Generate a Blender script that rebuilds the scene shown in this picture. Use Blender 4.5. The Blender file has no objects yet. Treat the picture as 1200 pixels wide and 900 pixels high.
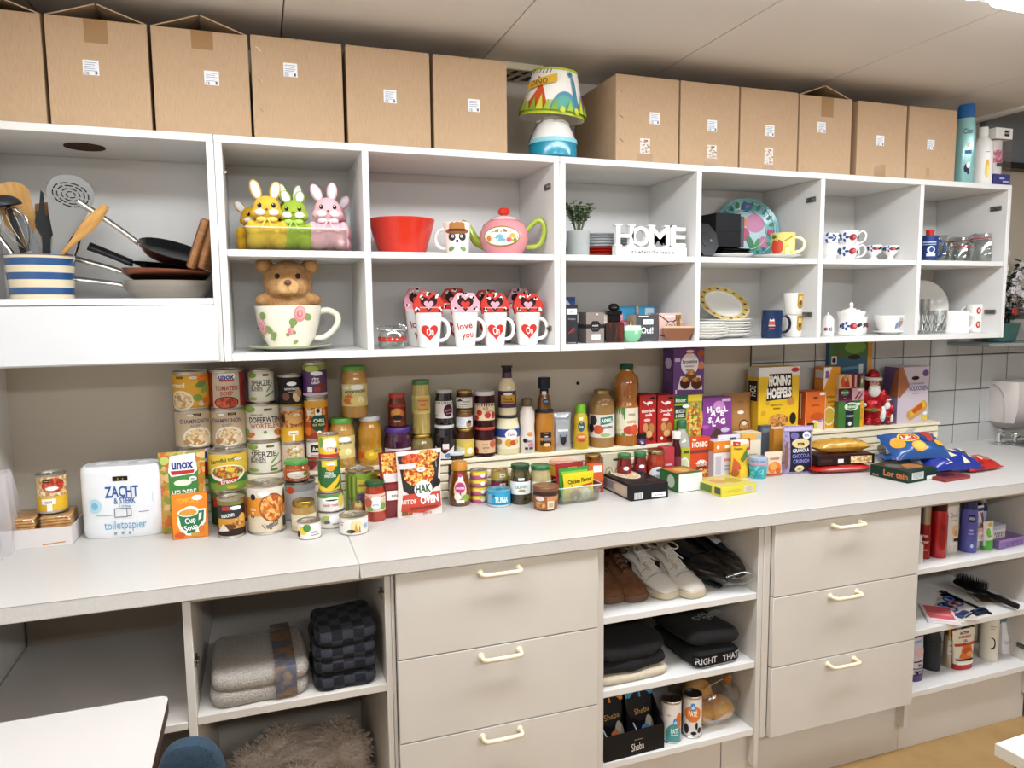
import bpy,math,random
from mathutils import Matrix,Vector
from mathutils.geometry import tessellate_polygon
random.seed(7)
SC = bpy.context.scene
COL = SC.collection
# ---------------------------------------------------------------- camera
cam_d = bpy.data.cameras.new('camera'); cam = bpy.data.objects.new('camera',cam_d); COL.objects.link(cam)
cam_d.sensor_width = 36.0; cam_d.lens = 36.0*851.8/1200.0; cam_d.clip_start = .05
def aim(yaw,pitch,roll):
    a,b,c = (math.radians(q) for q in (yaw,pitch,roll))
    F = Vector((math.sin(a)*math.cos(b),math.cos(a)*math.cos(b),-math.sin(b)))
    R0 = Vector((math.cos(a),-math.sin(a),0)); U0 = R0.cross(F)
    R = R0*math.cos(c)+U0*math.sin(c); U = U0*math.cos(c)-R0*math.sin(c)
    return Matrix(((R.x,U.x,-F.x),(R.y,U.y,-F.y),(R.z,U.z,-F.z)))
CAMP = Vector((0,-1.7285,1.5016))
cam.matrix_world = Matrix.Translation(CAMP) @ aim(19.12,5.9465,-0.5612).to_4x4()
SC.camera = cam
# ---------------------------------------------------------------- world, exposure, lights
w = bpy.data.worlds.new('world'); SC.world = w; w.use_nodes = True
w.node_tree.nodes['Background'].inputs[0].default_value = (.8,.82,.85,1); w.node_tree.nodes['Background'].inputs[1].default_value = .4
SC.view_settings.view_transform = 'Standard'; SC.view_settings.look = 'None'
SC.view_settings.exposure = 0.3; SC.view_settings.gamma = 1.0
try: SC.view_settings.use_curve_mapping = False
except Exception: pass
SC.cycles.use_denoising = True
SC.cycles.max_bounces = 10; SC.cycles.diffuse_bounces = 4; SC.cycles.glossy_bounces = 3; SC.cycles.transparent_max_bounces = 16
SC.cycles.sample_clamp_indirect = 4.0; SC.cycles.caustics_reflective = False; SC.cycles.caustics_refractive = False
FIXTURES = [
    (1.70,2.85,-.66,-.345,6.2,10.0),
    (.45,1.60,-.66,-.36,6.2,10.0),
    (-.62,.35,-.66,-.36,5.4,10.0),
    (-.3,0.9,-2.9,-2.6,24.0,9.0),
    (1.5,2.7,-2.9,-2.6,24.0,9.0),
]
LIGHT_COLOUR = (.94,.975,1.0)
# ---------------------------------------------------------------- materials
def lin(h):
    h = h.lstrip('#'); out = []
    for i in (0,2,4):
        c = int(h[i:i+2],16)/255.0
        out.append(c/12.92 if c <= .04045 else ((c+.055)/1.055)**2.4)
    k = (.2126*out[0]+.7152*out[1]+.0722*out[2]); g = (max(k,.004)/.75)**.10 if k < .75 else 1.0
    return (out[0]*g,out[1]*g,out[2]*g,1)
MC = {}
def new_mat(key):
    m = bpy.data.materials.new(key); m.use_nodes = True; MC[key] = m
    return m,m.node_tree.nodes,m.node_tree.links,m.node_tree.nodes['Principled BSDF']
def mat(hx,rough=.5,metal=0.0,coat=0.0,sub=0.0):
    """plain painted or printed surface; a faint procedural mottling keeps it from being flat"""
    key = 'p%s_%g_%g_%g' % (hx,rough,metal,coat)
    if key in MC: return MC[key]
    m,N,L,b = new_mat(key)
    b.inputs['Roughness'].default_value = rough; b.inputs['Metallic'].default_value = metal
    b.inputs['Coat Weight'].default_value = coat; b.inputs['Coat Roughness'].default_value = .08
    b.inputs['Base Color'].default_value = lin(hx)
    if sum(lin(hx)[:3]) < .12: b.inputs['Specular IOR Level'].default_value = .22; b.inputs['Coat Weight'].default_value = coat*.4
    return m
def noisy(key,cols,scale=20,rough=.6,bump=0.0,detail=3,stretch=(1,1,1),kind='noise',metal=0.0,pos=None,bscale=None,coat=0.0):
    if key in MC: return MC[key]
    m,N,L,b = new_mat(key)
    b.inputs['Roughness'].default_value = rough; b.inputs['Metallic'].default_value = metal; b.inputs['Coat Weight'].default_value = coat
    tc = N.new('ShaderNodeTexCoord'); mp = N.new('ShaderNodeMapping'); mp.inputs['Scale'].default_value = stretch
    L.new(tc.outputs['Object'],mp.inputs['Vector'])
    if kind == 'noise':
        t = N.new('ShaderNodeTexNoise'); t.inputs['Scale'].default_value = scale; t.inputs['Detail'].default_value = detail; fac = t.outputs['Fac']
    else:
        t = N.new('ShaderNodeTexVoronoi'); t.inputs['Scale'].default_value = scale
        wn = N.new('ShaderNodeTexNoise'); wn.inputs['Scale'].default_value = scale*1.6; vm = N.new('ShaderNodeVectorMath'); vm.operation = 'MULTIPLY_ADD'; vm.inputs[1].default_value = (1.3/scale,)*3
        L.new(mp.outputs[0],wn.inputs[0]); L.new(wn.outputs['Color'],vm.inputs[0]); L.new(mp.outputs[0],vm.inputs[2])
        sp = N.new('ShaderNodeSeparateColor'); L.new(t.outputs['Color'],sp.inputs[0]); fac = sp.outputs[0]
    L.new(mp.outputs[0] if kind == 'noise' else vm.outputs[0],t.inputs['Vector'])
    r = N.new('ShaderNodeValToRGB'); e = r.color_ramp.elements
    n = len(cols)
    for i,c in enumerate(cols):
        p = pos[i] if pos else ((.3+.4*i/(n-1)) if kind == 'noise' else i/n)
        if i < 2: el = e[i]; el.position = p
        else: el = e.new(p)
        el.color = lin(c)
    if kind != 'noise': r.color_ramp.interpolation = 'CONSTANT'
    L.new(fac,r.inputs[0]); L.new(r.outputs[0],b.inputs['Base Color'])
    if bump:
        bt = t
        if bscale:
            bt = N.new('ShaderNodeTexNoise'); bt.inputs['Scale'].default_value = bscale; L.new(mp.outputs[0],bt.inputs['Vector'])
        bn = N.new('ShaderNodeBump'); bn.inputs['Strength'].default_value = bump; bn.inputs['Distance'].default_value = .004
        L.new(bt.outputs[0],bn.inputs['Height']); L.new(bn.outputs[0],b.inputs['Normal'])
    return m
def food(*cols,scale=170):
    return noisy('food_'+'_'.join(cols)+'_%g' % scale,cols,scale=scale,rough=.4,kind='voronoi')
def metal(hx='#c9c9c6',rough=.25): return mat(hx,rough,1.0)
def clear(key='clear_plastic',tint='#ffffff',amount=.12,rough=.05,edge=.35):
    """thin clear film or glass wall: mostly see-through, glossy towards grazing angles"""
    if key in MC: return MC[key]
    m,N,L,b = new_mat(key); N.remove(b)
    out = [n for n in N if n.type == 'OUTPUT_MATERIAL'][0]
    tr = N.new('ShaderNodeBsdfTransparent'); tr.inputs[0].default_value = lin(tint)
    gl = N.new('ShaderNodeBsdfGlossy'); gl.inputs['Roughness'].default_value = rough
    lw = N.new('ShaderNodeLayerWeight'); lw.inputs[0].default_value = edge
    mr = N.new('ShaderNodeMapRange'); mr.inputs['To Min'].default_value = amount*.4; mr.inputs['To Max'].default_value = min(1,amount*4)
    mx = N.new('ShaderNodeMixShader')
    L.new(lw.outputs['Facing'],mr.inputs['Value']); L.new(mr.outputs[0],mx.inputs[0]); L.new(tr.outputs[0],mx.inputs[1]); L.new(gl.outputs[0],mx.inputs[2]); L.new(mx.outputs[0],out.inputs[0])
    return m
def frosted(key,hx,alpha):
    if key in MC: return MC[key]
    m,N,L,b = new_mat(key)
    b.inputs['Base Color'].default_value = lin(hx); b.inputs['Alpha'].default_value = alpha; b.inputs['Roughness'].default_value = .15
    return m
def glowing(hx,s):
    key = 'glow%s%g' % (hx,s)
    if key in MC: return MC[key]
    m,N,L,b = new_mat(key); b.inputs['Base Color'].default_value = lin(hx); b.inputs['Emission Color'].default_value = lin(hx); b.inputs['Emission Strength'].default_value = s
    return m
def asmat(m): return mat(m) if isinstance(m,str) else m
WHITE_LAM = noisy('white_laminate',['#dad9d7','#dedddb'],6,.42)
GREY_LAM = noisy('grey_laminate',['#cec9c2','#d3cec7'],5,.45)
COUNTER = noisy('counter_laminate',['#c9c6c2','#cfccc8'],260,.4,detail=2)
CARD = noisy('cardboard',['#b79878','#c0a382'],30,.8,stretch=(14,14,1.5),bump=.08)
CARD_IN = mat('#8d6a4a',.85)
CHROME = metal('#d5d5d3',.12); STEEL = metal('#b9b5ae',.28); TINM = metal('#cfcac0',.3); GOLDL = metal('#c9a252',.3)
WOOD = noisy('utensil_wood',['#b5823f','#c9964f','#d3a561'],14,.55,stretch=(6,6,1))
PORC = mat('#f1efea',.18,coat=.4)
# ---------------------------------------------------------------- mesh builder
class MB:
    def __init__(s): s.v = []; s.f = []; s.m = []; s.mats = []; s.sm = []
    def mi(s,m):
        m = asmat(m)
        if m not in s.mats: s.mats.append(m)
        return s.mats.index(m)
    def add(s,vs,fs,m,smooth=True,M=None):
        o = len(s.v); k = s.mi(m)
        for p in vs: s.v.append(tuple(M @ Vector(p)) if M is not None else tuple(p))
        for q in fs: s.f.append(tuple(i+o for i in q)); s.m.append(k); s.sm.append(smooth)
        return s
    def box(s,x0,y0,z0,x1,y1,z1,m,b=0.0,M=None):
        if b <= 0:
            v = [(x,y,z) for x in (x0,x1) for y in (y0,y1) for z in (z0,z1)]
            f = [(0,1,3,2),(4,6,7,5),(0,4,5,1),(2,3,7,6),(0,2,6,4),(1,5,7,3)]
            return s.add(v,f,m,False,M)
        v = []; X = (x0,x1); Y = (y0,y1); Z = (z0,z1); idx = {}
        for i in (0,1):
            for j in (0,1):
                for k in (0,1):
                    sx,sy,sz = (1-2*i)*b,(1-2*j)*b,(1-2*k)*b
                    for a,p in enumerate(((X[i],Y[j]+sy,Z[k]+sz),(X[i]+sx,Y[j],Z[k]+sz),(X[i]+sx,Y[j]+sy,Z[k]))):
                        idx[i,j,k,a] = len(v); v.append(p)
        f = []
        for a in range(3):
            for q in (0,1):
                o = [c for c in range(3) if c != a]; ring = []
                for (p0,p1) in ((0,0),(1,0),(1,1),(0,1)):
                    c = [0,0,0]; c[a] = q; c[o[0]] = p0; c[o[1]] = p1; ring.append(idx[c[0],c[1],c[2],a])
                f.append(tuple(ring))
        for a in range(3):
            o = [c for c in range(3) if c != a]
            for p0 in (0,1):
                for p1 in (0,1):
                    c0 = [0,0,0]; c0[o[0]] = p0; c0[o[1]] = p1; c1 = list(c0); c1[a] = 1
                    f.append((idx[c0[0],c0[1],c0[2],o[0]],idx[c1[0],c1[1],c1[2],o[0]],idx[c1[0],c1[1],c1[2],o[1]],idx[c0[0],c0[1],c0[2],o[1]]))
        for i in (0,1):
            for j in (0,1):
                for k in (0,1): f.append(tuple(idx[i,j,k,a] for a in range(3)))
        return s.add(v,f,m,False,M)
    def lathe(s,prof,m,n=28,M=None,smooth=True,arc=None):
        v = []; f = []; k = len(prof)
        a0,a1 = arc if arc else (0,2*math.pi)
        cols = n if not arc else n+1
        for i in range(cols):
            a = a0+(a1-a0)*i/n
            for r,z in prof: v.append((r*math.sin(a),-r*math.cos(a),z))
        for i in range(n):
            j = (i+1) % cols
            for q in range(k-1):
                f.append((i*k+q,j*k+q,j*k+q+1,i*k+q+1))
        return s.add(v,f,m,smooth,M)
    def disc(s,r,z,m,n=28,M=None):
        v = [(r*math.sin(2*math.pi*i/n),-r*math.cos(2*math.pi*i/n),z) for i in range(n)]
        return s.add(v,[tuple(range(n))],m,False,M)
    def tube(s,pts,r,m,n=8,M=None,closed=False,flat=1.0):
        P = [Vector(p) for p in pts]; k = len(P); v = []; f = []
        rad = list(r) if isinstance(r,(list,tuple)) else [r]*k
        if not closed and 3 <= k <= 13:
            Q,q_ = [],[]
            for i in range(k-1):
                a,b,c,d = P[max(i-1,0)],P[i],P[i+1],P[min(i+2,k-1)]
                for u in (0,1/3,2/3):
                    Q.append(.5*((2*b)+(c-a)*u+(2*a-5*b+4*c-d)*u*u+(3*b-a-3*c+d)*u**3)); q_.append(rad[i]+(rad[i+1]-rad[i])*u)
            P = Q+[P[-1]]; rad = q_+[rad[-1]]; k = len(P)
        prev = None
        for i in range(k):
            if closed: t = P[(i+1) % k]-P[i-1]
            else: t = P[min(i+1,k-1)]-P[max(i-1,0)]
            t.normalize()
            if prev is None:
                prev = t.orthogonal().normalized()
            prev = (prev-t*prev.dot(t))
            if prev.length < 1e-6: prev = t.orthogonal()
            prev.normalize(); q = t.cross(prev)
            for j in range(n):
                a = 2*math.pi*j/n
                v.append(tuple(P[i]+(prev*math.cos(a)+q*math.sin(a)*flat)*rad[i]))
        for i in range(k if closed else k-1):
            i2 = (i+1) % k
            for j in range(n):
                j2 = (j+1) % n
                f.append((i*n+j,i*n+j2,i2*n+j2,i2*n+j))
        if not closed: f += [tuple(range(n))[::-1],tuple(range((k-1)*n,k*n))]
        return s.add(v,f,m,True,M)
    def ell(s,c,r,m,n=16,k=10,M=None):
        v = []; f = []
        for i in range(k+1):
            t = math.pi*i/k
            for j in range(n):
                a = 2*math.pi*j/n
                v.append((c[0]+r[0]*math.sin(t)*math.cos(a),c[1]+r[1]*math.sin(t)*math.sin(a),c[2]-r[2]*math.cos(t)))
        for i in range(k):
            for j in range(n):
                f.append((i*n+j,i*n+(j+1) % n,(i+1)*n+(j+1) % n,(i+1)*n+j))
        return s.add(v,f,m,True,M)
    def prism(s,poly,d0,d1,m,M=None,axis='y'):
        n = len(poly)
        P = (lambda a,b,d: (a,d,b)) if axis == 'y' else (lambda a,b,d: (a,b,d)) if axis == 'z' else (lambda a,b,d: (d,a,b))
        v = [P(a,b,d0) for a,b in poly]+[P(a,b,d1) for a,b in poly]
        f = [tuple(range(n)),tuple(range(2*n-1,n-1,-1))]+[(i,(i+1) % n,n+(i+1) % n,n+i) for i in range(n)]
        return s.add(v,f,m,False,M)
    def loft(s,rings,m,caps=True,smooth=True,M=None):
        n = len(rings[0]); v = [p for r in rings for p in r]; f = []
        for i in range(len(rings)-1):
            for j in range(n):
                f.append((i*n+j,i*n+(j+1) % n,(i+1)*n+(j+1) % n,(i+1)*n+j))
        if caps: f += [tuple(range(n))[::-1],tuple(range((len(rings)-1)*n,len(rings)*n))]
        return s.add(v,f,m,smooth,M)
    def grid(s,fn,nu,nv,m,smooth=True,M=None):
        v = [fn(i/nu,j/nv) for j in range(nv+1) for i in range(nu+1)]
        f = [(j*(nu+1)+i,j*(nu+1)+i+1,(j+1)*(nu+1)+i+1,(j+1)*(nu+1)+i) for j in range(nv) for i in range(nu)]
        return s.add(v,f,m,smooth,M)
    def build(s,name,parent=None,loc=(0,0,0),rz=0.0,subsurf=0,remesh=0,solid=0,label=None,fix=True):
        me = bpy.data.meshes.new(name); me.from_pydata(s.v,[],s.f)
        for m in s.mats: me.materials.append(m)
        me.polygons.foreach_set('material_index',s.m); me.polygons.foreach_set('use_smooth',s.sm)
        me.update()
        if fix and len(s.f) < 60000:
            import bmesh
            bm = bmesh.new(); bm.from_mesh(me); bmesh.ops.recalc_face_normals(bm,faces=bm.faces); bm.to_mesh(me); bm.free()
        try: me.set_sharp_from_angle(angle=math.radians(38))
        except Exception: pass
        o = bpy.data.objects.new(name,me); COL.objects.link(o)
        o.location = loc; o.rotation_euler = (0,0,rz)
        if parent is not None: o.parent = parent
        if label: o['label'] = label
        if remesh:
            md = o.modifiers.new('remesh','REMESH'); md.mode = 'VOXEL'; md.voxel_size = remesh; md.use_smooth_shade = True
            sm = o.modifiers.new('smooth','SMOOTH'); sm.iterations = 4; sm.factor = .5
        if subsurf:
            md = o.modifiers.new('sub','SUBSURF'); md.levels = subsurf; md.render_levels = subsurf
        if solid:
            md = o.modifiers.new('solid','SOLIDIFY'); md.thickness = solid; md.offset = 0
        return o
def thing(name,label,cat,loc=(0,0,0),rz=0.0,group=None):
    o = bpy.data.objects.new(name,None); COL.objects.link(o); o.empty_display_size = .02
    o.location = loc; o.rotation_euler = (0,0,rz); o['label'] = label; o['category'] = cat
    if group: o['group'] = group
    return o
def tag(o,label,cat,group=None):
    o['label'] = label; o['category'] = cat
    if group: o['group'] = group
    return o
def struct(o): o['kind'] = 'structure'; return o
def face_cam(x,y): return -math.atan2(x-CAMP.x,y-CAMP.y)
# ---------------------------------------------------------------- lettering and flat print
TX = {}
# words too small to read in the photograph stay unreadable strokes
BLUR = set('tea for friends|BODY|SPRAY|fresh|flower|DAVID|Oriental|koffie|pasta|chili|KERSEN|zwart|FRUTTA|LUPI|CLARISSE|mokka|MAIS|Bresso|ZILVER|Slagroom|dadels|nuvola|SUPREME|pour homme|LOVE|STORY|TOMAAT|RUNDER|kastanje|Gulasch|tijm|BRUIN|GROENTEN|bonen|soep|rode|Materne|abrikoos|lijn|BROUN|SOFT CORN|ASPERGES|WIT|HONING |Confiture|kersen|jam|curry|MANGO|Rauch|Bloemen|NOODLES|Smaak|23 02 2024|CLIMAX|EXPRESS|RIJSTE|MENU|FRUIT|mackerel|SILVER|2,50|Royco|mix|eau de parfum|4 rollen|jumbo|macaroni pastasaus|GLUTEN VRIJE|RINGEN|knackebrod|CITROEN|Walnoot &|Caramel|mie|48H|MEX BEANS|EXTRA FIJN|A5|100 g|400 g|Xtra'.split('|'))
def text_geo(txt,bold=.0):
    if txt in BLUR: txt = ''.join('nıuılmrıc'[(ord(c)*7+i) % 9] if c != ' ' else ' ' for i,c in enumerate(txt))
    key = (txt,bold)
    if key in TX: return TX[key]
    cu = bpy.data.curves.new('lettering','FONT'); cu.body = txt; cu.size = 1.0; cu.resolution_u = 2; cu.offset = bold
    ob = bpy.data.objects.new('lettering',cu)
    me = ob.to_mesh()
    vs = [tuple(v.co)[:2] for v in me.vertices]; fs = [tuple(p.vertices) for p in me.polygons]
    ob.to_mesh_clear(); bpy.data.objects.remove(ob); bpy.data.curves.remove(cu)
    if vs:
        x0 = min(v[0] for v in vs); x1 = max(v[0] for v in vs); vs = [(v[0]-(x0+x1)/2,v[1]-.36) for v in vs]; wd = x1-x0
    else: wd = 0
    TX[key] = (vs,fs,wd); return TX[key]
def fine(tris,lim):
    """split flat triangles until none is wider than lim, so print hugs a round surface"""
    out = []; st = list(tris)
    while st:
        t = st.pop(); e = [abs(t[i][0]-t[(i+1) % 3][0]) for i in range(3)]; k = e.index(max(e))
        if e[k] <= lim: out.append(t); continue
        a,b,c = t[k],t[(k+1) % 3],t[(k+2) % 3]; m = ((a[0]+b[0])/2,(a[1]+b[1])/2)
        st += [(a,m,c),(m,b,c)]
    return out
def put_print(mb,dec,fn,S,T,curved,lay=.00014):
    """dec: list of flat print items; fn(s,t,off) maps print coordinates onto the surface; S,T metres per unit of s and t"""
    k = 0
    for d in dec:
        k += 1; off = lay*k; c = d[0]; tris = None
        if c == 'R':
            _,s0,t0,s1,t1,m = d[:6]
            n = max(1,math.ceil(abs(s1-s0)/.13)) if curved else 1
            v = [fn(s0+(s1-s0)*i/n,t,off) for t in (t0,t1) for i in range(n+1)]
            mb.add(v,[(i,i+1,n+2+i,n+1+i) for i in range(n)],m,bool(curved)); continue
        if c == 'E':
            _,sc,tc,rs,rt,m = d[:6]; rot = d[6] if len(d) > 6 else 0
            n = 20; P = []
            for i in range(n):
                a = 2*math.pi*i/n; ex,ey = rs*S*math.cos(a),rt*T*math.sin(a)
                if rot: ex,ey = ex*math.cos(rot)-ey*math.sin(rot),ex*math.sin(rot)+ey*math.cos(rot)
                P.append((sc+ex/S,tc+ey/T))
            tris = [((sc,tc),P[i],P[(i+1) % n]) for i in range(n)]
        elif c == 'P':
            _,pts,m = d[:3]
            if not curved: mb.add([fn(a,b,off) for a,b in pts],[tuple(range(len(pts)))],m,False); continue
            tris = [tuple(tuple(pts[i]) for i in f) for f in tessellate_polygon([[Vector((a*S,b*T,0)) for a,b in pts]])]
        elif c == 'H':
            _,sc,tc,q,m = d[:5]; n = 24; P = []
            for i in range(n):
                a = 2*math.pi*i/n
                hx = 16*math.sin(a)**3/17; hy = (13*math.cos(a)-5*math.cos(2*a)-2*math.cos(3*a)-math.cos(4*a))/17
                P.append((sc+hx*q*T/S,tc+hy*q))
            tris = [((sc,tc),P[i],P[(i+1) % n]) for i in range(n)]
        else:
            _,sc,tc,ht,txt,m = d[:6]; mw = d[6] if len(d) > 6 else None; rot = d[7] if len(d) > 7 else 0; bold = d[8] if len(d) > 8 else .02
            vs,fs,wd = text_geo(txt,bold)
            if not vs: continue
            k1 = ht*T/.72; sx = k1
            if mw and wd*sx > mw*S: sx = mw*S/wd
            out = []
            for x,y in vs:
                X,Y = x*sx,y*k1
                if rot: X,Y = X*math.cos(rot)-Y*math.sin(rot),X*math.sin(rot)+Y*math.cos(rot)
                out.append((sc+X/S,tc+Y/T))
            if not curved: mb.add([fn(a,b,off) for a,b in out],fs,m,False); continue
            tris = [tuple(out[i] for i in (f[0],f[q],f[q+1])) for f in fs for q in range(1,len(f)-1)]
        if curved: tris = fine(tris,.13)
        ix = {}; v = []; f = []
        for t in tris:
            r = []
            for p in t:
                q = (round(p[0],5),round(p[1],5))
                if q not in ix: ix[q] = len(v); v.append(fn(p[0],p[1],off))
                r.append(ix[q])
            if len(set(r)) == 3: f.append(tuple(r))
        mb.add(v,f,m,bool(curved))
def radius_at(prof,z):
    for (r0,z0),(r1,z1) in zip(prof,prof[1:]):
        if min(z0,z1) <= z <= max(z0,z1) and abs(z1-z0) > 1e-9: return r0+(r1-r0)*(z-z0)/(z1-z0)
    return prof[0][0]
def wrap_label(parent,prof,z0,z1,dec,bg=None,smax=math.pi,name='label',n=28,off0=.0003):
    mb = MB()
    fn = lambda s,t,o: (lambda z: (lambda R: (R*math.sin(s),-R*math.cos(s),z))(radius_at(prof,z)+off0+o))(z0+(z1-z0)*t)
    if bg is not None:
        rows = 1 if abs(radius_at(prof,z0)-radius_at(prof,z1)) < 1e-4 else 4
        full = smax >= math.pi
        k = n if full else max(4,int(n*smax/math.pi))
        mb.grid(lambda a,b: fn(-smax+2*smax*a,b,0),k,rows,bg)
    R = radius_at(prof,(z0+z1)/2)
    put_print(mb,dec,fn,R,z1-z0,True)
    if mb.v: return mb.build(name,parent,fix=False)
def flat_print(parent,o,su,tu,nu,dec,name='print'):
    """print on a flat face: o = centre of the bottom edge, su = half width vector, tu = height vector, nu = outward normal"""
    o,su,tu,nu = Vector(o),Vector(su),Vector(tu),Vector(nu)
    mb = MB(); put_print(mb,dec, lambda s,t,q: tuple(o+su*s+tu*t+nu*q),su.length,tu.length,False)
    if mb.v: return mb.build(name,parent,fix=False)
# ================================================================ setting
PAN = .018
CEIL = 2.255
def plain_box(name,b,m,parent=None,bev=0.0):
    mb = MB(); mb.box(*b,m,bev); return mb.build(name,parent)
WALLM = noisy('cream_wall',['#bcb2a2','#c2b8a8'],3,.75)
floor_m = noisy('linoleum',['#a07f4f','#ad8b59','#b4925f'],7,.45,detail=8)
struct(plain_box('floor',(-.66,-5.2,-.05,4.6,.65,0),floor_m))
wb = struct(plain_box('wall_back',(-.76,.6,0,4.6,.72,2.75),WALLM))
struct(plain_box('wall_left',(-.76,-5.2,0,-.66,.6,2.75),mat('#dcd8d2',.8)))
struct(plain_box('wall_right',(4.6,-5.2,0,4.7,.72,2.75),mat('#dcd8d2',.8)))
struct(plain_box('wall_front',(-.76,-5.3,0,4.7,-5.2,2.75),mat('#dcd8d2',.8)))
# wall tiles, 15 cm, from where the cream paint ends
tile_m = noisy('wall_tile',['#b9bab9','#c3c4c3'],4,.22)
grout = MB(); grout.box(1.775,.596,.88,3.6,.6,1.5,'#5d5a58'); grout.build('grout',wb)
mb = MB(); mb.lathe([(0,0),(.006,0),(.006,.004),(0,.004)],mat('#1c1a18',.5),10,Matrix.Translation(((1.052,0.6,1.2373)[0],.6,(1.052,0.6,1.2373)[2])) @ Matrix.Rotation(math.pi/2,4,'X')); mb.build('wall_screw',wb)
tmb = MB(); tmb.box(-.0735,-.004,-.0735,.0735,0,.0735,tile_m,.0015)
t0 = tmb.build('tile',wb,(0,0,0)); tile_me = t0.data; first = True
for i in range(12):
    for j in range(4):
        x = 1.85+.151*i; z = .905+.151*j
        if first: o = t0; first = False
        else: o = t0.copy(); COL.objects.link(o)
        o.location = (x,.5955+random.uniform(-.0004,.0004),z); o.rotation_euler = (random.uniform(-.004,.004),0,random.uniform(-.004,.004))
# ceiling: a lowered ceiling of panels, with a higher ceiling to the right of its edge
ce = struct(plain_box('ceiling',(-.76,-5.3,CEIL+.012,2.81,.72,CEIL+.04),mat('#6b625a',.9)))
cm = noisy('ceiling_panel',['#dad5cf','#ded9d3'],3,.7)
xs = [-.76,-.495,.093,.678,1.26,1.85,2.44,2.81]
for a,b in zip(xs,xs[1:]):
    mb = MB(); mb.box(a+.0012,-5.2,CEIL,b-.0012,.6,CEIL+.012,cm,.0014); mb.build('ceiling_panel',ce)
struct(plain_box('ceiling_upper',(2.81,-5.3,2.72,4.7,.72,2.78),mat('#bfb9b2',.8)))
struct(plain_box('trim_1',(2.80,-5.2,CEIL-.012,2.835,.6,2.32),mat('#e3e0dc',.5)))
struct(plain_box('trim_2',(2.812,-5.2,2.32,2.83,.6,2.72),mat('#9a9894',.7)))
wn = struct(plain_box('window_1',(2.9,.57,2.1,4.5,.598,2.62),mat('#7d8690',.4)))
plain_box('window_frame',(2.84,.55,2.07,4.55,.598,2.095),mat('#2b2b2d',.4),wn)
# ceiling vent grille, beige frame with diagonal slots
vt = thing('ceiling_vent','beige slotted ventilation grille on the ceiling behind the lamp','vent',(.79,.475,CEIL))
vm = mat('#cfc4a6',.5)
mb = MB(); mb.box(-.13,-.013,-.022,.085,.0,-.0005,vm,.002); mb.build('frame',vt)
mb = MB(); mb.box(-.12,.001,-.012,.08,.12,-.001,'#2a211b'); mb.build('backing',vt)
for k in range(6):
    mb = MB(); mb.box(-.008,-.004,-.0015,.008,.118,.0015,vm,M=Matrix.Translation((-.115+.036*k,.004,-.0145)) @ Matrix.Rotation(.25,4,'Z')); mb.build('slat',vt)
mb = MB(); mb.box(-.12,.052,-.0155,.08,.062,-.0135,vm); mb.build('crossbar',vt)
# fluorescent ceiling fixtures
for i,(x0,x1,y0,y1,wt,es) in enumerate(FIXTURES):
    lab = ['bright fluorescent ceiling light above the right end of the cupboards','fluorescent ceiling light above the middle of the worktop','fluorescent ceiling light above the left end of the worktop','fluorescent ceiling light farther back in the room, left','fluorescent ceiling light farther back in the room, right'][i]
    t = thing('ceiling_light',lab,'ceiling light',((x0+x1)/2,(y0+y1)/2,CEIL),0,'ceiling lights')
    hx,hy = (x1-x0)/2,(y1-y0)/2
    mb = MB(); mb.box(-hx,-hy,-.02,hx,hy,-.0005,'#e8e6e2',.002); mb.build('housing',t)
    mb = MB()
    rings = [[(xx,-hy*.9*math.cos(math.pi*q/10),-.02-.05*math.sin(math.pi*q/10)) for q in range(11)] for xx in (-hx*.985,hx*.985)]
    mb.loft(rings,glowing('#f6faff',es)); mb.build('diffuser',t)
    ld = bpy.data.lights.new('tube_light','AREA'); ld.shape = 'RECTANGLE'; ld.size = 2*hx*.95; ld.size_y = 2*hy*.8; ld.energy = wt; ld.color = LIGHT_COLOUR
    lo = bpy.data.objects.new('tube_light',ld); COL.objects.link(lo); lo.parent = t; lo.location = (0,0,-.075)
# ---------------------------------------------------------------- upper cupboards
YF,YB,ZT,ZO,ZM,ZB0,ZB = .2833,.598,1.942,1.923,1.659,1.391,1.372
def upper(label,x0,x1,divs,group='wall cupboards',holes=False):
    t = thing('wall_cupboard',label,'cupboard',((x0+x1)/2,YB,ZB),0,group)
    X = lambda v: v-(x0+x1)/2
    F = YF-YB
    def pan(name,a,b,z0,z1,ya=F,yb=0,m=WHITE_LAM):
        mb = MB(); mb.box(X(a),ya,z0-ZB,X(b),yb,z1-ZB,m,.0012); return mb.build(name,t)
    pan('top_panel',x0,x1,ZO,ZT); pan('side_panel',x0,x0+PAN,ZB,ZO); pan('side_panel',x1-PAN,x1,ZB,ZO)
    pan('back_panel',x0+PAN,x1-PAN,ZB0,ZO,-.012,0)
    e = [x0+PAN]+[q for d in divs for q in (d-PAN/2,d+PAN/2)]+[x1-PAN]
    for d in divs: pan('divider',d-PAN/2,d+PAN/2,ZB0,ZO)
    return t,pan,e
hinge_m = metal('#8f8d88',.35)
def screw_bits(t,pts):
    for p in pts:
        mb = MB(); mb.lathe([(0,0),(.004,0),(.004,.003),(0,.003)],hinge_m,8,Matrix.Translation(p) @ Matrix.Rotation(math.pi/2,4,'X')); mb.build('screw_cap',t)
def hinge_plate(t,p,sx=-1):
    mb = MB(); mb.box(p[0],p[1]-.022,p[2]-.008,p[0]+sx*.004,p[1]+.022,p[2]+.008,hinge_m,.001); mb.box(p[0]+sx*.004,p[1]-.012,p[2]-.004,p[0]+sx*.009,p[1]+.01,p[2]+.004,hinge_m,.001); mb.build('hinge_plate',t)
uA,pan,e = upper('white wall cupboard with four open compartments, plush rabbits and mugs inside',-.0865,.8515,[.2881])
pan('bottom_panel',-.0865+PAN,.8515-PAN,ZB,ZB0)
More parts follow.
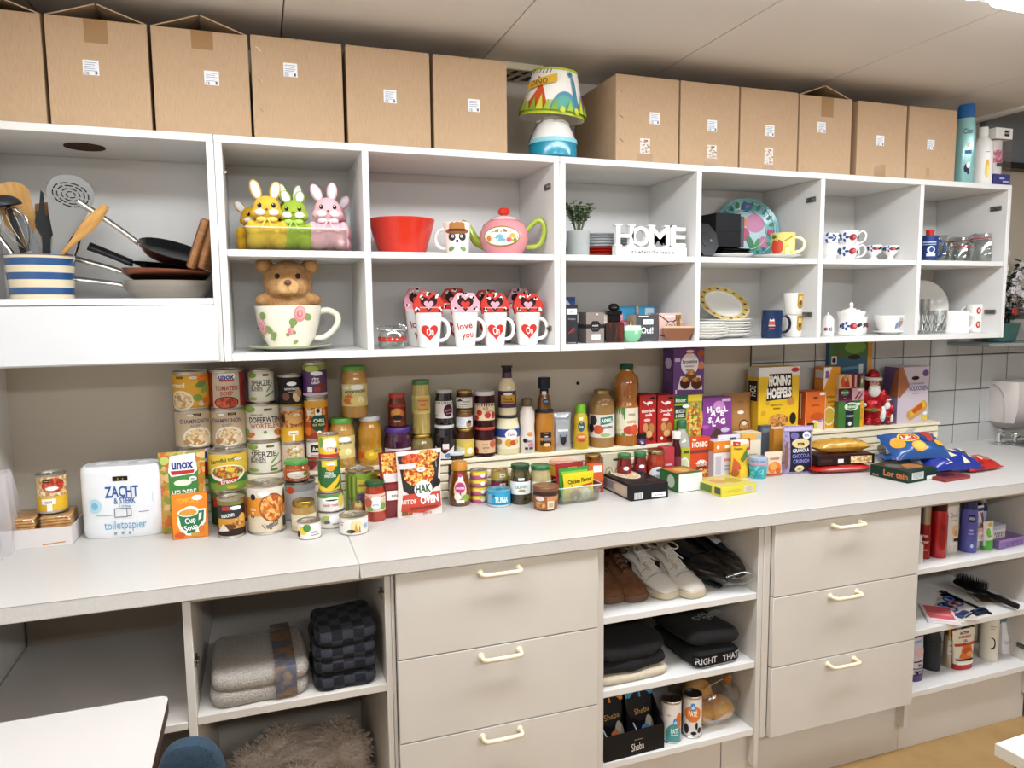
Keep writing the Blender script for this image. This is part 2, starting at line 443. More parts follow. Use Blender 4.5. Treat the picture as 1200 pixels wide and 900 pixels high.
for a,b in zip(e[::2],e[1::2]): pan('shelf',a,b,ZM-PAN,ZM,YF-YB+.004,-.012)
xc = (-.0865+.8515)/2
hinge_plate(uA,(.8335-xc,-.27,1.86-ZB)); hinge_plate(uA,(.8335-xc,-.27,1.44-ZB))
screw_bits(uA,[(-.0-xc,-.012,1.845-ZB),(-.0-xc,-.012,1.45-ZB),(-.066-xc+.002,-.26,1.86-ZB)])
uB,pan,e = upper('long white wall cupboard with eight open compartments of crockery and perfume',.8525,2.6875,[1.3275,1.8105,2.249])
pan('bottom_panel',.8525+PAN,2.6875-PAN,ZB,ZB0)
for a,b in zip(e[::2],e[1::2]): pan('shelf',a,b,ZM-PAN,ZM,YF-YB+.004,-.012)
xc = (.8525+2.6875)/2
for x in (1.8015,2.6695):
    for z in (1.86,1.47): hinge_plate(uB,(x-xc,-.27,z-ZB))
screw_bits(uB,[(1.35-xc,-.012,1.86-ZB),(2.29-xc,-.012,1.86-ZB)])
# left wall cupboard with one tall compartment above a closed flap
uL,pan,e = upper('white wall cupboard at the left end with pans above a closed flap',-.6585,-.0875,[])
pan('shelf',-.6585+PAN,-.0875-PAN,1.518,1.535,YF-YB+.002,-.012)
xc = (-.6585-.0875)/2
pan('bottom_panel',-.6585+PAN,-.0875-PAN,ZB,ZB0)
fl = pan('flap_door',-.6585,-.0975,1.376,1.5165,YF-YB-.017,YF-YB-.0005,noisy('flap_white',['#d3d5d8','#d7d9dc'],4,.35))
mb = MB(); mb.lathe([(0,0),(.041,0),(.041,.003),(0,.003)],noisy('hole_cover',['#b9a691','#c0ad98'],10,.8),32,Matrix.Translation((-.456-xc,-.0125,1.826-ZB)) @ Matrix.Rotation(math.pi/2,4,'X')); mb.lathe([(.041,-.0005),(.0425,-.0005),(.0425,.0035),(.041,.0035)],'#7d6a57',32,Matrix.Translation((-.456-xc,-.0125,1.826-ZB)) @ Matrix.Rotation(math.pi/2,4,'X')); mb.build('hole_cover',uL)
mb = MB(); mb.lathe([(0,0),(.047,0),(.047,.002),(0,.002)],mat('#4a3020',.9),32,Matrix.Translation((-.40-xc,-.165,ZO-.0022-ZB))); mb.build('cable_hole',uL)
screw_bits(uL,[(-.52-xc,-.012,1.85-ZB)])
# ---------------------------------------------------------------- worktop, riser shelf, base cupboards
for (x0,x1,lab) in ((-.658,.2015,'white laminate worktop piece left of the seam'),(.2025,3.4,'long white laminate worktop piece right of the seam')):
    o = MB(); o.box(x0,-.025,.8625,x1,.594,.9,COUNTER,.0022)
    o.box(x0,-.0255,.8985,x1,-.0245,.8992,'#8f8a84')
    tag(o.build('worktop'),lab,'worktop','worktop pieces')
rs = thing('riser_shelf','low cream ribbed step along the back of the worktop carrying jars','shelf',(1.2,.535,.9))
rm = noisy('riser_cream',['#e9dfc3','#efe6cd'],5,.5)
mb = MB(); mb.box(-1.415,-.062,.112,1.415,.058,.125,rm,.002); mb.build('top_board',rs)
for k in range(4):
    mb = MB(); mb.box(-1.412,-.056,.002+.0275*k,1.412,-.046,.027+.0275*k,rm,.003); mb.build('front_slat',rs)
for xx in (-1.41,1.40):
    mb = MB(); mb.box(xx,-.046,.0005,xx+.012,.056,.112,rm if xx < 0 else mat('#d9bf5e',.5),.001); mb.build('end_panel',rs)
BACK = .585
def base(label,x0,x1,group='base cupboards'):
    t = thing('base_cupboard',label,'cupboard',((x0+x1)/2,BACK,0),0,group); X = lambda v: v-(x0+x1)/2
    def pan(name,a,b,z0,z1,y0=.006,y1=BACK,m=GREY_LAM,parent=None):
        mb = MB(); mb.box(X(a),y0-BACK,z0,X(b),y1-BACK,z1,m,.0012); return mb.build(name,parent or t)
    return t,pan
HAND = mat('#e6dcc0',.35,coat=.3)
def drawers(t,pan,x0,x1,xh):
    for z0,z1,zh in ((.6375,.8585,.836),(.4175,.6345,.613),(.194,.4145,.394)):
        d = pan('drawer',x0,x1,z0,z1,-.012,.006)
        cx = (x0+x1)/2; lx = d.parent.location.x
        mb = MB(); h = .052; pts = []
        for q in range(7): a = math.pi/2*q/6; pts.append((-h+.012-.012*math.sin(a),-.006-.022-.0*a+(.012*(1-math.sin(math.pi/2-a))-.0),0))
        pts = [(-h,0,0),(-h,-.018,0),(-h+.003,-.026,0),(-h+.011,-.030,0),(0,-.031,0),(h-.011,-.030,0),(h-.003,-.026,0),(h,-.018,0),(h,0,0)]
        mb.tube(pts,.0058,HAND,10)
        for sx in (-h,h): mb.lathe([(0,0),(.009,0),(.009,.002),(.007,.004),(0,.004)],HAND,14,Matrix.Translation((sx,0,0)) @ Matrix.Rotation(math.pi/2,4,'X'))
        o = mb.build('handle',d,(xh-lx,-.012-BACK-.0003,zh),label='cream bow handle')
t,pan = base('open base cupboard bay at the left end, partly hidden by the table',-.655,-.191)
pan('shelf',-.655,-.192,.549,.567,.004,.578); pan('back_panel',-.655,-.191,.1,.86,.579,.585,noisy('shaded_back',['#a89c8c','#aea292'],4,.7)); pan('floor_panel',-.655,-.192,.1,.118,.01,.578)  # back panel toned darker: the bay's shade is put into its colour
t,pan = base('open base cupboard with folded towels and a fluffy blanket',-.1905,.2785)
pan('side_panel',-.1905,-.1725,.0,.861); pan('side_panel',.264,.2785,.0,.861)
pan('shelf',-.172,.2635,.553,.573,.008,.578); pan('back_panel',-.172,.2635,.1,.86,.579,.585,noisy('bay_back',['#b3a99e','#b8aea3'],5,.6)); pan('floor_panel',-.172,.2635,.1,.118,.01,.578); pan('top_rail',-.172,.2635,.845,.861,.012,.1)
hinge_plate(t,(-.172-.044,.03-BACK,.70),1); hinge_plate(t,(.264-.044,.03-BACK,.80),-1)
t,pan = base('grey drawer cupboard with three cream handles, left of the shoes',.279,.838)
pan('side_panel',.2795,.288,.1,.861,.007); pan('side_panel',.8295,.8375,.1,.861,.007); pan('back_panel',.288,.8295,.1,.861,.579,.585)
drawers(t,pan,.2895,.8365,.5555)
pan('plinth',.279,.838,0,.19,.04,.055)
t,pan = base('open base cupboard with shoes, clothes and pet food on three shelves',.8385,1.3865)
pan('side_panel',.8385,.862,.1,.861); pan('side_panel',1.369,1.3865,.1,.861)
for z in (.651,.437,.222): pan('shelf',.8625,1.3685,z-.02,z,.009,.578,WHITE_LAM)
pan('back_panel',.8625,1.3685,.1,.861,.579,.585); pan('top_rail',.8625,1.3685,.845,.861,.012,.1)
pan('plinth',.8385,1.275,0,.201,.04,.055); pan('plinth',1.2785,1.3865,0,.201,.04,.055)
t,pan = base('grey drawer cupboard with three cream handles, right of the shoes',1.387,1.9815)
pan('filler_strip',1.387,1.4105,.19,.861,.004); pan('side_panel',1.9665,1.9812,.1,.861,.007); pan('back_panel',1.41,1.9665,.1,.861,.579,.585)
drawers(t,pan,1.4125,1.9765,1.674)
pan('plinth',1.387,1.9815,0,.19,.04,.055)
t,pan = base('open base cupboard at the right end with toiletries on three shelves',1.982,2.575)
pan('side_panel',1.982,1.9895,.1,.861,.009); pan('side_panel',2.556,2.575,.1,.861)
for z in (.641,.431,.218): pan('shelf',1.99,2.5555,z-.02,z,.009,.578,WHITE_LAM)
pan('back_panel',1.99,2.5555,.1,.861,.579,.585); pan('top_rail',1.99,2.5555,.845,.861,.012,.1)
pan('plinth',1.982,2.575,0,.198,.04,.055)
hinge_plate(t,(2.5555-2.2785,.03-BACK,.8)); hinge_plate(t,(2.5555-2.2785,.04-BACK,.27))
t,pan = base('base cupboard side at the far right edge beside the plinth',2.576,3.39)
pan('front_panel',2.576,3.39,0,.861,.02,.036)
# ================================================================ generic builders (D = x, y, z, radius, height; B = x, y, z, width, height, turn)
def can(D,label,bg,dec,group=None,lid=TINM,smax=math.pi,tab=True,name='tin_can',cat='can',rz=None,rimm=TINM,z0=.06,z1=.94):
    x,y,z,r,h = D
    t = thing(name,label,cat,(x,y,z),face_cam(x,y) if rz is None else rz,group)
    c = min(.004,h*.06); q = .0016
    mb = MB(); prof = [(0,.001),(r-.003,.001),(r-.001,0),(r,.001),(r,c*.6),(r-q,c),(r-q,h-c),(r,h-c*.6),(r,h-.0005),(r-.0006,h),(r-.0018,h),(r-.0022,h-.004)]
    mb.lathe(prof,rimm,28); mb.build('body',t)
    mb = MB(); mb.lathe([(r-.0022,h-.004),(r*.8,h-.0045),(r*.76,h-.0035),(0,h-.0035)],lid,28); lo = mb.build('lid',t)
    if tab:
        mb = MB(); M = Matrix.Translation((0,r*.25,h-.002)); mb.tube([(r*.22*math.cos(a*math.pi/5),r*.32*math.sin(a*math.pi/5)-r*.15,0) for a in range(10)],.0011,lid,6,M,closed=True); mb.box(-r*.1,r*.2,-.001,r*.1,r*.42,.001,lid,M=M); mb.build('ring_pull',lo)
    wrap_label(t,[(r-q,0),(r-q,h)],h*z0,h*z1,dec,bg,smax)
    return t
def jar(D,label,content,lid,dec=None,bg=None,lz=(.2,.7),smax=1.3,lidh=None,group=None,neck=.86,shape='jar',name='jar',cat='jar',lidlab=None,level=1.0):
    x,y,z,r,h = D
    t = thing(name,label,cat,(x,y,z),face_cam(x,y),group)
    lh = lidh if lidh else min(.016,h*.2); hb = h-lh; rn = r*neck
    cm = asmat(content) if not isinstance(content,str) else mat(content,.12,coat=.6)
    if shape == 'waist': prof = [(0,0),(r*.9,0),(r*.97,.004),(r,hb*.08),(r,hb*.36),(r*.955,hb*.42),(r*.955,hb*.52),(r,hb*.6),(r*.98,hb*.8),(r*.9,hb*.9),(rn,hb*.95),(rn,hb)]
    elif shape == 'hex': prof = [(0,0),(r*.94,0),(r,.003),(r,hb*.82),(rn,hb*.93),(rn,hb)]
    elif shape == 'tub': prof = [(0,0),(r*.82,0),(r*.86,.003),(r*.97,hb*.9),(r*.97,hb)]
    else: prof = [(0,0),(r*.9,0),(r*.98,.003),(r,.008),(r,hb*.72),(r*.97,hb*.8),(rn*1.01,hb*.92),(rn,hb)]
    mb = MB(); mb.lathe(prof,cm,28); mb.build('glass_body',t)
    rl = rn*1.06 if shape != 'tub' else r
    mb = MB(); lm = asmat(lid) if not isinstance(lid,str) else mat(lid,.3,coat=.3)
    mb.lathe([(rl*.98,hb+.0002),(rl,hb+.001),(rl,h-.003),(rl*.97,h-.0008),(rl*.93,h),(rl*.85,h-.0008),(0,h-.0008)],lm,28); lo = mb.build('lid',t)
    if lidlab: lidlab(lo,rl,hb,h)
    if dec is not None: wrap_label(t,prof,hb*lz[0],hb*lz[1],dec,bg,smax)
    return t
def vessel(D,label,prof,m,caps,dec=None,bg=None,lz=(.2,.6),smax=1.2,name='bottle',cat='bottle',group=None,sx=1.0,rz=None,content=None):
    """prof: body outline as fractions of radius and height; caps: list of (part, outline, material)"""
    x,y,z,r,h = D
    t = thing(name,label,cat,(x,y,z),face_cam(x,y) if rz is None else rz,group)
    P = [(a*r,b*h) for a,b in prof]
    mb = MB(); mb.lathe(P,asmat(m) if not isinstance(m,str) else mat(m,.2,coat=.4),28); b = mb.build('body',t)
    for nm,pr,mm in caps:
        mb = MB(); mb.lathe([(a*r,q*h) for a,q in pr],asmat(mm) if not isinstance(mm,str) else mat(mm,.35),24); mb.build(nm,t)
    if dec is not None: wrap_label(t,P,h*lz[0],h*lz[1],dec,bg,smax)
    if sx != 1.0: t.scale = (1,sx,1)
    return t
def carton(B,depth,label,bg,front=(),side=(),top=(),side_bg=None,top_bg=None,name='carton',cat='box',group=None,right=(),bev=.0008):
    x,y,z,w_,h,th = B
    a = math.radians(th)
    t = thing(name,label,cat,(x-math.sin(a)*depth/2,y+math.cos(a)*depth/2,z),a,group)
    W,Dp = w_/2,depth/2
    mb = MB(); m = asmat(bg) if not isinstance(bg,str) else mat(bg,.42); mb.box(-W,-Dp,0,W,Dp,h,m,bev); mb.build('body',t)
    if front: flat_print(t,(0,-Dp,0),(W,0,0),(0,0,h),(0,-1,0),front,'front_print')
    sd = ([('R',-1,0,1,1,side_bg)] if side_bg else [])+list(side)
    if sd: flat_print(t,(-W,0,0),(0,-Dp,0),(0,0,h),(-1,0,0),sd,'side_print')
    if right: flat_print(t,(W,0,0),(0,Dp,0),(0,0,h),(1,0,0),right,'side_print')
    tp = ([('R',-1,0,1,1,top_bg)] if top_bg else [])+list(top)
    if tp: flat_print(t,(0,-Dp,h),(W,0,0),(0,Dp*2,0),(0,0,1),tp,'top_print')
    return t
def pouch(B,thick,label,bg,dec,name='food_pouch',cat='pouch',group=None,bg_back=None,lean=0.0,gus=True):
    """stand-up bag: sealed flat at the top, fat and rounded near the base"""
    x,y,z,w_,h,th = B; a = math.radians(th)
    t = thing(name,label,cat,(x-math.sin(a)*thick/2,y+math.cos(a)*thick/2,z),a,group)
    def prof(s,tt):
        e = max(0,1-abs(s)**2.6)**.5
        k = (1-tt)**.55*min(1,.55+tt*3) if tt < 1 else 0
        return thick/2*(e*k*.98+.015)
    wf = lambda tt: w_/2*(.97+.03*math.cos(tt*6))
    fn = lambda sg: (lambda s,tt,o: (s*wf(tt),sg*(prof(s,tt)+o)+lean*tt*h,tt*h))
    mb = MB(); m = asmat(bg) if not isinstance(bg,str) else mat(bg,.28,coat=.2)
    mb.grid(lambda u,v: fn(-1)(u*2-1,v,0),14,14,m); mb.grid(lambda u,v: fn(1)(u*2-1,v,0),14,10,asmat(bg_back) if bg_back else m)
    mb.box(-w_*.46,-thick*.25,.0005,w_*.46,thick*.25,.002,m)
    mb.build('bag',t)
    mb = MB(); mb.box(-w_*.48,-.0012+lean*h,h*.955,w_*.48,.0012+lean*h,h*1.0,m); mb.build('top_seal',t)
    mb = MB(); put_curved(mb,dec,fn(-1),w_/2,h);
    if mb.v: mb.build('print',t,fix=False)
    return t
def put_curved(mb,dec,fn,S,T):
    """like put_print but subdivides rectangles in both directions so they follow a bulging bag"""
    for k,d in enumerate(dec):
        off = .00025*(k+1)+.0006
        if d[0] == 'R':
            _,s0,t0,s1,t1,m = d[:6]
            mb.grid(lambda u,v,o=off: fn(s0+(s1-s0)*u,t0+(t1-t0)*v,o),8,8,m)
        else: put_print(mb,[d], lambda s,t,o,q=off: fn(s,t,q),S,T,True)
def pillow(loc,size,rz,label,bg,dec=(),name='snack_bag',cat='bag',group=None,tilt=(0,0),frill=.06,lump=.0):
    """a filled bag lying flat: size = length x, width y, thickness"""
    lx,ly,hz = size
    t = thing(name,label,cat,loc,rz,group); t.rotation_euler = (tilt[0],tilt[1],rz)
    rnd = random.Random(int(abs(loc[0]*7919+loc[1]*104729)*1000)); ph = [rnd.uniform(0,6) for _ in range(4)]
    def hgt(s,q):
        e = max(0,1-abs(s)**3)**.6*max(0,1-abs(q)**2.4)**.5
        return hz/2*e*(1+lump*(math.sin(5*s+ph[0])*math.cos(4*q+ph[1])+.5*math.sin(11*s+ph[2])*math.sin(9*q+ph[3])))
    fn = lambda s,tt,o: (s*lx/2,(tt*2-1)*ly/2*(1-.06*(1-abs(s)**3)),hz/2+hgt(s,tt*2-1)+o)
    mb = MB(); m = asmat(bg) if not isinstance(bg,str) else mat(bg,.25,coat=.3)
    mb.grid(lambda u,v: fn(u*2-1,v,0),20,16,m)
    mb.grid(lambda u,v: (lambda p: (p[0],p[1],hz-p[2]))(fn(u*2-1,v,0)),20,12,m); mb.build('bag',t)
    for sg in (-1,1):
        mb = MB(); mb.grid(lambda u,v: (sg*(lx/2+frill*lx*u*.5-.001),(v*2-1)*ly/2*.95,hz/2+.0025*math.sin(v*40)*u),2,24,m); mb.build('crimped_end',t)
    if dec:
        mb = MB(); put_curved(mb,dec,fn,lx/2,ly); mb.build('print',t,fix=False)
    return t
def mug_parts(t,r,h,m,dec=None,hand=0.0,taper=.86,handle=True,hm=None,inner=None,hs=1.0,lz=(.05,.95),n=30):
    """lathe wall with thickness plus an ear handle; hand = angle of the handle round the mug from its right side"""
    R = lambda z: r*(taper+(1-taper)*z/h)
    P = [(0,.002),(R(0)*.92,.002),(R(0)*.94,0),(R(0)*.99,.001),(R(.006),.006),(R(h*.5),h*.5),(R(h),h-.0008),(R(h)-.0012,h),(R(h)-.003,h-.001)]
    I = [(R(h)-.003,h-.001),(R(h*.5)-.003,h*.5),(R(.008)-.004,.009),(0,.007)]
    mb = MB(); mb.lathe(P,m,n); mb.lathe(I,inner or m,n); mb.build('body',t)
    if handle:
        mb = MB(); e = r*.62*hs; pts = []
        for k in range(13):
            a = -math.pi/2+math.pi*k/12
            pts.append((R(h*.5)-.004+e*max(0,math.cos(a))**.8*1.25,0,h*.5+h*.31*math.sin(a)))
        mb.tube(pts,[r*.13]*13,hm or m,8,Matrix.Rotation(hand,4,'Z')); mb.build('handle',t)
    if dec: wrap_label(t,P[3:7],h*lz[0],h*lz[1],dec,None)
def plate_parts(t,r,h,m,rim=None,name='plate',M=None,mb=None):
    b = MB()
    b.lathe([(0,.003),(r*.55,.002),(r*.57,0),(r*.6,0),(r*.66,.004),(r*.98,h-.002),(r,h),(r*.985,h+.001),(r*.66,.008),(r*.6,.006),(0,.006)],m,36); b.build('dish',t)
    if rim: b = MB(); b.lathe([(r*.985,h+.0013),(r*1.001,h+.0003),(r*.985,h-.003)],rim,36); b.build('rim_band',t)
# ================================================================ on top of the wall cupboards
TAPE = mat('#a07a4c',.25,coat=.4); STICK = mat('#e9ebee',.5)
def cardbox(x0,x1,h,label,stick,flaps=False,tape=None,patch=None,staple=None,marks=None,dy=0.0,depth=.29,rz=0.0):
    """stick: (u, v) of the white address sticker as fractions of the front face"""
    w_ = x1-x0; y = .288+dy
    t = thing('cardboard_box',label,'box',((x0+x1)/2,y+depth/2,ZT+.0005),rz,'brown cardboard boxes on top of the cupboards')
    W,Dp = w_/2,depth/2; th = .004
    mb = MB()
    for (a,b,c,d) in ((-W,-Dp,W,-Dp+th),(-W,Dp-th,W,Dp),(-W,-Dp+th,-W+th,Dp-th),(W-th,-Dp+th,W,Dp-th)): mb.box(a,b,0,c,d,h,CARD,.0008)
    mb.box(-W+th,-Dp+th,0,W-th,Dp-th,.004,CARD); mb.build('body',t)
    if flaps:
        for sg in (-1,1):
            mb = MB(); M = Matrix.Translation((sg*W,0,h-.001)) @ Matrix.Rotation(sg*math.radians(19),4,'Y')
            mb.box(-sg*w_*.52 if sg > 0 else 0,-Dp+.006,0,0 if sg > 0 else w_*.52,Dp-.006,.003,CARD,M=M); mb.build('flap',t)
    else:
        for sg in (-1,1):
            mb = MB(); mb.box(-W+.001 if sg < 0 else .0008,-Dp+.001,h,-.0008 if sg < 0 else W-.001,Dp-.001,h+.004,CARD,.0006); mb.build('flap',t)
    F = (lambda nm,d: flat_print(t,(0,-Dp,0),(W,0,0),(0,0,h),(0,-1,0),d,nm))
    s,v = stick; s = s*2-1; a,b = .034/w_*1.0,.034/h*.5
    rows = [('R',s-a,v-b,s+a,v+b,STICK)]
    for k in range(5): rows.append(('R',s-a*.8,v+b*(.62-.27*k),s+a*(.75-.25*(k % 2)),v+b*(.70-.27*k),'#7f8ea6'))
    rows += [('T',s-a*.55,v-b*.75,b*.36,'CE','#4a5a78'),('R',s+a*.5,v-b*.9,s+a*.78,v-b*.5,'#4a5a78')]
    F('address_sticker',rows)
    if tape is not None:
        u,v0,v1 = tape; u = u*2-1; k = .05/w_*1.0
        F('packing_tape',[('R',u-k,v0,u+k,v1,TAPE)])
    if patch is not None:
        u,v0,v1 = patch; u = u*2-1; k = .034/w_
        rr_ = [('R',u-k,v0,u+k,v1,'#d9d4cd')]; rnd = random.Random(3)
        for q in range(26):
            a_,b_ = u-k+2*k*rnd.random()*.85,v0+(v1-v0)*rnd.random()*.9
            rr_.append(('R',a_,b_,a_+k*.28,b_+.012,'#9a7355'))
        F('torn_sticker',rr_)
    if marks is not None:
        u = marks*2-1; F('tape_residue',[('P',[(u-.06+.05*k,.02),(u-.05+.05*k,.02),(u-.02+.03*k,.17),(u-.03+.03*k,.17)],'#8a6237') for k in range(4)])
    if staple is not None:
        for v in staple:
            mb = MB(); mb.tube([(-W+.012,-Dp-.001,h*v+.004),(-W+.020,-Dp-.0015,h*v),(-W+.024,-Dp-.001,h*v-.006)],.0012,metal('#d8cfc2',.3),6); mb.build('staple',t)
    return t
BH = .247
cardbox(-.70,-.447,BH,'cardboard box cut off by the left edge of the picture',(.53,.52),flaps=True)
cardbox(-.439,-.224,BH,'cardboard box with raised flaps and centred tape, second from the left',(.42,.55),flaps=True,tape=(.49,.78,1.0))
cardbox(-.216,.0045,BH,'cardboard box with raised flaps and sticker right of its middle, third from the left',(.60,.55),flaps=True,tape=(.52,.82,1.0))
cardbox(.011,.236,BH,'stapled cardboard box between the flap box and the lower sticker box, fourth from left',(.42,.70),staple=(.28,.58,.88))
cardbox(.246,.470,BH,'plain cardboard box, fifth from left, sticker in the middle',(.51,.52))
cardbox(.480,.692,BH,'plain cardboard box just left of the dinosaur lamp',(.54,.50))
cardbox(1.036,1.252,BH,'cardboard box just right of the dinosaur lamp showing its side',(.61,.53),patch=(.46,.10,.28),tape=(.46,0,.10),staple=(.24,.52,.82))
cardbox(1.258,1.472,BH,'cardboard box second to the right of the lamp',(.54,.50),patch=(.54,.10,.26),tape=(.54,0,.10))
cardbox(1.478,1.702,BH,'cardboard box with a torn sticker strip, third to the right of the lamp',(.51,.50),patch=(.50,.07,.28),tape=(.5,0,.06))
cardbox(1.708,1.924,BH,'cardboard box with raised flaps right of the lamp',(.42,.60),flaps=True,tape=(.52,.74,1.0))
cardbox(1.950,2.165,BH-.004,'cardboard box with tape only at its bottom edge',(.47,.50),tape=(.48,0,.17))
cardbox(2.176,2.400,BH-.003,'cardboard box beside the teal shampoo bottle, marks of removed tape',(.47,.50),marks=.42)
# ---- lamp with printed shade
lx,ly = (0.8621,0.36,1.9475)[:2]
t = thing('table_lamp','child\'s table lamp with printed dinosaur shade and blue dipped white base','lamp',(lx,ly,ZT+.0005),face_cam(lx,ly))
mb = MB(); prof = [(0,0),(.062,0),(.071,.006),(.073,.03),(.070,.055),(.058,.085),(.045,.108),(.036,.118),(.034,.124),(0,.125)]
mb.lathe([p for p in prof if p[1] <= .055],mat('#1596b4',.2,coat=.5),32); mb.lathe([p for p in prof if p[1] >= .055],PORC,32); mb.build('base',t)
mb = MB(); mb.lathe([(.0735,.045),(.0737,.05),(.0718,.058)],'#8fd0de',32); mb.build('glaze_edge',t)
mb = MB(); mb.lathe([(.016,.12),(.016,.15),(0,.15)],'#e4e2de',16); mb.build('socket',t)
tilt = Matrix.Translation((-.004,0,.122)) @ Matrix.Rotation(math.radians(5),4,'Y') @ Matrix.Rotation(math.radians(4),4,'X')
SH = [(.098,0),(.066,.134)]
mb = MB(); mb.lathe(SH,mat('#f3f1ea',.6),36,tilt); mb.lathe([(.0985,.001),(.0645,.133)],mat('#cfc8a6',.7),36,tilt)
so = mb.build('shade',t,fix=False)
fn = lambda s,q,o: tuple(tilt @ Vector(((lambda R: (R*math.sin(s),-R*math.cos(s),.134*q))(.098-.032*q+.0006+o))))
dec = [('R',-3.1,0,3.1,.07,'#b9c431'),('R',-3.1,.95,3.1,1,'#b9c431'),('P',[(-1.1,.08),(-.1,.08),(-.32,.5),(-.52,.72),(-.62,.5)],'#d9572a'),('P',[(-.6,.68),(-.38,.68),(-.3,.8),(-.5,.76),(-.68,.82)],'#c8382a'),
       ('P',[(.45+.5*math.cos(a),.08+.42*math.sin(a)) for a in [math.pi*k/14 for k in range(15)]],'#5b9bb5'),('P',[(.42+.36*math.cos(a),.08+.34*math.sin(a)) for a in [math.pi*k/14 for k in range(15)]],'#63b2a4'),('P',[(.78,.2),(.98,.2),(.86,.75),(.72,.86),(.7,.78)],'#4c93ae'),('E',.66,.87,.12,.06,'#4c93ae'),('E',.64,.88,.025,.02,'#1d2a33'),
       ('P',[(1.05,.08),(1.55,.08),(1.42,.45),(1.2,.52)],'#7d5a9e'),('R',-3.1,.06,3.1,.10,'#86a632')]
for k in range(26): u = -2.9+.23*k; dec.append(('P',[(u-.11,.08),(u+.11,.08),(u+.02,.30+.12*((k*7) % 3)/2)],['#9dbf33','#7fae3a','#c9cf3a'][k % 3]) if abs(u-.45) > .45 or k % 2 else ('E',u,.1,.08,.07,'#c9cf3a'))
dec += [('P',[(-.95,.5),(.12,.68),(.10,.85),(-.95,.66)],'#e2b12c'),('T',-.5,.66,.12,'DINO','#5a4a22',.6,.16)]
for k in range(7): u = -.95+.13*k; dec.append(('P',[(u,.84),(u+.03,.84),(u+.08,.93),(u+.05,.93)],'#3c3c3a'))
mb = MB(); put_print(mb,dec,fn,.09,.134,True,.0003); mb.build('shade_print',so,fix=False)
mb = MB()
pts = [(.047*math.sin(a),-.047*math.cos(a),.106+.004*math.sin(3*a)+.006*a/6) for a in [q*.35 for q in range(19)]]
mb.tube(pts,.0035,'#eceae6',8); mb.tube([(-.03,-.045,.108),(-.05,-.052,.09),(-.068,-.03,.06),(-.072,-.01,.045)],.0012,'#4a4d52',6); mb.build('cord',t)
mb = MB(); mb.tube([(-.07,-.02,.006),(-.085,-.03,.012),(-.095,-.02,.006),(-.10,.01,.005),(-.085,.03,.004)],.003,'#eceae6',8); mb.build('plug_cord',t)
# ---- bottles at the right end of the top
x,y,z,r,h = (2.4833,0.3221,1.9425,0.0347,0.2844)
vessel((x,y,z,r,h),'tall teal shampoo bottle with a blue cap on top of the cupboard',[(0,0),(.95,0),(1,.01),(1,.5),(.96,.7),(.84,.825),(0,.826)],mat('#8fc3c1',.22,.25,.5),
       [('cap',[(.84,.827),(.86,.83),(.8,.97),(.7,1),(0,1)],'#1b63a8')],
       [('T',.35,.86,.10,'Cien','#17406f',.9),('E',.42,.60,.16,.05,'#d9c79a'),('R',.1,.43,.8,.50,'#1d6a9e'),('R',.2,.38,.75,.40,'#e6efef'),('E',.3,.16,.2,.08,'#1e2a4a'),('E',.5,.22,.18,.06,'#e8ecee'),('E',.5,.1,.12,.06,'#22335a')],None,(.08,.75),rz=face_cam(x,y)-.1,sx=.62)
x,y,z,r,h = (2.6054,0.3472,1.9425,0.0356,0.2178)
vessel((x,y,z,r,h),'white plastic bottle with a yellow drop print beside the shampoo',[(0,0),(.95,0),(1,.015),(1,.62),(.9,.74),(.5,.82),(.42,.84),(.42,.86),(0,.86)],mat('#eceae6',.3),
       [('cap',[(.46,.845),(.46,.99),(.42,1),(0,1)],'#f2f1ee')],[('E',.55,.35,.22,.25,'#e3b92f'),('E',.62,.3,.12,.16,'#f1dc70'),('R',.3,.78,.75,.80,'#8f9a94'),('R',.3,.72,.7,.735,'#8f9a94')],None,(.06,.7),sx=.7)
x = (2.6798,0.33,1.9582)[0]
t = thing('gift_set_box','clear gift box with pink and white bottle on a blue base','box',(x,.36,ZT+.0005),0)
mb = MB(); mb.box(-.043,-.04,0,.043,.04,.045,'#3a3f86',.001); b0 = mb.build('base_tray',t); flat_print(t,(0,-.04,0),(.043,0,0),(0,0,.045),(0,-1,0),[('R',-.3,.6,.3,.72,'#c9cbe6'),('R',.1,.35,.8,.45,'#c9cbe6')],'base_print')
mb = MB(); mb.box(-.043,-.04,.175,.043,.04,.215,'#e9e8e6',.001); mb.build('top_card',t); flat_print(t,(0,-.04,.175),(.043,0,0),(0,0,.04),(0,-1,0),[('R',0,.25,.6,.8,'#3a3a3c'),('T',.3,.55,.2,'nuvola','#d8d8d8',.5)],'top_print')
mb = MB(); mb.box(-.0425,-.0395,.046,.0425,.0395,.174,clear()); mb.build('window',t)
mb = MB(); mb.lathe([(0,.046),(.03,.046),(.032,.06),(.03,.12),(.03,.172),(0,.172)],'#e6e0de',20,Matrix.Translation((-.005,0,0))); mb.lathe([(.0322,.09),(.0312,.135)],food('#c23a62','#d86f90','#e9c3cc',scale=120),20,Matrix.Translation((-.005,0,0))); mb.box(-.02,-.034,.075,.008,-.031,.088,'#4a4a48'); mb.build('bottle',t)
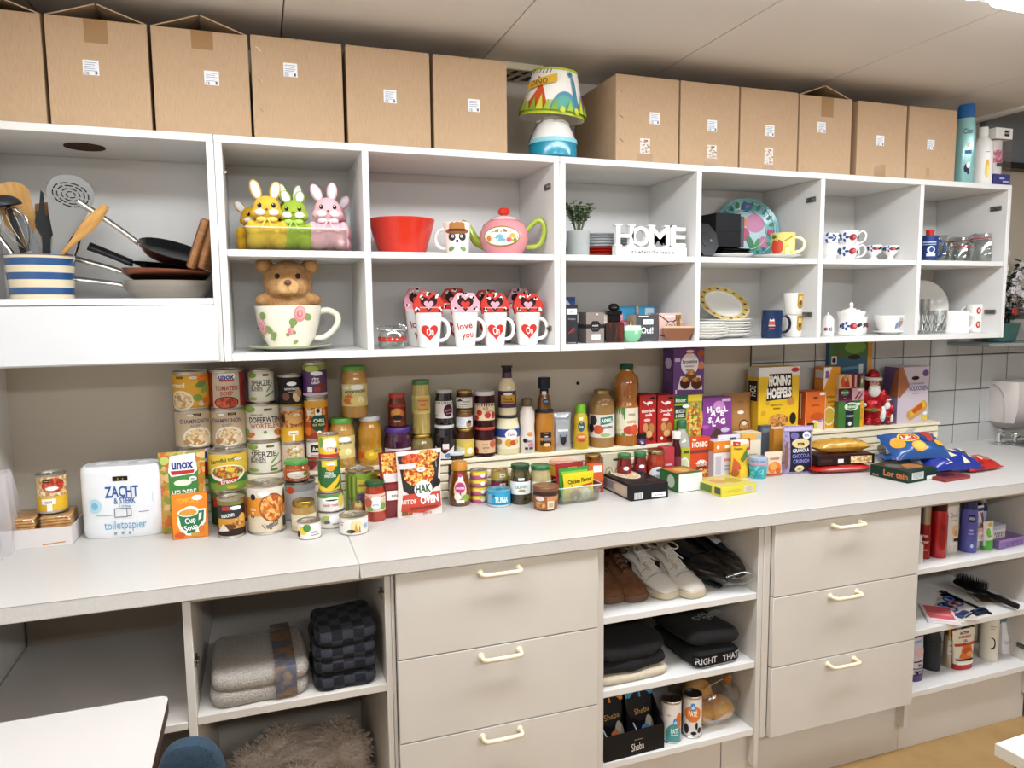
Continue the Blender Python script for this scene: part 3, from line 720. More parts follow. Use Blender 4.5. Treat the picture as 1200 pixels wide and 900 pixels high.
# ================================================================ left wall cupboard: crock of utensils, pans
SZ = 1.5355
x,y,z,r,h = (-0.5106,0.4043,1.5381,0.0764,0.1087)
cx,cy,cr,chh = x,y,r,h
t = thing('utensil_crock','cream crock with broad blue stripes standing in the left cupboard','crock',(x,y,SZ),face_cam(x,y))
mb = MB(); P = [(0,.002),(r*.86,.002),(r*.88,0),(r*.9,.004),(r,h*.97),(r*1.02,h)]
mb.lathe(P,mat('#e8d9b8',.25,coat=.4),36); mb.lathe([(r*1.02,h),(r*.93,h-.001),(r*.84,.008),(0,.008)],mat('#cdbf9f',.3),36); mb.build('body',t)
for k,(a,b) in enumerate(((.10,.26),(.44,.60),(.76,.92))): wrap_label(t,P,h*a,h*b,[],mat('#2f5b93',.25,coat=.4),name='blue_stripe',n=36)
wrap_label(t,P,h*.975,h*.999,[],mat('#6a6f86',.3),name='rim_band',n=36)
def stick_pose(tipu,tipv,ty,bx,by):
    pass
def utensil(name,label,cat,tip,foot,build):
    """tip and foot in world metres; local z runs from foot to tip, local -y faces the camera"""
    f_,t_ = Vector(foot),Vector(tip); d = (t_-f_); L = d.length; d.normalize()
    yv = Vector((CAMP.x-f_.x,CAMP.y-f_.y,0)); yv = -(yv-d*yv.dot(d)).normalized(); xv = yv.cross(d).normalized()
    o = thing(name,label,cat,f_,0); o.rotation_euler = Matrix(((xv.x,yv.x,d.x),(xv.y,yv.y,d.y),(xv.z,yv.z,d.z))).to_euler()
    build(o,L); return o
FT = lambda dx,dy: (cx+dx,cy+dy,SZ+.03)
def flat_blade(o,outline,m,th=.004,name='blade'):
    mb = MB(); mb.prism(outline,-th/2,th/2,m); return mb.build(name,o)
def arcpts(cx_,cz_,rx,rz_,a0,a1,n=12): return [(cx_+rx*math.cos(a0+(a1-a0)*k/n),cz_+rz_*math.sin(a0+(a1-a0)*k/n)) for k in range(n+1)]
def b_spatula(o,L):
    flat_blade(o,[(-.009,0),(.009,0),(.011,L*.45),(.034,L*.62),(.036,L*.9)]+arcpts(0,L*.9,.036,L*.1,0,math.pi,8)[1:-1]+[(-.036,L*.9),(-.034,L*.62),(-.011,L*.45)],WOOD,.006)
utensil('wooden_spatula','broad pale wooden spatula at the back left of the crock','spatula',(-0.5642,0.4,1.8224),FT(-.01,.03),b_spatula)
def b_small(o,L): flat_blade(o,[(-.007,0),(.007,0),(.009,L*.6),(.020,L*.72),(.02,L),(-.014,L*.97),(-.02,L*.72),(-.009,L*.6)],noisy('dark_wood',['#8f5f2c','#a8743a'],12,.55,stretch=(6,6,1)),.006)
utensil('wooden_turner','darker square-ended wooden turner behind the black fork','spatula',(-0.5053,0.43,1.7816),FT(.01,.045),b_small)
def b_ladle(o,L):
    mb = MB(); mb.tube([(0,0,0),(0,0,L*.8),(0,-.004,L*.95)],.006,mat('#2b2d30',.4),8); mb.build('handle',o)
    mb = MB(); q = .042; prof = [(q*math.sin(a),-q*.62*math.cos(a)) for a in [math.pi/2*k/8 for k in range(9)]]
    mb.lathe(prof,mat('#33363a',.35),24,Matrix.Translation((-.012,-.01,L-.01)) @ Matrix.Rotation(math.radians(180),4,'X')); mb.lathe([(a*.94,b*.92) for a,b in prof],mat('#3a3d42',.4),24,Matrix.Translation((-.012,-.01,L-.01)) @ Matrix.Rotation(math.radians(180),4,'X')); mb.build('bowl',o)
utensil('ladle','dark grey plastic ladle hanging over the left rim of the crock','ladle',(-0.563,0.37,1.7711),FT(-.015,-.01),b_ladle)
def b_whisk(o,L):
    mb = MB(); mb.lathe([(0,0),(.009,.004),(.010,L*.4),(.008,L*.46),(0,L*.47)],mat('#7f8387',.35),14); mb.build('handle',o)
    for k in range(5):
        a = math.pi*k/5; mb = MB()
        mb.tube([(.028*math.cos(a)*math.sin(q)**.8 if 0 < q < math.pi else 0,.028*math.sin(a)*(math.sin(q)**.8 if 0 < q < math.pi else 0),L*.46+(L*.54)*((1-math.cos(q/2*1.0))/1.0 if False else math.sin(q/2))) for q in [math.pi*j/8 for j in range(9)]]+[(-.028*math.cos(a)*math.sin(q)**.8 if 0 < q < math.pi else 0,-.028*math.sin(a)*(math.sin(q)**.8 if 0 < q < math.pi else 0),L*.46+(L*.54)*math.sin(q/2)) for q in [math.pi*j/8 for j in range(7,-1,-1)]],.0011,CHROME,5); mb.build('wire',o)
utensil('whisk','steel balloon whisk leaning left at the front of the crock','whisk',(-0.5628,0.365,1.7542),FT(.012,-.012),b_whisk)
def b_fork(o,L):
    m = mat('#23262a',.45)
    flat_blade(o,[(-.007,0),(.007,0),(.009,L*.52),(.026,L*.66),(.028,L*.84),(.021,L*.86),(.018,L*.74),(.013,L*.74),(.011,L*.90),(.003,L*.92),(.001,L*.75),(-.005,L*.75),(-.010,L*.97),(-.017,L),(-.019,L*.78),(-.024,L*.78),(-.026,L*.66),(-.009,L*.52)],m,.005)
utensil('pasta_fork','black nylon pasta fork beside the grey skimmer','fork',(-0.4778,0.39,1.802),FT(.008,-.01),b_fork)
def b_skim(o,L):
    g = mat('#8b8c8a',.38)
    mb = MB(); mb.box(-.015,-.005,0,.015,.005,L*.30,mat('#12a3b8',.35),.003); mb.build('turquoise_grip',o,label='turquoise lower grip')
    flat_blade(o,[(-.013,L*.28),(.013,L*.28),(.018,L*.45),(.040,L*.66),(.052,L*.82)]+arcpts(0,L*.84,.052,L*.16,0,math.pi,12)[1:-1]+[(-.052,L*.82),(-.036,L*.62),(-.018,L*.45)],g,.004)
    mb = MB()
    for k,rr in enumerate((.010,.02,.03,.039)):
        for j in range(4+2*k):
            a0 = 2*math.pi*j/(4+2*k); a1 = a0+1.5*math.pi/(4+2*k)
            pts = [(rr*math.cos(a0+(a1-a0)*q/4),-.0024,L*.83+rr*.72*math.sin(a0+(a1-a0)*q/4)) for q in range(5)]
            mb.tube(pts,.0021,mat('#26282b',.7),5,flat=.3)
    mb.build('slot',o)
utensil('slotted_skimmer','large grey slotted skimmer with a turquoise grip','skimmer',(-0.4167,0.385,1.8413),FT(.022,-.02),b_skim)
def b_spoon(o,L):
    rings = []
    for k in range(15):
        q = k/14; zz = L*q
        wv = .0050+.0005*q if q < .55 else .0055+.0095*math.sin(math.pi*min(1,(q-.55)/.47))**.8
        dv = .0045 if q < .55 else .0045
        rings.append([(wv*math.cos(2*math.pi*j/10),dv*math.sin(2*math.pi*j/10),zz) for j in range(10)])
    mb = MB(); mb.loft(rings,WOOD); mb.build('spoon',o)
utensil('wooden_spoon','wooden spoon leaning right out of the striped crock','spoon',(-0.3484,0.37,1.7687),FT(-.02,-.015),b_spoon)
def b_tongs(o,L):
    for sx in (-1,1):
        mb = MB(); mb.tube([(sx*.012,0,0),(sx*.010,0,L*.5),(sx*.007,0,L*.8),(0,0,L*.93)],.004,CHROME,8,flat=.5); mb.build('arm',o)
    mb = MB(); mb.tube([(.012*math.cos(a),0,L*.98+.016*math.sin(a)) for a in [2*math.pi*k/12 for k in range(12)]],.0016,CHROME,6,closed=True); mb.build('hanging_loop',o)
utensil('tongs','chrome tongs with a wire hanging loop behind the wooden spoon','tongs',(-0.4044,0.41,1.7549),FT(.03,.02),b_tongs)
def b_turner(o,L):
    mb = MB(); mb.tube([(0,0,0),(0,0,L)],.006,CHROME,10,flat=.45); mb.build('handle',o)
utensil('steel_handle','plain steel utensil handle leaning left out of the crock','utensil',(-0.5893,0.37,1.6972),FT(-.005,-.02),b_turner)
def b_greyt(o,L): flat_blade(o,[(-.006,0),(.006,0),(.010,L*.5),(.012,L*.95),(0,L),(-.012,L*.95),(-.010,L*.5)],mat('#76797c',.4),.006)
utensil('grey_scraper','grey plastic scraper between the whisk and the wooden spatula','scraper',(-0.5478,0.4,1.7469),FT(.02,.0),b_greyt)
# pans, stacked
def pan_build(label,c,r,h,outm,inm,hm,ang,tilt=(0,0),hl=.17,hup=.35,rivet=True,hr=.008):
    t = thing('frying_pan',label,'pan',c,0,'pans stacked in the left cupboard'); t.rotation_euler = (tilt[0],tilt[1],ang)
    P = [(0,0),(r*.74,0),(r*.8,.003),(r*.93,h*.55),(r,h),(r*1.008,h+.001)]
    mb = MB(); mb.lathe(P,outm,40); mb.build('body',t)
    mb = MB(); mb.lathe([(r*1.008,h+.001),(r*.985,h),(r*.91,h*.55),(r*.78,.007),(0,.006)],inm,40); mb.build('inner_coating',t)
    mb = MB(); mb.tube([(-r*.97,0,h*.72),(-r*1.06,0,h*.85),(-r-.05,0,h*.85+.05*hup),(-r-hl,0,h*.85+hl*hup)],[hr*.8,hr,hr,hr*1.15],hm,12,flat=.6); mb.build('handle',t)
    if rivet:
        for s in (-.012,.012):
            mb = MB(); mb.ell((-r*.93,s,h*.72),(.003,.005,.005),CHROME,8,6); mb.build('rivet',t)
    return t
SILV = noisy('pan_steel',['#b5aca0','#c6beb3'],4,.3,metal=1.0,stretch=(1,1,12)); COPP = noisy('pan_copper',['#a9634a','#b97459'],6,.32,metal=1.0); NONST = mat('#14161b',.25,coat=.5)
px,py,pz,pr,ph = (-0.2609,0.4785,1.537,0.1445,0.0561)
pr = .112; px = -.222; py = .437
pan_build('wide stainless steel pan at the bottom of the pan stack',(px,py,SZ),pr,.046,SILV,NONST,STEEL,.0,hl=.115,hup=.12)
pan_build('copper coloured pan resting on the stainless pan',(px-.004,py,SZ+.0475),pr*.985,.028,COPP,NONST,STEEL,-.06,(0,math.radians(2)),hl=.13,hup=.25)
pan_build('black-handled frying pan nested between the copper pans',(px+.0,py+.004,SZ+.077),pr*.80,.012,NONST,NONST,mat('#17181a',.4),.04,(0,math.radians(6)),hl=.10,hup=.30,rivet=False,hr=.012)
pan_build('copper frying pan tilted on top of the stack showing its black inside',(px+.012,py+.004,SZ+.106),pr*.80,.026,COPP,NONST,STEEL,.12,(math.radians(19),math.radians(15)),hl=.15,hup=.42)
bw = noisy('board_wood',['#8e5e34','#a06c3e','#b07c4a'],9,.55,stretch=(1,1,14))
for k,(bx,an,lab) in enumerate(((-.151,20,'wooden cutting board leaning on the pan rim, nearer one'),(-.126,17,'wooden cutting board leaning behind the other board by the divider'))):
    t = thing('cutting_board',lab,'cutting board',(bx,.40+.012*k,SZ+.0775),0,'wooden cutting boards'); t.rotation_euler = (0,math.radians(an),math.radians(-14))
    mb = MB(); mb.box(-.009,-.055,0,.009,.055,.135-.01*k,bw,.004); mb.build('board',t)
    mb = MB(); mb.box(-.0095,-.0555,.004,-.006,-.048,.13-.01*k,mat('#6f4626',.6),.001); mb.build('groove',t)
# ================================================================ compartments of the wall cupboards
S1,S0 = ZM+.0005,ZB0+.0005
# ---- plush rabbits in a clear tray
bx0,by0 = (0.104,0.33,1.6673)[:2]
RX = (-0.0229,0.31,1.6635)[0]; RX1 = (0.2368,0.31,1.6681)[0]
t = thing('clear_tray','clear plastic display tray holding the plush rabbits','tray',((RX+RX1)/2,.385,S1))
W = (RX1-RX)/2; mb = MB(); H = .06
cl = clear('tray_plastic','#f7f8f6',.16)
for b in ((-W,-.075,0,W,-.0735,H),(-W,.0735,0,W,.075,H),(-W,-.0735,0,-W+.0015,.0735,H),(W-.0015,-.0735,0,W,.0735,H),(-W,-.0735,0,W,.0735,.0012)): mb.box(*b,cl)
mb.build('tray',t)
mb = MB(); mb.tube([(-W,-.075,H),(W,-.075,H),(W,.075,H),(-W,.075,H)],.0014,frosted('tray_edge','#ffffff',.55),6,closed=True); mb.build('rim',t)
def rabbit(x,y,cols,label,ears,rz,sc=1.0,lean=0,z=0.0):
    base,pale = cols
    t = thing('plush_rabbit',label,'plush toy',(x,y,S1+.0018+z),rz,'plush rabbits in the clear tray'); t.scale = (sc,)*3; t.rotation_euler = (0,math.radians(lean),rz)
    pm = noisy('plush'+base,[base,base],90,.9,bump=.5,bscale=500)
    pl = noisy('plush'+pale,[pale,pale],90,.9,bump=.5,bscale=500)
    mb = MB()
    mb.ell((0,0,.045),(.046,.040,.046),pm); mb.ell((-.03,-.022,.022),(.026,.026,.022),pm); mb.ell((.03,-.022,.022),(.026,.026,.022),pm)
    mb.ell((0,-.004,.085),(.026,.024,.022),pm); mb.ell((0,-.006,.112),(.037,.034,.034),pm); mb.ell((-.026,-.012,.099),(.016,.018,.014),pm); mb.ell((.026,-.012,.099),(.016,.018,.014),pm)
    mb.ell((-.040,-.02,.055),(.015,.018,.026),pm); mb.ell((.040,-.02,.055),(.015,.018,.026),pm)
    mb.build('body',t,remesh=.0035)
    for (ex,ez,ang,ln) in ears:
        M = Matrix.Translation((ex,0,ez)) @ Matrix.Rotation(math.radians(ang),4,'Y')
        mb = MB(); mb.ell((0,0,ln/2),(.0145,.006,ln/2),pm,12,8,M); e = mb.build('ear',t)
        mb = MB(); mb.ell((0,-.0032,ln/2),(.0112,.0045,ln*.44),mat('#e6e6ee',.9),12,8,M); mb.build('inner_ear',e)
    for sx in (-1,1):
        mb = MB(); mb.ell((sx*.0175,-.0365,.117),(.0055,.003,.0062),mat('#1b1210',.1,coat=1),12,8); e = mb.build('eye',t)
        mb = MB(); mb.ell((sx*.0175-.0015,-.0393,.1195),(.0014,.001,.0014),'#ffffff',8,6); mb.build('eye_glint',e)
        mb = MB(); mb.ell((sx*.017,-.033,.099),(.0135,.010,.0095),mat('#f0eeee',.95),12,8); mb.build('cheek',t)
    mb = MB(); mb.ell((0,-.0405,.106),(.0038,.0025,.0028),mat('#8a5a56',.4),8,6); mb.build('nose',t)
    mb = MB(); bm_ = mat(pale,.5)
    for sx in (-1,1): mb.ell((sx*.014,-.034,.081),(.013,.004,.007),bm_,10,6,None); mb.tube([(sx*.003,-.037,.08),(sx*.010,-.043,.066),(sx*.014,-.044,.055)],.0025,bm_,6,flat=.4)
    mb.ell((0,-.037,.081),(.004,.004,.004),bm_,8,6); mb.build('bow',t)
EU = [(-.020,.135,-16,.055),(.016,.136,14,.050)]
rx = lambda u: (0.104,0.33,1.6673)[0] + (u-347)*.00238
rabbit(rx(318),.365,('#e6c040','#efd060'),'yellow plush rabbit at the left front of the clear tray',EU,-.05)
rabbit(rx(347),.362,('#a3bf3c','#b0d35c'),'green plush rabbit in the middle front of the clear tray',[(-.014,.136,-24,.040),(.014,.136,10,.036)],-.12,.94)
rabbit(rx(384),.358,('#eebcc4','#f3c9d0'),'pink plush rabbit at the right front of the clear tray',[(-.018,.136,-24,.050),(.012,.138,4,.050)],-.05)
rabbit(rx(302),.428,('#d9a81c','#efc93e'),'yellow plush rabbit tucked behind the front yellow one',[(-.022,.125,-40,.045),(.014,.13,0,.03)],.15,.86)
rabbit(rx(343)+.004,.430,('#86a51c','#9cc93a'),'green plush rabbit behind with tall white ears',[(-.016,.136,-8,.056),(.012,.136,14,.055)],0,1.0)
rabbit(rx(392),.425,('#e3a3ae','#f0bcc4'),'pink plush rabbit behind with folded ears',[(-.004,.134,8,.036),(.022,.128,35,.044)],-.2,.98)
# ---- teddy bear in a giant teacup
x,y,z,r,h = (0.0806,0.4257,1.3997,0.0907,0.1084)
t = thing('planter_saucer','cream saucer under the giant rose teacup','saucer',(x,y,S0),0)
plate_parts(t,r*1.27,.013,PORC,mat('#9fae7a',.3))
h = h+.004; cupz = S0+.009
t = thing('teacup_planter','giant cream teacup with pink roses holding the teddy bear','cup',(x,y,cupz),face_cam(x,y))
P = [(0,.001),(r*.58,.001),(r*.6,0),(r*.62,.003),(r*.78,h*.22),(r*.92,h*.55),(r*.985,h*.85),(r,h),(r*.985,h+.0015)]
crm = mat('#ece6d3',.2,coat=.5)
mb = MB(); mb.lathe(P,crm,40); mb.lathe([(r*.985,h+.0015),(r*.955,h*.9),(r*.88,h*.5),(r*.6,.01),(0,.009)],crm,40); mb.build('body',t)
mb = MB(); mb.tube([(r*.93,0,h*.86),(r*1.18,0,h*.9),(r*1.45,0,h*.8),(r*1.5,0,h*.6),(r*1.33,0,h*.38),(r*1.05,0,h*.22),(r*.76,0,h*.2)],[.008,.0085,.009,.009,.0085,.008,.007],crm,10); mb.build('handle',t)
rose = lambda s,q,k: [('E',s-.16*k,q-.16*k,.10*k,.08*k,'#7f9a5a',.6),('E',s+.2*k,q-.06*k,.12*k,.07*k,'#8aa564',-.4),('E',s+.1*k,q+.2*k,.1*k,.07*k,'#7f9a5a',.4),('E',s,q,.15*k,.16*k,'#d98f93'),('E',s+.01,q+.02*k,.115*k,.12*k,'#e5adac'),('E',s-.01,q,.075*k,.08*k,'#cf7b82'),('E',s,q+.01*k,.04*k,.045*k,'#e3a6a8')]
wrap_label(t,P,h*.05,h*.98,rose(.35,.82,1.3)+rose(-1.0,.5,1.4)+rose(.05,.38,.6)+[('E',-.55,.28,.12,.07,'#7f9a5a',.5),('E',-.62,.18,.1,.06,'#8aa564',-.2),('E',.25,.08,.1,.05,'#8aa564',.3),('E',-1.2,.85,.03,.1,'#8aa564')],None,name='painted_decor')
hb = .043; fur = noisy('bear_fur',['#b5834f','#c49460','#d0a775'],60,.95,bump=.9,bscale=420)
t = thing('teddy_bear','light brown teddy bear sitting in the giant teacup','plush toy',(x+.002,y,cupz+.02),face_cam(x,y))
mb = MB(); zz = h-.02
mb.ell((0,.0,zz+.0),(.062,.05,.045),fur); mb.ell((0,-.008,zz+.068),(.067,.056,.058),fur,20,14); mb.ell((-.02,-.03,zz+.052),(.034,.03,.03),fur); mb.ell((.02,-.03,zz+.052),(.034,.03,.03),fur)
mb.ell((-.060,-.004,zz+.018),(.030,.026,.020),fur); mb.ell((.060,-.004,zz+.018),(.030,.026,.020),fur)
for sx in (-1,1): mb.ell((sx*.062,0,zz+.112),(.026,.014,.022),fur)
mb.build('body',t,remesh=.004)
pale = noisy('bear_muzzle',['#d3a468','#e0b67c'],60,.95,bump=.8,bscale=420)
mb = MB(); mb.ell((0,-.056,zz+.052),(.030,.024,.026),pale); mb.ell((-.011,-.063,zz+.044),(.016,.016,.014),pale); mb.ell((.011,-.063,zz+.044),(.016,.016,.014),pale); mb.build('muzzle',t,remesh=.003)
for sx in (-1,1):
    mb = MB(); mb.ell((sx*.027,-.059,zz+.082),(.0072,.005,.0076),mat('#2a160c',.1,coat=1),12,8); mb.build('eye',t)
    mb = MB(); mb.ell((sx*.063,-.012,zz+.112),(.017,.008,.014),pale,12,8); mb.build('inner_ear',t)
mb = MB(); mb.ell((0,-.081,zz+.064),(.010,.007,.0075),mat('#7b4638',.4),12,8); mb.tube([(0,-.081,zz+.058),(0,-.082,zz+.046)],.0012,'#6b3d2c',5); mb.build('nose',t)
# ---- red bowl, raccoon mug, teapot
x,y,z,r,h = (0.4061,0.4093,1.664,0.096,0.1006)
t = thing('bowl','large plain red bowl at the left of its shelf','bowl',(x,y,S1))
red = mat('#d8301c',.3,coat=.25)
mb = MB(); mb.lathe([(0,.001),(r*.66,.001),(r*.68,0),(r*.72,h*.1),(r*.86,h*.5),(r*.985,h*.95),(r,h-.002),(r,h),(r*.975,h),(r*.83,h*.5),(r*.66,.006),(0,.006)],red,44); mb.build('body',t)
x,y,z,r,h = (0.5612,0.3688,1.663,0.0401,0.0919)
t = thing('mug','white mug printed with an animal face in a brown hat','mug',(x,y,S1),face_cam(x,y)); r *= 1.0
mug_parts(t,r,h,PORC,[('E',0,.52,.80,.30,'#d8d2c4'),('E',0,.42,.62,.26,'#f3f0e8'),('E',-.42,.52,.30,.13,'#3d3a40'),('E',.42,.52,.30,.13,'#3d3a40'),('E',-.34,.54,.10,.05,'#f6f4ef'),('E',.34,.54,.10,.05,'#f6f4ef'),('E',-.34,.54,.05,.035,'#1d1410'),('E',.34,.54,.05,.035,'#1d1410'),('E',0,.38,.11,.05,'#241a18'),('E',0,.24,.12,.05,'#c9354a'),('E',-.5,.14,.28,.07,'#6e9a4c',.4),('E',.5,.14,.28,.07,'#6e9a4c',-.4),('E',0,.2,.18,.1,'#f3f0e8'),
    ('E',0,.70,.95,.10,'#8f5a2a'),('P',[(-.62,.70),(.62,.70),(.55,.95),(.2,1.0),(-.2,1.0),(-.55,.95)],'#b27534'),('R',-.62,.70,.62,.77,'#4a2c1c')],hand=math.pi,taper=.82,lz=(.03,1.0))
x,y,z,r,h = (0.716,0.3964,1.6623,0.0754,0.1232)
pk = mat('#e3949b',.2,coat=.5); gr = mat('#a4b93c',.2,coat=.5); h = h*.93
t = thing('teapot','pink round teapot with green spout and handle and red knob','teapot',(x,y,S1),face_cam(x,y)-.12)
P = [(0,.001),(r*.62,.001),(r*.66,0),(r*.68,.004),(r*.9,h*.2),(r,h*.42),(r*.98,h*.6),(r*.84,h*.82),(r*.6,h*.93),(r*.55,h*.94)]
mb = MB(); mb.lathe(P,pk,40); mb.build('body',t)
mb = MB(); mb.lathe([(r*.57,h*.935),(r*.53,h*.97),(r*.34,h*1.03),(r*.12,h*1.06),(0,h*1.065)],mat('#efc9c9',.2,coat=.5),30); lo = mb.build('lid',t)
mb = MB(); mb.lathe([(r*.12,h*1.055),(r*.13,h*1.07),(r*.24,h*1.11),(r*.25,h*1.18),(r*.18,h*1.25),(0,h*1.27)],red,20); mb.build('knob',lo,label='red lid knob')
mb = MB(); mb.tube([(-r*.8,0,h*.32),(-r*1.15,0,h*.42),(-r*1.3,0,h*.62),(-r*1.48,0,h*.84),(-r*1.72,0,h*.93)],[.019,.015,.011,.008,.007],gr,12); mb.build('spout',t,label='green spout')
mb = MB(); mb.tube([(r*.9,0,h*.66),(r*1.25,0,h*.88),(r*1.5,0,h*.9),(r*1.63,0,h*.68),(r*1.55,0,h*.42),(r*1.35,0,h*.25),(r*.9,0,h*.22)],[.007,.0075,.008,.008,.008,.008,.007],gr,10); mb.build('handle',t,label='green handle')
dec = [('E',0,.55,.78,.36,'#9a7a3c'),('E',0,.55,.73,.31,'#f0ead8'),('E',-.05,.5,.16,.12,'#6fb2c4'),('E',.1,.42,.08,.05,'#6fb2c4'),('E',.45,.52,.14,.14,'#e3a53a'),('E',.3,.42,.1,.08,'#d8627a'),('E',-.5,.48,.1,.12,'#c98a3a'),('E',.55,.42,.08,.07,'#7ea04c'),('T',-.05,.72,.07,'tea for friends','#6a5a54',.8)]
dec += [('R',-1.5+.3*k,.0,-1.495+.3*k,1,'#f0bcc0') for k in range(11)]
wrap_label(t,P,h*.06,h*.8,dec[-11:]+dec[:-11],None,name='painted_panel')
# ---- love mugs with card toppers
cardr,cardp = mat('#cf2f1f',.4),mat('#e8a3b5',.4)
def lovemug(u0,u1,vb,vt,yy,label,txt,pink):
    pass
def love(D,label,txt,pink,handle=True):
    x,y,z,r,h = D; z = S0
    t = thing('gift_mug',label,'mug',(x,y,z),face_cam(x,y)*.6,'white love mugs with heart card toppers')
    if txt: dec = [('T',-.12,.62,.20,'love','#c42a22',1.3,.15),('T',.1,.36,.20,'you','#c42a22',1.1,.15)]
    else: dec = [('H',0,.45,.28,'#cf2b20'),('T',.02,.46,.22,'On','#f1e6e0',.6,.1),('E',-.1,.78,.16,.10,'#d8b3ac'),('E',-.1,.78,.13,.08,'#f0ede6'),('E',-.5,.75,.02,.012,'#c98'),('E',.5,.72,.02,.012,'#c98'),('E',.4,.16,.02,.012,'#c98')]
    dec = [tuple('#cc9988' if q == '#c98' else q for q in d) for d in dec]
    mug_parts(t,r,h,PORC,dec,hand=-.25,taper=.74,lz=(.0,1.0),handle=handle,hs=.9)
    fr,inn = (cardp,cardr) if pink else (cardr,cardp)
    o8 = [(-.95*r,0),(.95*r,0),(1.12*r,.22*h),(1.05*r,.36*h),(.62*r,.62*h),(-.62*r,.62*h),(-1.05*r,.36*h),(-1.12*r,.22*h)]
    M = Matrix.Translation((0,-r*.45,h-.004))
    mb = MB(); mb.prism(o8,0,.0012,fr,M); mb.prism(o8,r*.9,r*.9+.0012,cardr,M)
    mb.box(-1.0*r,.0012,0,-.99*r,r*.9,.40*h,cardr,M=M); mb.box(.99*r,.0012,0,1.0*r,r*.9,.40*h,cardr,M=M)
    c = mb.build('card_topper',t)
    d = [('H',0,.5,.42,'#3a1414'),('R',-.62,.28,.62,.33,'#c9a4a4'),('H',0,.44,.24,'#e3a0b2' if not pink else '#cf2b20')]
    rnd = random.Random(int(x*1000))
    for (a,b) in ((0,.93),(-.82,.22),(.82,.22),(-.5,.8),(.5,.8)):
        for k in range(5): d.append(('E',a*.95+rnd.uniform(-.13,.13),b+rnd.uniform(-.07,.07),.09,.05,['#f2efea','#1f1c1c','#f2efea'][k % 3],rnd.uniform(0,3)))
    flat_print(c,(0,-r*.45-.0003,h-.004),(1.05*r,0,0),(0,0,.62*h),(0,-1,0),d,'heart_window')
love((0.4673,0.3539,1.3855,0.0398,0.0998),'white mug with red heart print, leftmost of the front love mugs',False,False)
love((0.5769,0.3538,1.3849,0.0392,0.099),'white mug lettered love you with a pink heart card',True,True)
love((0.6686,0.3537,1.3824,0.0385,0.098),'white mug with red heart print between the lettered mug and the rightmost one',False,False)
love((0.7749,0.3559,1.382,0.0405,0.097),'white mug with red heart print, rightmost of the front love mugs',False,False)
love((0.4573,0.4569,1.383,0.0377,0.1094),'love mug behind the leftmost heart mug, its pink card showing',True,True)
love((0.5726,0.4673,1.382,0.0385,0.1091),'love mug behind the lettered mug, its red card showing',False,False)
love((0.6824,0.4762,1.3812,0.0379,0.1061),'love mug half hidden behind the third heart mug',False,False)
love((0.7935,0.4851,1.3778,0.0373,0.1082),'love mug half hidden behind the rightmost heart mug',False,True)
# ---- small clip jar with hearts
x,y,z,r,h = (0.359,0.3485,1.3863,0.0391,0.067)
t = thing('clip_jar','small clear clip-top jar with a red heart band','jar',(x,y,S0),face_cam(x,y))
G = clear('jar_glass','#f2f5f3',.22)
def glass_jar(t,r,h,band='#c8342c',lidr=1.02,dec=None):
    P = [(0,0),(r*.88,0),(r*.98,.003),(r,h*.12),(r,h*.62),(r*.86,h*.74),(r*.84,h*.78)]
    mb = MB(); mb.lathe(P,G,30); mb.lathe([(0,.004),(r*.86,.004),(r*.95,h*.1),(r*.95,h*.62),(r*.82,h*.74)],G,30); mb.build('glass_body',t)
    mb = MB(); mb.lathe([(r*.84,h*.785),(r*.9,h*.785),(r*.9,h*.815),(r*.84,h*.815)],mat(band,.5),30); mb.build('rubber_seal',t)
    mb = MB(); mb.lathe([(r*.88,h*.82),(r*.93,h*.84),(r*.9,h*.93),(r*.7,h*.96),(0,h*.965)],G,30); mb.build('glass_lid',t)
    mb = MB(); mb.tube([(r*.9*math.cos(a),r*.9*math.sin(a),h*.74) for a in [2*math.pi*k/20 for k in range(20)]],.0011,CHROME,5,closed=True)
    for s in (-1,1): mb.tube([(s*r*.92,-.004,h*.72),(s*r*1.05,-.004,h*.86),(s*r*.9,0,h*.95),(s*r*.5,0,h)],.0012,CHROME,6)
    mb.tube([(0,-r*.9,h*.76),(0,-r*1.03,h*.84),(0,-r*.9,h*.92)],.0014,CHROME,6); mb.build('wire_clip',t)
    if dec: wrap_label(t,P,h*.15,h*.62,dec,None,name='heart_print')
glass_jar(t,r,h,'#d9d4cc',dec=[('R',-1.5,.34,1.5,.5,'#c3281f')]+[('H',-1.4+.4*k,.62,.22,'#c3281f') for k in range(8)])
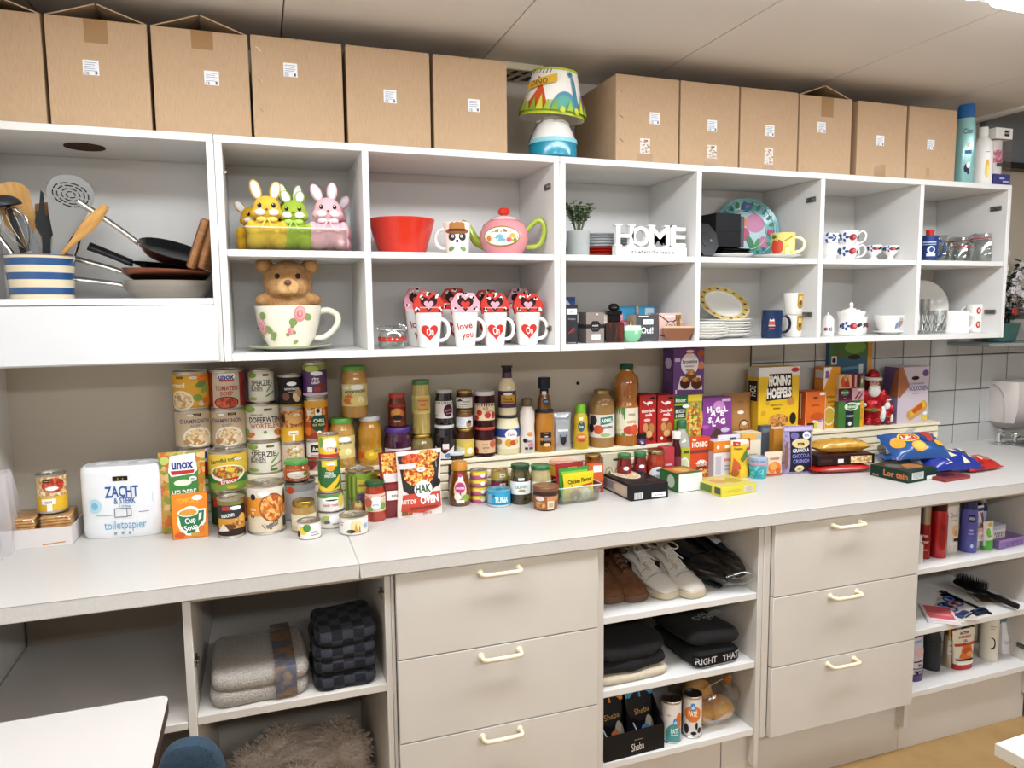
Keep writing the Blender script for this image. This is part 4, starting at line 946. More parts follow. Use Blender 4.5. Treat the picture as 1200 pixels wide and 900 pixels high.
# ---- compartment with plant, plates, wooden letters
x,y,z,r,h = (0.9464,0.3626,1.6586,0.0358,0.077)
t = thing('potted_plant','small artificial green plant in a grey pot','plant',(x,y,S1),0)
mb = MB(); mb.lathe([(0,.001),(r*.9,0),(r*.95,.003),(r,h),(r*.93,h),(r*.9,h*.85),(0,h*.85)],noisy('pot_grey',['#a3a9a8','#adb3b2'],20,.6),28); mb.build('pot',t)
rnd = random.Random(5); lmats = [mat('#5f7c4e',.6),mat('#7b9468',.6),mat('#8fa57d',.6),mat('#48643c',.6)]
for k in range(26):
    a = 2*math.pi*k/26+rnd.uniform(-.3,.3); sp = rnd.uniform(.012,.055); tip = Vector((sp*math.cos(a),sp*math.sin(a)*.8,h+rnd.uniform(.05,.095)))
    basep = Vector((.005*math.cos(a),.005*math.sin(a),h*.84)); mb = MB(); mid = basep.lerp(tip,.5)+Vector((0,0,.008))
    mb.tube([basep,mid,tip],.0009,'#6a7a58',5); st = mb.build('stem',t)
    mb = MB()
    for q in range(15):
        f_ = .4+.6*q/14; p = basep.lerp(mid,f_*2) if f_ < .5 else mid.lerp(tip,(f_-.5)*2); th = rnd.uniform(0,6.28); d = Vector((math.cos(th),math.sin(th),rnd.uniform(-.2,.8))).normalized()*rnd.uniform(.012,.018); s_ = d.cross(Vector((0,0,1))).normalized()*.0065
        mb.add([p,p+d*.5+s_,p+d,p+d*.5-s_],[(0,1,2,3)],lmats[rnd.randrange(4)],False)
    mb.build('leaf',st)
x,y,z,r,h = (1.0554,0.4268,1.6626,0.1022,0.0728)
px = x+.004; py_ = y+.03; pr = r; red_p = mat('#c8281e',.3,coat=.3); gry_p = mat('#c9cdcf',.25,coat=.4)
zz = S1
for k in range(8):
    lab = ['bottom red plate of the stack behind the grey pot','second red plate from the bottom of the stack','third red plate, just under the pale plates'][k] if k < 3 else ['lowest pale plate on top of the red plates','second pale plate above the red plates','third pale plate above the red plates','fourth pale plate above the red plates','topmost pale plate of the stack behind the pot'][k-3]
    t = thing('plate',lab,'plate',(px,py_,zz),0,'plates stacked behind the grey pot'); plate_parts(t,pr*(.96 if k < 3 else 1.0),.013,red_p if k < 3 else gry_p); zz += .0082 if k < 3 else .0092
wx,wy = (1.1805,0.318,1.6612)[:2]
x0 = (1.0547,0.318,1.6595)[0]; x1 = (1.3078,0.318,1.663)[0]; z1_ = (1.1794,0.318,1.759)[2]
t = thing('letter_ornament','white wooden ornament of letters reading HOME on a lettered base','ornament',((x0+x1)/2,.33,S1))
W = (x1-x0)/2; hh = z1_-ZM; wp = noisy('white_wood',['#e6e5e2','#efeeeb'],20,.6)
mb = MB(); mb.box(-W,-.012,0,W,.016,hh*.30,wp,.001); b_ = mb.build('base_block',t)
flat_print(b_,(0,-.012,0),(W,0,0),(0,0,hh*.30),(0,-1,0),[('T',.02,.5,.42,'it\'s where the heart is','#24263a',1.45,0,.012)],'base_lettering')
def extrude_letter(t,ch,cx_,wd,z0,ht,dep,m,name='letter'):
    vs,fs,w0 = text_geo(ch,.022)
    sx,sz = wd/w0,ht/.80
    mb = MB(); n = len(vs)
    v = [(cx_+a*sx,-dep,z0+(b+.4)*sz) for a,b in vs]+[(cx_+a*sx,dep,z0+(b+.4)*sz) for a,b in vs]
    ed = {}
    for f in fs:
        for i in range(len(f)): e_ = (f[i],f[(i+1) % len(f)]); k = tuple(sorted(e_)); ed[k] = ed.get(k,[]) + [e_]
    f2 = [tuple(f) for f in fs]+[tuple(i+n for i in f[::-1]) for f in fs]+[(e[0][1],e[0][0],e[0][0]+n,e[0][1]+n) for e in ed.values() if len(e) == 1]
    mb.add(v,f2,m,False); return mb.build(name,t)
for ch,a,b in (('H',-.98,-.50),('O',-.56,-.06),('M',-.06,.52),('E',.54,.98)):
    o = extrude_letter(t,ch,W*(a+b)/2,W*(b-a),hh*.31,hh*.67,.009,wp)
    mb = MB()
    if ch != 'O':
        xsr = {'H': (a+.06,b-.06),'M': (a+.06,b-.06),'E': (a+.06,)}[ch]
        for q in xsr:
            for zq in (.31,.94): mb.box(W*(q-.10),-.0092,hh*zq,W*(q+.10),.0092,hh*(zq+.045),wp)
        mb.build('serif',o)
# perfumes
def pbox(B,dep,label,bg,front=(),**k): return carton(B,dep,label,bg,front,**k)
PG = 'perfume boxes and bottles'
stk = [('R',-.8,.72,.8,.86,'#eceff2'),('T',0,.79,.06,'€ 5,00','#8a93a5',1.0)]
carton((0.9056,0.32,1.3858,0.04,0.125,0),.04,'tall dark slim perfume box with a red slash by the divider','#35363a',[('R',-.85,.76,.85,.90,'#e7e9ec'),('T',0,.83,.06,'2,50','#8a93a5',1.0),('T',0,.66,.06,'SILVER','#8e9094',1.5),('P',[(-.6,.30),(-.4,.30),(.5,.44),(.3,.44)],'#c2382c'),('P',[(-.1,.30),(.1,.30),(.7,.40),(.5,.40)],'#8a2a22'),('R',-.7,.06,.7,.08,'#8e9094')],group=PG)
bb = (0.9659,0.47,1.4866,0.0365,0.0777,0)
carton((bb[0],.47,S0,bb[3],.145,0),.05,'tall white perfume box with a blue corner at the back','#d8d5d0',[('P',[(-1,1),(1,1),(1,.75),(.2,.8)],'#2c55a8'),('R',-1,.6,1,.66,'#b9ad9b')],group=PG)
bb = (1.0027,0.43,1.4808,0.0668,0.044,0)
carton((bb[0],.43,S0,bb[3],.095,0),.05,'dark grey perfume carton with a bow behind the octagon box','#55504e',[('R',-1,.66,-.2,.95,'#e4e2df'),('E',-.1,.93,.5,.06,'#221f20'),('R',.3,.5,1,.95,'#6b6a6a')],group=PG)
bb = (1.0641,0.44,1.48,0.0465,0.0362,0)
carton((bb[0],.44,S0,bb[3]*1.2,.088,0),.05,'pale beige carton behind the octagon box','#c9c3ba',[('R',-.4,.3,.9,.72,'#e9e7e2'),('R',-1,.93,1,1,'#a9a79b')],group=PG)
carton((0.9875,0.325,1.3835,0.0615,0.1031,0),.06,'taupe perfume box with a black octagon emblem and band','#8a7f79',[('R',-1,.52,1,.64,'#2a2728'),('P',[(-.55,.50),(-.3,.42),(.3,.42),(.55,.50),(.55,.66),(.3,.74),(-.3,.74),(-.55,.66)],'#232022'),('T',0,.61,.06,'SUPREME','#e1ded9',.8),('T',0,.51,.035,'pour homme','#b9b4ae',.7),('R',-.4,.18,.55,.34,'#e9edf0'),('T',.07,.26,.06,'€ 5,00','#7fa3b8',.8),('R',.1,.92,.3,.96,'#dcd8d4')],side=[('R',-1,0,1,1,'#6d6560'),('R',-1,.52,1,.64,'#2a2728')],group=PG)
bb = (1.1208,0.45,1.4793,0.0568,0.031,0)
carton((bb[0],.45,S0,bb[3],.088,0),.05,'pink perfume carton at the back behind the bow bottle','#dba0ae',[('R',-1,0,-.6,1,'#a34a3c'),('R',-.3,.8,.8,.86,'#b8667c')],group=PG)
bb = (1.1232,0.4,1.4379,0.0498,0.0416,0)
carton((bb[0],.40,S0,bb[3],.068,0),.045,'pink and magenta carton behind the green round bottle','#c25d7c',[('R',-1,.55,1,.9,'#e9c3cf'),('R',-.3,.45,.9,.75,'#e7ebf0'),('R',-1,.92,1,1,'#d8577c')],group=PG)
bb = (1.2192,0.48,1.478,0.1341,0.0606,0)
bo = carton((bb[0],.48,S0,bb[3],.113,0),.06,'teal blue window gift box at the back of the perfumes','#3a9cc4',[('R',-.45,0,.45,.68,'#b8c6cc'),('R',.45,.62,.95,.94,'#b9d2dc'),('T',.7,.78,.07,'DAVID','#4a7a94',.4),('R',-1,.96,1,1,'#2f84a8')],side=[('R',-1,0,1,1,'#2f7fa6')],group=PG)
x,y,z,r,h = (1.1991,0.435,1.4161,0.0057,0.0963)
vessel((x,.445,S0,r*1.6,.112),'slim clear perfume bottle with a tall silver cap',[(0,0),(1,0),(1,.62),(0,.63)],clear('perf_glass','#eef2f2',.2),[('cap',[(.75,.635),(.75,1),(0,1)],metal('#c9c9c9',.2))],group=PG)
t = thing('perfume_bottle','black and dark red perfume bottle with a knotted black top','perfume bottle',(1.0611,0.345,1.3834)[:2]+(S0,),-.2,PG)
mb = MB(); mb.prism([(-.029,0),(.029,0),(.030,.058),(.022,.064),(-.022,.064),(-.030,.058)],-.016,.016,noisy('red_black_glass',['#191212','#2b1514','#6a2620'],60,.08,coat=.8,stretch=(1,1,.2))); mb.build('bottle',t)
mb = MB(); mb.box(-.019,-.012,.064,.019,.012,.086,mat('#141214',.2,coat=.5),.002); mb.build('collar',t)
mb = MB(); mb.box(-.024,-.013,.086,.024,.013,.098,mat('#141214',.25,coat=.5),.002); mb.ell((0,0,.107),(.014,.012,.010),mat('#141214',.25,coat=.5)); mb.tube([(.014*math.cos(a),0,.110+.009*math.sin(a)) for a in [2*math.pi*k/12 for k in range(12)]],.004,mat('#141214',.25,coat=.5),8,closed=True); mb.build('knotted_cap',t)
x,y,z,r,h = (1.1199,0.3412,1.3812,0.0354,0.0669)
vessel((x,y,S0,r,h),'round pale green perfume bottle with a gold neck',[(0,0),(.55,0),(.62,.02),(.9,.22),(1,.5),(.92,.72),(.62,.78),(.2,.79)],mat('#7fc79a',.15,coat=.7),
       [('shoulder',[(.2,.79),(.93,.725),(1.001,.55),(.9,.78),(.3,.82),(0,.82)],mat('#c9e2d2',.1,coat=.8)),('neck',[(.2,.8),(.2,.98),(.16,1),(0,1)],metal('#c9ae72',.25))],[('T',.55,.6,.25,'35','#d9ecdf',.5)],None,(.1,.7),name='perfume_bottle',cat='perfume bottle',group=PG)
carton((1.1751,0.335,1.3864,0.0806,0.09,0),.06,'dark grey perfume box lettered Oui with a pale sticker','#4a4b50',[('R',-.75,.93,.1,.97,'#d9d9da'),('R',-.35,.66,.55,.84,'#e9edf1'),('T',.1,.75,.07,'€ 5,00','#8a9ab0',.7),('T',0,.46,.22,'Oui!','#e9e9ea',1.1),('T',0,.36,.05,'eau de parfum','#b9b9bc',1.0),('R',-.4,.05,.4,.07,'#9a9a9c')],side=[('R',-1,0,1,1,'#b5a489')],group=PG)
carton((1.2781,0.365,1.3882,0.0837,0.0924,0),.05,'pale pink perfume box printed like an envelope with black cord','#e9c2b8',[('P',[(-1,.92),(-.96,.96),(.02,.66),(-.02,.62)],'#2a2226'),('P',[(1,.84),(.96,.88),(-.02,.66),(.02,.62)],'#2a2226'),('E',.05,.55,.36,.18,'#2a2226'),('E',.05,.55,.32,.155,'#ecd0c8'),('T',.05,.6,.07,'LOVE','#6a4a48',.5),('T',.05,.5,.07,'STORY','#6a4a48',.5),('R',-.5,.84,.6,.92,'#e9e3e6'),('P',[(-1,.22),(-1,.26),(-.5,.20),(-.5,.17)],'#2a2226')],side_bg='#d2968c',group=PG)
x,y,z,r,h = (1.2834,0.3427,1.3858,0.0502,0.0681)
t = thing('perfume_bottle','amber boat-shaped perfume bottle on the shelf edge','perfume bottle',(x,.325,S0),face_cam(x,y),PG)
am = mat('#7d4216',.08,coat=.9); w_ = r*1.0; hb = .042
mb = MB(); mb.prism([(-w_*.62,0),(w_*.62,0),(w_*.98,hb*.8),(w_,hb),(-w_,hb),(-w_*.98,hb*.8)],-.018,.018,am); mb.build('bottle',t)
mb = MB(); mb.prism([(-w_*.97,hb),(w_*.97,hb),(w_*.9,hb+.006),(-w_*.9,hb+.006)],-.017,.017,mat('#d9b58f',.1,coat=.8)); mb.build('glass_top',t)
mb = MB(); mb.lathe([(.006,hb+.006),(.006,hb+.026),(.009,hb+.03),(.009,hb+.042),(0,hb+.042)],metal('#c9a562',.25),16); mb.build('cap',t)
mb = MB(); mb.box(-.02,-.006,0,.02,.0,.012,'#dfe3ea'); tag(mb.build('price_tag',None,((1.0858,0.2833,1.3616)[0],YF-.0005,ZB+.0035)),'small white price tag on the cupboard edge under the perfumes','price tag')
# ---- black dishes, floral plate, fruit mug
t = thing('plate','white plate lying at the front left below the black dishes','plate',((1.5099,0.36,1.6631)[0],.375,S1),0,'white plates under the black dishes'); plate_parts(t,.078,.014,PORC)
t = thing('plate','white plate lying under the fruit mug','plate',((1.7149,0.36,1.6658)[0]-.012,.378,S1),0,'white plates under the black dishes'); plate_parts(t,.083,.014,PORC)
blk = mat('#0d0d10',.3)
t = thing('octagonal_dish','black octagonal dish standing on edge at the divider','dish',(1.402,.335,S1+.003),math.radians(8)); t.rotation_euler = (math.radians(-14),0,math.radians(8))
O = [(.052*math.cos(a)-0,.060+.058*math.sin(a)) for a in [math.pi/8+math.pi/4*k for k in range(8)]]
mb = MB(); mb.prism(O,0,.008,blk); mb.prism([(a*.6,.06+(b-.06)*.6) for a,b in O],.008,.02,blk); mb.build('dish',t)
mb = MB(); mb.prism([(a*.45,.06+(b-.06)*.45) for a,b in O],-.0012,-.0002,mat('#2c2e34',.15,coat=.6)); mb.ell((.018,-.002,.055),(.006,.003,.006),mat('#77787c',.2),10,6); mb.build('well',t)
for k in range(3):
    t = thing('square_plate',['lowest black square plate under the black box','middle black square plate under the black box','upper black square plate under the black box'][k],'plate',(1.512+.004*k,.415,S1+.0155+.0068*k),math.radians(5+3*k),'black square plates'); mb = MB(); mb.box(-.062,-.062,0,.062,.062,.0035,blk,.0015); mb.build('dish',t)
    mb = MB(); mb.lathe([(.078,.0035),(.085,.0062),(.083,.0064),(.076,.0042)],blk,4,Matrix.Rotation(math.pi/4,4,'Z'),smooth=False); mb.build('raised_rim',t)
t = thing('storage_box','black square box of stacked dishes with a grey side','box',(1.506,.43,S1+.0395),math.radians(4))
mb = MB(); mb.box(-.058,-.055,0,.046,.055,.112,mat('#15171c',.5),.002); mb.build('body',t)
mb = MB(); mb.box(.0462,-.0545,.001,.062,.0545,.104,mat('#4a5054',.5),.002); mb.build('end_panel',t,label='grey end panel'); mb = MB(); mb.box(-.058,-.0558,.052,.046,-.0548,.0535,'#0c0d10'); mb.build('seam',t)
x,y = (1.6801,0.5,1.6809)[:2]
t = thing('floral_plate','large turquoise plate painted with pink flowers leaning at the back','plate',(x,.50,S1+.001),face_cam(x,.5)*.5); t.rotation_euler = (math.radians(-14),0,face_cam(x,.5)*.45)
R_ = .118; M = Matrix.Translation((0,0,R_)) @ Matrix.Rotation(math.pi/2,4,'X')
mb = MB(); mb.lathe([(0,0),(R_*.6,0),(R_*.7,.004),(R_,.012),(R_,.009),(R_*.7,0),(0,-.004)],mat('#6bb5bb',.25,coat=.4),40,M); mb.build('dish',t)
fn = lambda s,q,o: tuple(M @ Vector((s*R_,q*R_,(.0003 if math.hypot(s,q) < .6 else .0003+.004*min(1,(math.hypot(s,q)-.6)/.1)+max(0,(math.hypot(s,q)-.7)/.3)*.008)+o)))
dec = [('E',0,0,.60,.60,'#b9dbe3')]
dec += [('E',.28,.22,.30,.30,'#d58fb4'),('E',-.10,-.12,.2,.22,'#c94f7c'),('E',-.15,.25,.2,.16,'#e08a4f'),('E',.5,-.4,.12,.2,'#cf7fa6'),('E',.1,-.42,.10,.26,'#3f8a5f',.3),('E',.3,-.45,.07,.2,'#4f9a62',-.4)]
for k in range(14): a = -1.2+.28*k; dec.append(('E',.80*math.cos(a),.80*math.sin(a),.09,.05,['#2c8a5e','#2b7fa3','#3f9a62'][k % 3],a))
dec += [('E',.05,.72,.16,.13,'#3c86b4'),('E',.05,.72,.06,.05,'#d56a8c'),('E',.7,-.1,.09,.09,'#c94f6c')]
mb = MB(); put_print(mb,dec,fn,R_,R_,True,.00035)
for rq in (.62,.86): mb.tube([fn(rq*math.cos(a),rq*math.sin(a),.004) for a in [2*math.pi*k/48 for k in range(48)]],.0011,'#e9f2f2',5,closed=True)
mb.build('painting',t,fix=False)
x,y,z,r,h = (1.7159,0.3618,1.6778,0.0412,0.0826)
t = thing('mug','yellow mug painted with a red apple on a white plate','mug',(x,y,S1+.0085),face_cam(x,y)-.05)
mug_parts(t,r,h-.002,mat('#e8cf72',.2,coat=.4),[('R',-1.5,0,.35,.12,'#3b5fa8'),('E',-.45,.42,.56,.33,'#7a2a1c'),('E',-.45,.42,.52,.31,'#d8492c'),('E',-.45,.72,.14,.06,'#e8cf72'),('P',[(-.48,.65),(-.42,.65),(-.38,.9),(-.44,.9)],'#5c3a1f'),('E',-.7,.86,.22,.09,'#4f7a3c'),('E',.55,.28,.42,.24,'#b8c95a'),('E',.45,.24,.2,.14,'#dfe6a2'),('P',[(.1,.66),(.9,.9),(.92,.87),(.1,.62)],'#7a5a2a'),('E',.85,.5,.35,.3,'#efe08f')],taper=.98,lz=(.02,.96),hm=mat('#efe6cf',.2,coat=.4),inner=PORC)
# lower: plates, oval plate, blue mug, cups
xa,ya = 1.402,.385
for k in range(6):
    t = thing('plate',['lowest','second lowest','third lowest','third highest','second highest','topmost'][k]+' white plate of the front left stack','plate',(xa-.003*(k % 2),ya,S0+.0085*k),0,'white plates of the front stack'); plate_parts(t,.098 if k < 4 else .088,.016,PORC)
xa2,ya2 = 1.56,.47
for k in range(6):
    t = thing('plate',['lowest','second lowest','third lowest','third highest','second highest','topmost'][k]+' white plate of the rear stack behind the blue mug','plate',(xa2,ya2,S0+.0098*k),0,'white plates of the rear stack'); plate_parts(t,.098,.016,PORC)
t = thing('oval_plate','oval white plate with a yellow patterned rim leaning on the plates','plate',(1.585,.52,S0+.068),0); t.rotation_euler = (math.radians(-22),math.radians(16),math.radians(-12))
M = Matrix.Translation((0,0,.056)) @ Matrix.Rotation(math.pi/2,4,'X') @ Matrix.Diagonal((1,.62,1,1)); R_ = .102
mb = MB(); mb.lathe([(0,0),(R_*.66,0),(R_*.7,.004),(R_,.009),(R_,.006),(R_*.7,-.002),(0,-.004)],PORC,40,M); mb.build('dish',t)
mb = MB(); mb.lathe([(R_*.74,.0052),(R_*.985,.0092)],mat('#dcc06a',.3,coat=.3),40,M); mb.build('patterned_rim',t)
mb = MB(); rnd = random.Random(2)
for k in range(16):
    a = 2*math.pi*k/16; mb.ell((0,0,0),(.0075,.006,.001),['#8a6a2a','#4a3f3a','#b5652a','#5a5f78'][k % 4],8,4,M @ Matrix.Translation((.865*R_*math.cos(a),.865*R_*math.sin(a),.0076)))
mb.build('rim_pattern',t)
x,y,z,r,h = (1.6682,0.3475,1.3811,0.0353,0.0954)
t = thing('mug','dark blue mug with a small red crest in front of the plates','mug',(x,y,S0),face_cam(x,y)-.05)
nav = mat('#20355c',.2,coat=.5)
mug_parts(t,r,h,nav,[('E',.05,.55,.28,.13,'#b8474a'),('P',[(-.2,.62),(.3,.62),(.22,.72),(.05,.66),(-.12,.72)],'#d8d3d0'),('R',-.25,.42,.35,.47,'#c9b3a4'),('R',-.2,.3,.3,.36,'#a8514a')]+[('E',-1.3+.37*k,.15+.75*((k*5) % 7)/7,.04,.02,'#4a6a9a') for k in range(8)],taper=.97,hm=mat('#1a1f33',.2,coat=.4))
for k,(a,b,c,d) in enumerate(((917,943,399,374),(918,943,374,348))):
    x,y,z,r,h = (1.7978,0.3901,1.3795,0.0395,0.0806)
    t = thing('cup',['white tapered cup with gold crest, lower of the stacked pair','white tapered cup with gold crest, upper of the stacked pair'][k],'cup',(x,y,S0+k*(h*.96+.0)),face_cam(x,y),'white crested cups')
    mug_parts(t,r,h*.95,PORC,[('R',.25,.45,.85,.98,'#c09a3a'),('E',.55,.47,.30,.2,'#c09a3a'),('R',.38,.62,.72,.85,'#e3c97a'),('E',.55,.55,.14,.12,'#7a4a2a')],taper=.78,handle=False,lz=(.0,1))
# ---- folk-painted crockery
fl_b = lambda s,q,k=1: [('E',s+.12*k*math.cos(a),q+.10*k*math.sin(a),.07*k,.04*k,'#2f4fa0',a) for a in (0,1.25,2.5,3.75,5.0)]+[('E',s,q,.06*k,.05*k,'#dfe3f0')]
fl_r = lambda s,q,k=1: [('E',s,q,.15*k,.11*k,'#b9363f'),('E',s-.08*k,q-.02,.07*k,.07*k,'#8f2430'),('E',s+.05*k,q+.03,.07*k,.05*k,'#d9727a')]
lf_d = lambda s,q,k=1: [('E',s,q,.10*k,.06*k,'#23323a',.5),('E',s+.1*k,q+.05,.08*k,.05*k,'#33564c',-.5)]
FG = 'white crockery with red and blue flowers'
bx,by_,bz,bw_,bh,_ = (1.9511,0.4,1.6747,0.0421,0.0666,0)
x,y = bx,.42
t = thing('flower_pot','white pot with a blue flower band beside the divider','pot',(x+.008,y,S1),0,FG)
mb = MB(); mb.lathe([(0,0),(.032,0),(.042,.062),(.045,.064),(.047,.098),(.043,.098),(.038,.02),(0,.02)],PORC,28); mb.build('body',t); wrap_label(t,[(.045,.064),(.047,.098)],.066,.096,fl_b(.1,.5,3.2)+fl_b(-.9,.5,3.2)+fl_b(1.0,.5,3.2),None)
x,y,z,r,h = (2.0139,0.3868,1.6695,0.037,0.057)
for k in range(2):
    t = thing('cup',['lower flower-painted cup of the stacked pair','upper flower-painted cup of the stacked pair'][k],'cup',(x,y,S1+k*(h*.86)),face_cam(x,y)*.6,FG)
    Rk = r*1.12; P = [(0,.001),(Rk*.6,0),(Rk*.75,h*.2),(Rk*.95,h*.6),(Rk,h),(Rk*.96,h),(Rk*.9,h*.6),(Rk*.7,h*.22),(0,h*.15)]
    mb = MB(); mb.lathe(P,PORC,30); mb.build('body',t); wrap_label(t,P[1:5],h*.2,h*.95,fl_b(-.55,.5,2.6)+fl_r(.3,.5,2.4)+lf_d(-1.15,.5,2.4)+lf_d(.95,.5,2.0),None)
    mb = MB(); mb.tube([(Rk*.95,0,h*.8),(Rk*1.25,0,h*.98),(Rk*1.55,0,h*.75),(Rk*1.4,0,h*.35),(Rk*.85,0,h*.2)],.0032,PORC,8,Matrix.Rotation(-.2,4,'Z')); mb.build('handle',t)
t = thing('square_saucer','square white saucer standing behind the flower cups','saucer',(x+.075,y+.07,S1),0,FG); t.rotation_euler = (math.radians(-16),0,math.radians(-20))
mb = MB(); mb.box(-.06,-.003,0,.05,.003,.088,PORC,.002); o = mb.build('dish',t); mb = MB(); mb.box(-.061,-.0032,.086,.051,.0032,.0885,'#6c5a4a'); mb.build('rim_band',t); flat_print(t,(0,-.003,0),(.055,0,0),(0,0,.088),(0,-1,0),lf_d(-.6,.85,.9)+fl_b(-.1,.85,.7)+lf_d(.45,.85,.9),'flower_print')
for k,(a,b) in enumerate(((1019,1035),(1036,1057))):
    x,y,z,r,h = (2.1491,0.3797,1.6652,0.0282,0.058)
    x = ((2.1391,0.37,1.666)[0],(2.2196,0.37,1.667)[0])[k]
    t = thing('egg_cup',['flower-banded egg cup beside the stacked cups','flower-banded egg cup nearer the right divider'][k],'egg cup',(x,.385,S1),face_cam(x,.385),FG)
    P = [(0,.002),(r*.75,0),(r*.7,.004),(r*.35,h*.28),(r*.4,h*.36),(r*.85,h*.55),(r*1.0,h*.8),(r*1.02,h),(r*.95,h),(r*.8,h*.6),(0,h*.45)]
    mb = MB(); mb.lathe(P,PORC,28); mb.build('body',t); wrap_label(t,P[5:8],h*.6,h*.97,lf_d(-1.0,.5,3)+fl_b(-.35,.5,3)+fl_r(.25,.5,2.6)+lf_d(.85,.5,3),None)
# lower shelf of that compartment
x,y,z,r,h = (1.9634,0.4138,1.3738,0.0188,0.0651)
t = thing('canister','small white lidded canister with a red flower by the divider','canister',(x+.006,y,S0),face_cam(x,y),FG)
mb = MB(); mb.lathe([(0,0),(r*1.1,0),(r*1.15,.004),(r*1.15,h*.88),(r*.9,h*.95),(0,h*.95)],PORC,26); mb.build('body',t); mb = MB(); mb.lathe([(r*.9,h*.955),(r*.95,h),(r*.5,h*1.12),(r*.2,h*1.15),(r*.25,h*1.25),(0,h*1.3)],PORC,20); mb.build('lid',t); wrap_label(t,[(r*1.15,0),(r*1.15,h)],h*.2,h*.6,fl_r(-.3,.4,2.2)+fl_b(.5,.4,2),None)
x,y,z,r,h = (2.0422,0.3809,1.3745,0.05,0.0856)
t = thing('sugar_bowl','white lidded sugar bowl with red and blue flowers','sugar bowl',(x,y,S0),face_cam(x,y),FG)
P = [(0,.001),(r*.8,0),(r*.88,.004),(r*.84,h*.3),(r*.86,h*.75),(r*1.0,h*.97),(r*.96,h),(r*.8,h*.9),(0,h*.8)]
mb = MB(); mb.lathe(P,PORC,32); mb.build('body',t); wrap_label(t,P[1:6],h*.12,h*.75,lf_d(-.85,.45,2.0)+fl_b(-.4,.45,2.0)+fl_r(.25,.45,2.0)+lf_d(.7,.5,2.0),None)
mb = MB(); mb.lathe([(r*.75,h*.97),(r*.6,h*1.08),(r*.25,h*1.14),(r*.1,h*1.18),(r*.16,h*1.28),(r*.1,h*1.38),(0,h*1.4)],PORC,26); lo = mb.build('lid',t); wrap_label(lo,[(r*.7,h*1.0),(r*.4,h*1.115)],h*1.02,h*1.09,fl_r(-.1,.5,3)+fl_b(.6,.5,3),None)
x,y,z,r,h = (2.2341,0.3795,1.3766,0.0575,0.0812)
t = thing('saucer','white saucer under the owl bowl','saucer',(x,y+.008,S0),0,'owl bowl and saucer'); plate_parts(t,r*1.0,.012,PORC)
t = thing('bowl','wide white bowl with a small painted owl','bowl',(x,y+.008,S0+.0085),face_cam(x,y))
hb = .062; Rb = r*1.0; P = [(0,.001),(Rb*.6,0),(Rb*.64,.004),(Rb*.9,hb*.5),(Rb*1.02,hb),(Rb*.99,hb),(Rb*.86,hb*.5),(0,.008)]
mb = MB(); mb.lathe(P,PORC,36); mb.build('body',t); wrap_label(t,P[1:5],hb*.1,hb*.95,[('E',.72,.55,.20,.42,'#b3b9d8'),('E',.74,.5,.14,.32,'#a88a72'),('E',.68,.78,.06,.09,'#f0ead8'),('E',.80,.78,.06,.09,'#f0ead8'),('E',.68,.78,.03,.05,'#2a2a33'),('E',.80,.78,.03,.05,'#2a2a33'),('E',.48,.35,.10,.25,'#7f8fc0')],None)
x,y = (2.1612,0.42,1.368)[:2]
t = thing('creamer','small white creamer with dark leaves behind the sugar bowl','creamer',(x+.004,.46,S0),0,FG); mb = MB(); mb.lathe([(0,0),(.022,0),(.028,.03),(.024,.055),(.028,.066),(.025,.066),(.02,.03),(0,.02)],PORC,24); mb.build('body',t); wrap_label(t,[(.022,0),(.028,.03),(.024,.055)],.012,.055,lf_d(-.4,.5,3.5)+fl_r(.4,.5,2.5),None)
# ---- last compartments
x,y,z,r,h = (2.3966,0.3781,1.6683,0.0274,0.0974)
t = thing('jug','blue enamel-look jug with white print beside the divider','jug',(x+.004,y,S1),face_cam(x,y))
blu = mat('#1e3f86',.25,coat=.4)
mug_parts(t,r*1.1,h,blu,[('R',-.8,.74,.8,.80,'#b9c6e3'),('R',-.8,.66,.8,.69,'#b9c6e3'),('E',.2,.45,.45,.16,'#dfe6f2'),('E',.25,.45,.25,.1,'#1e3f86'),('R',-.3,.18,.7,.3,'#dfe6f2')],taper=1.0,hand=-.3)
mb = MB(); mb.lathe([(0,h),(r*.5,h),(r*.55,h+.022),(0,h+.024)],red,16); mb.build('red_stopper',t)
def gj(D,label,cyf=None):
    x,y,z,r,h = D; t = thing('clip_jar',label,'jar',(x,y,S1),face_cam(x,y),'empty clip-top glass jars'); glass_jar(t,r,h); return t
gj((2.6868,0.3819,1.671,0.0517,0.1163),'largest clear clip-top jar with a red rubber seal at the right')
gj((2.6631,0.4603,1.6793,0.0478,0.1092),'middle-sized clear clip-top jar behind the smallest jar')
gj((2.5378,0.3588,1.6651,0.0374,0.0729),'smallest clear clip-top jar in front of the others')
x,y,z,r,h = (2.4647,0.3833,1.6691,0.0358,0.1013)
t = thing('glass_carafe','clear glass carafe with a curved neck beside the blue jug','carafe',(x,y,S1),0); mb = MB(); mb.lathe([(0,0),(r*.9,0),(r,h*.1),(r*.9,h*.35),(r*.45,h*.6),(r*.4,h*.8),(r*.6,h),(r*.56,h),(r*.36,h*.8),(r*.85,h*.3),(0,.006)],G,28); mb.build('glass_body',t)
x,y,z,r,h = (2.6132,0.499,1.6814,0.0447,0.1101)
t = thing('glass_bowl','clear glass bowl at the back of the jar shelf','bowl',(x,.525,S1),0); mb = MB(); mb.lathe([(0,0),(r*.8,0),(r,h*.3),(r*1.05,h*.9),(r*1.0,h*.9),(r*.9,h*.3),(0,.006)],G,28); mb.build('glass_body',t)
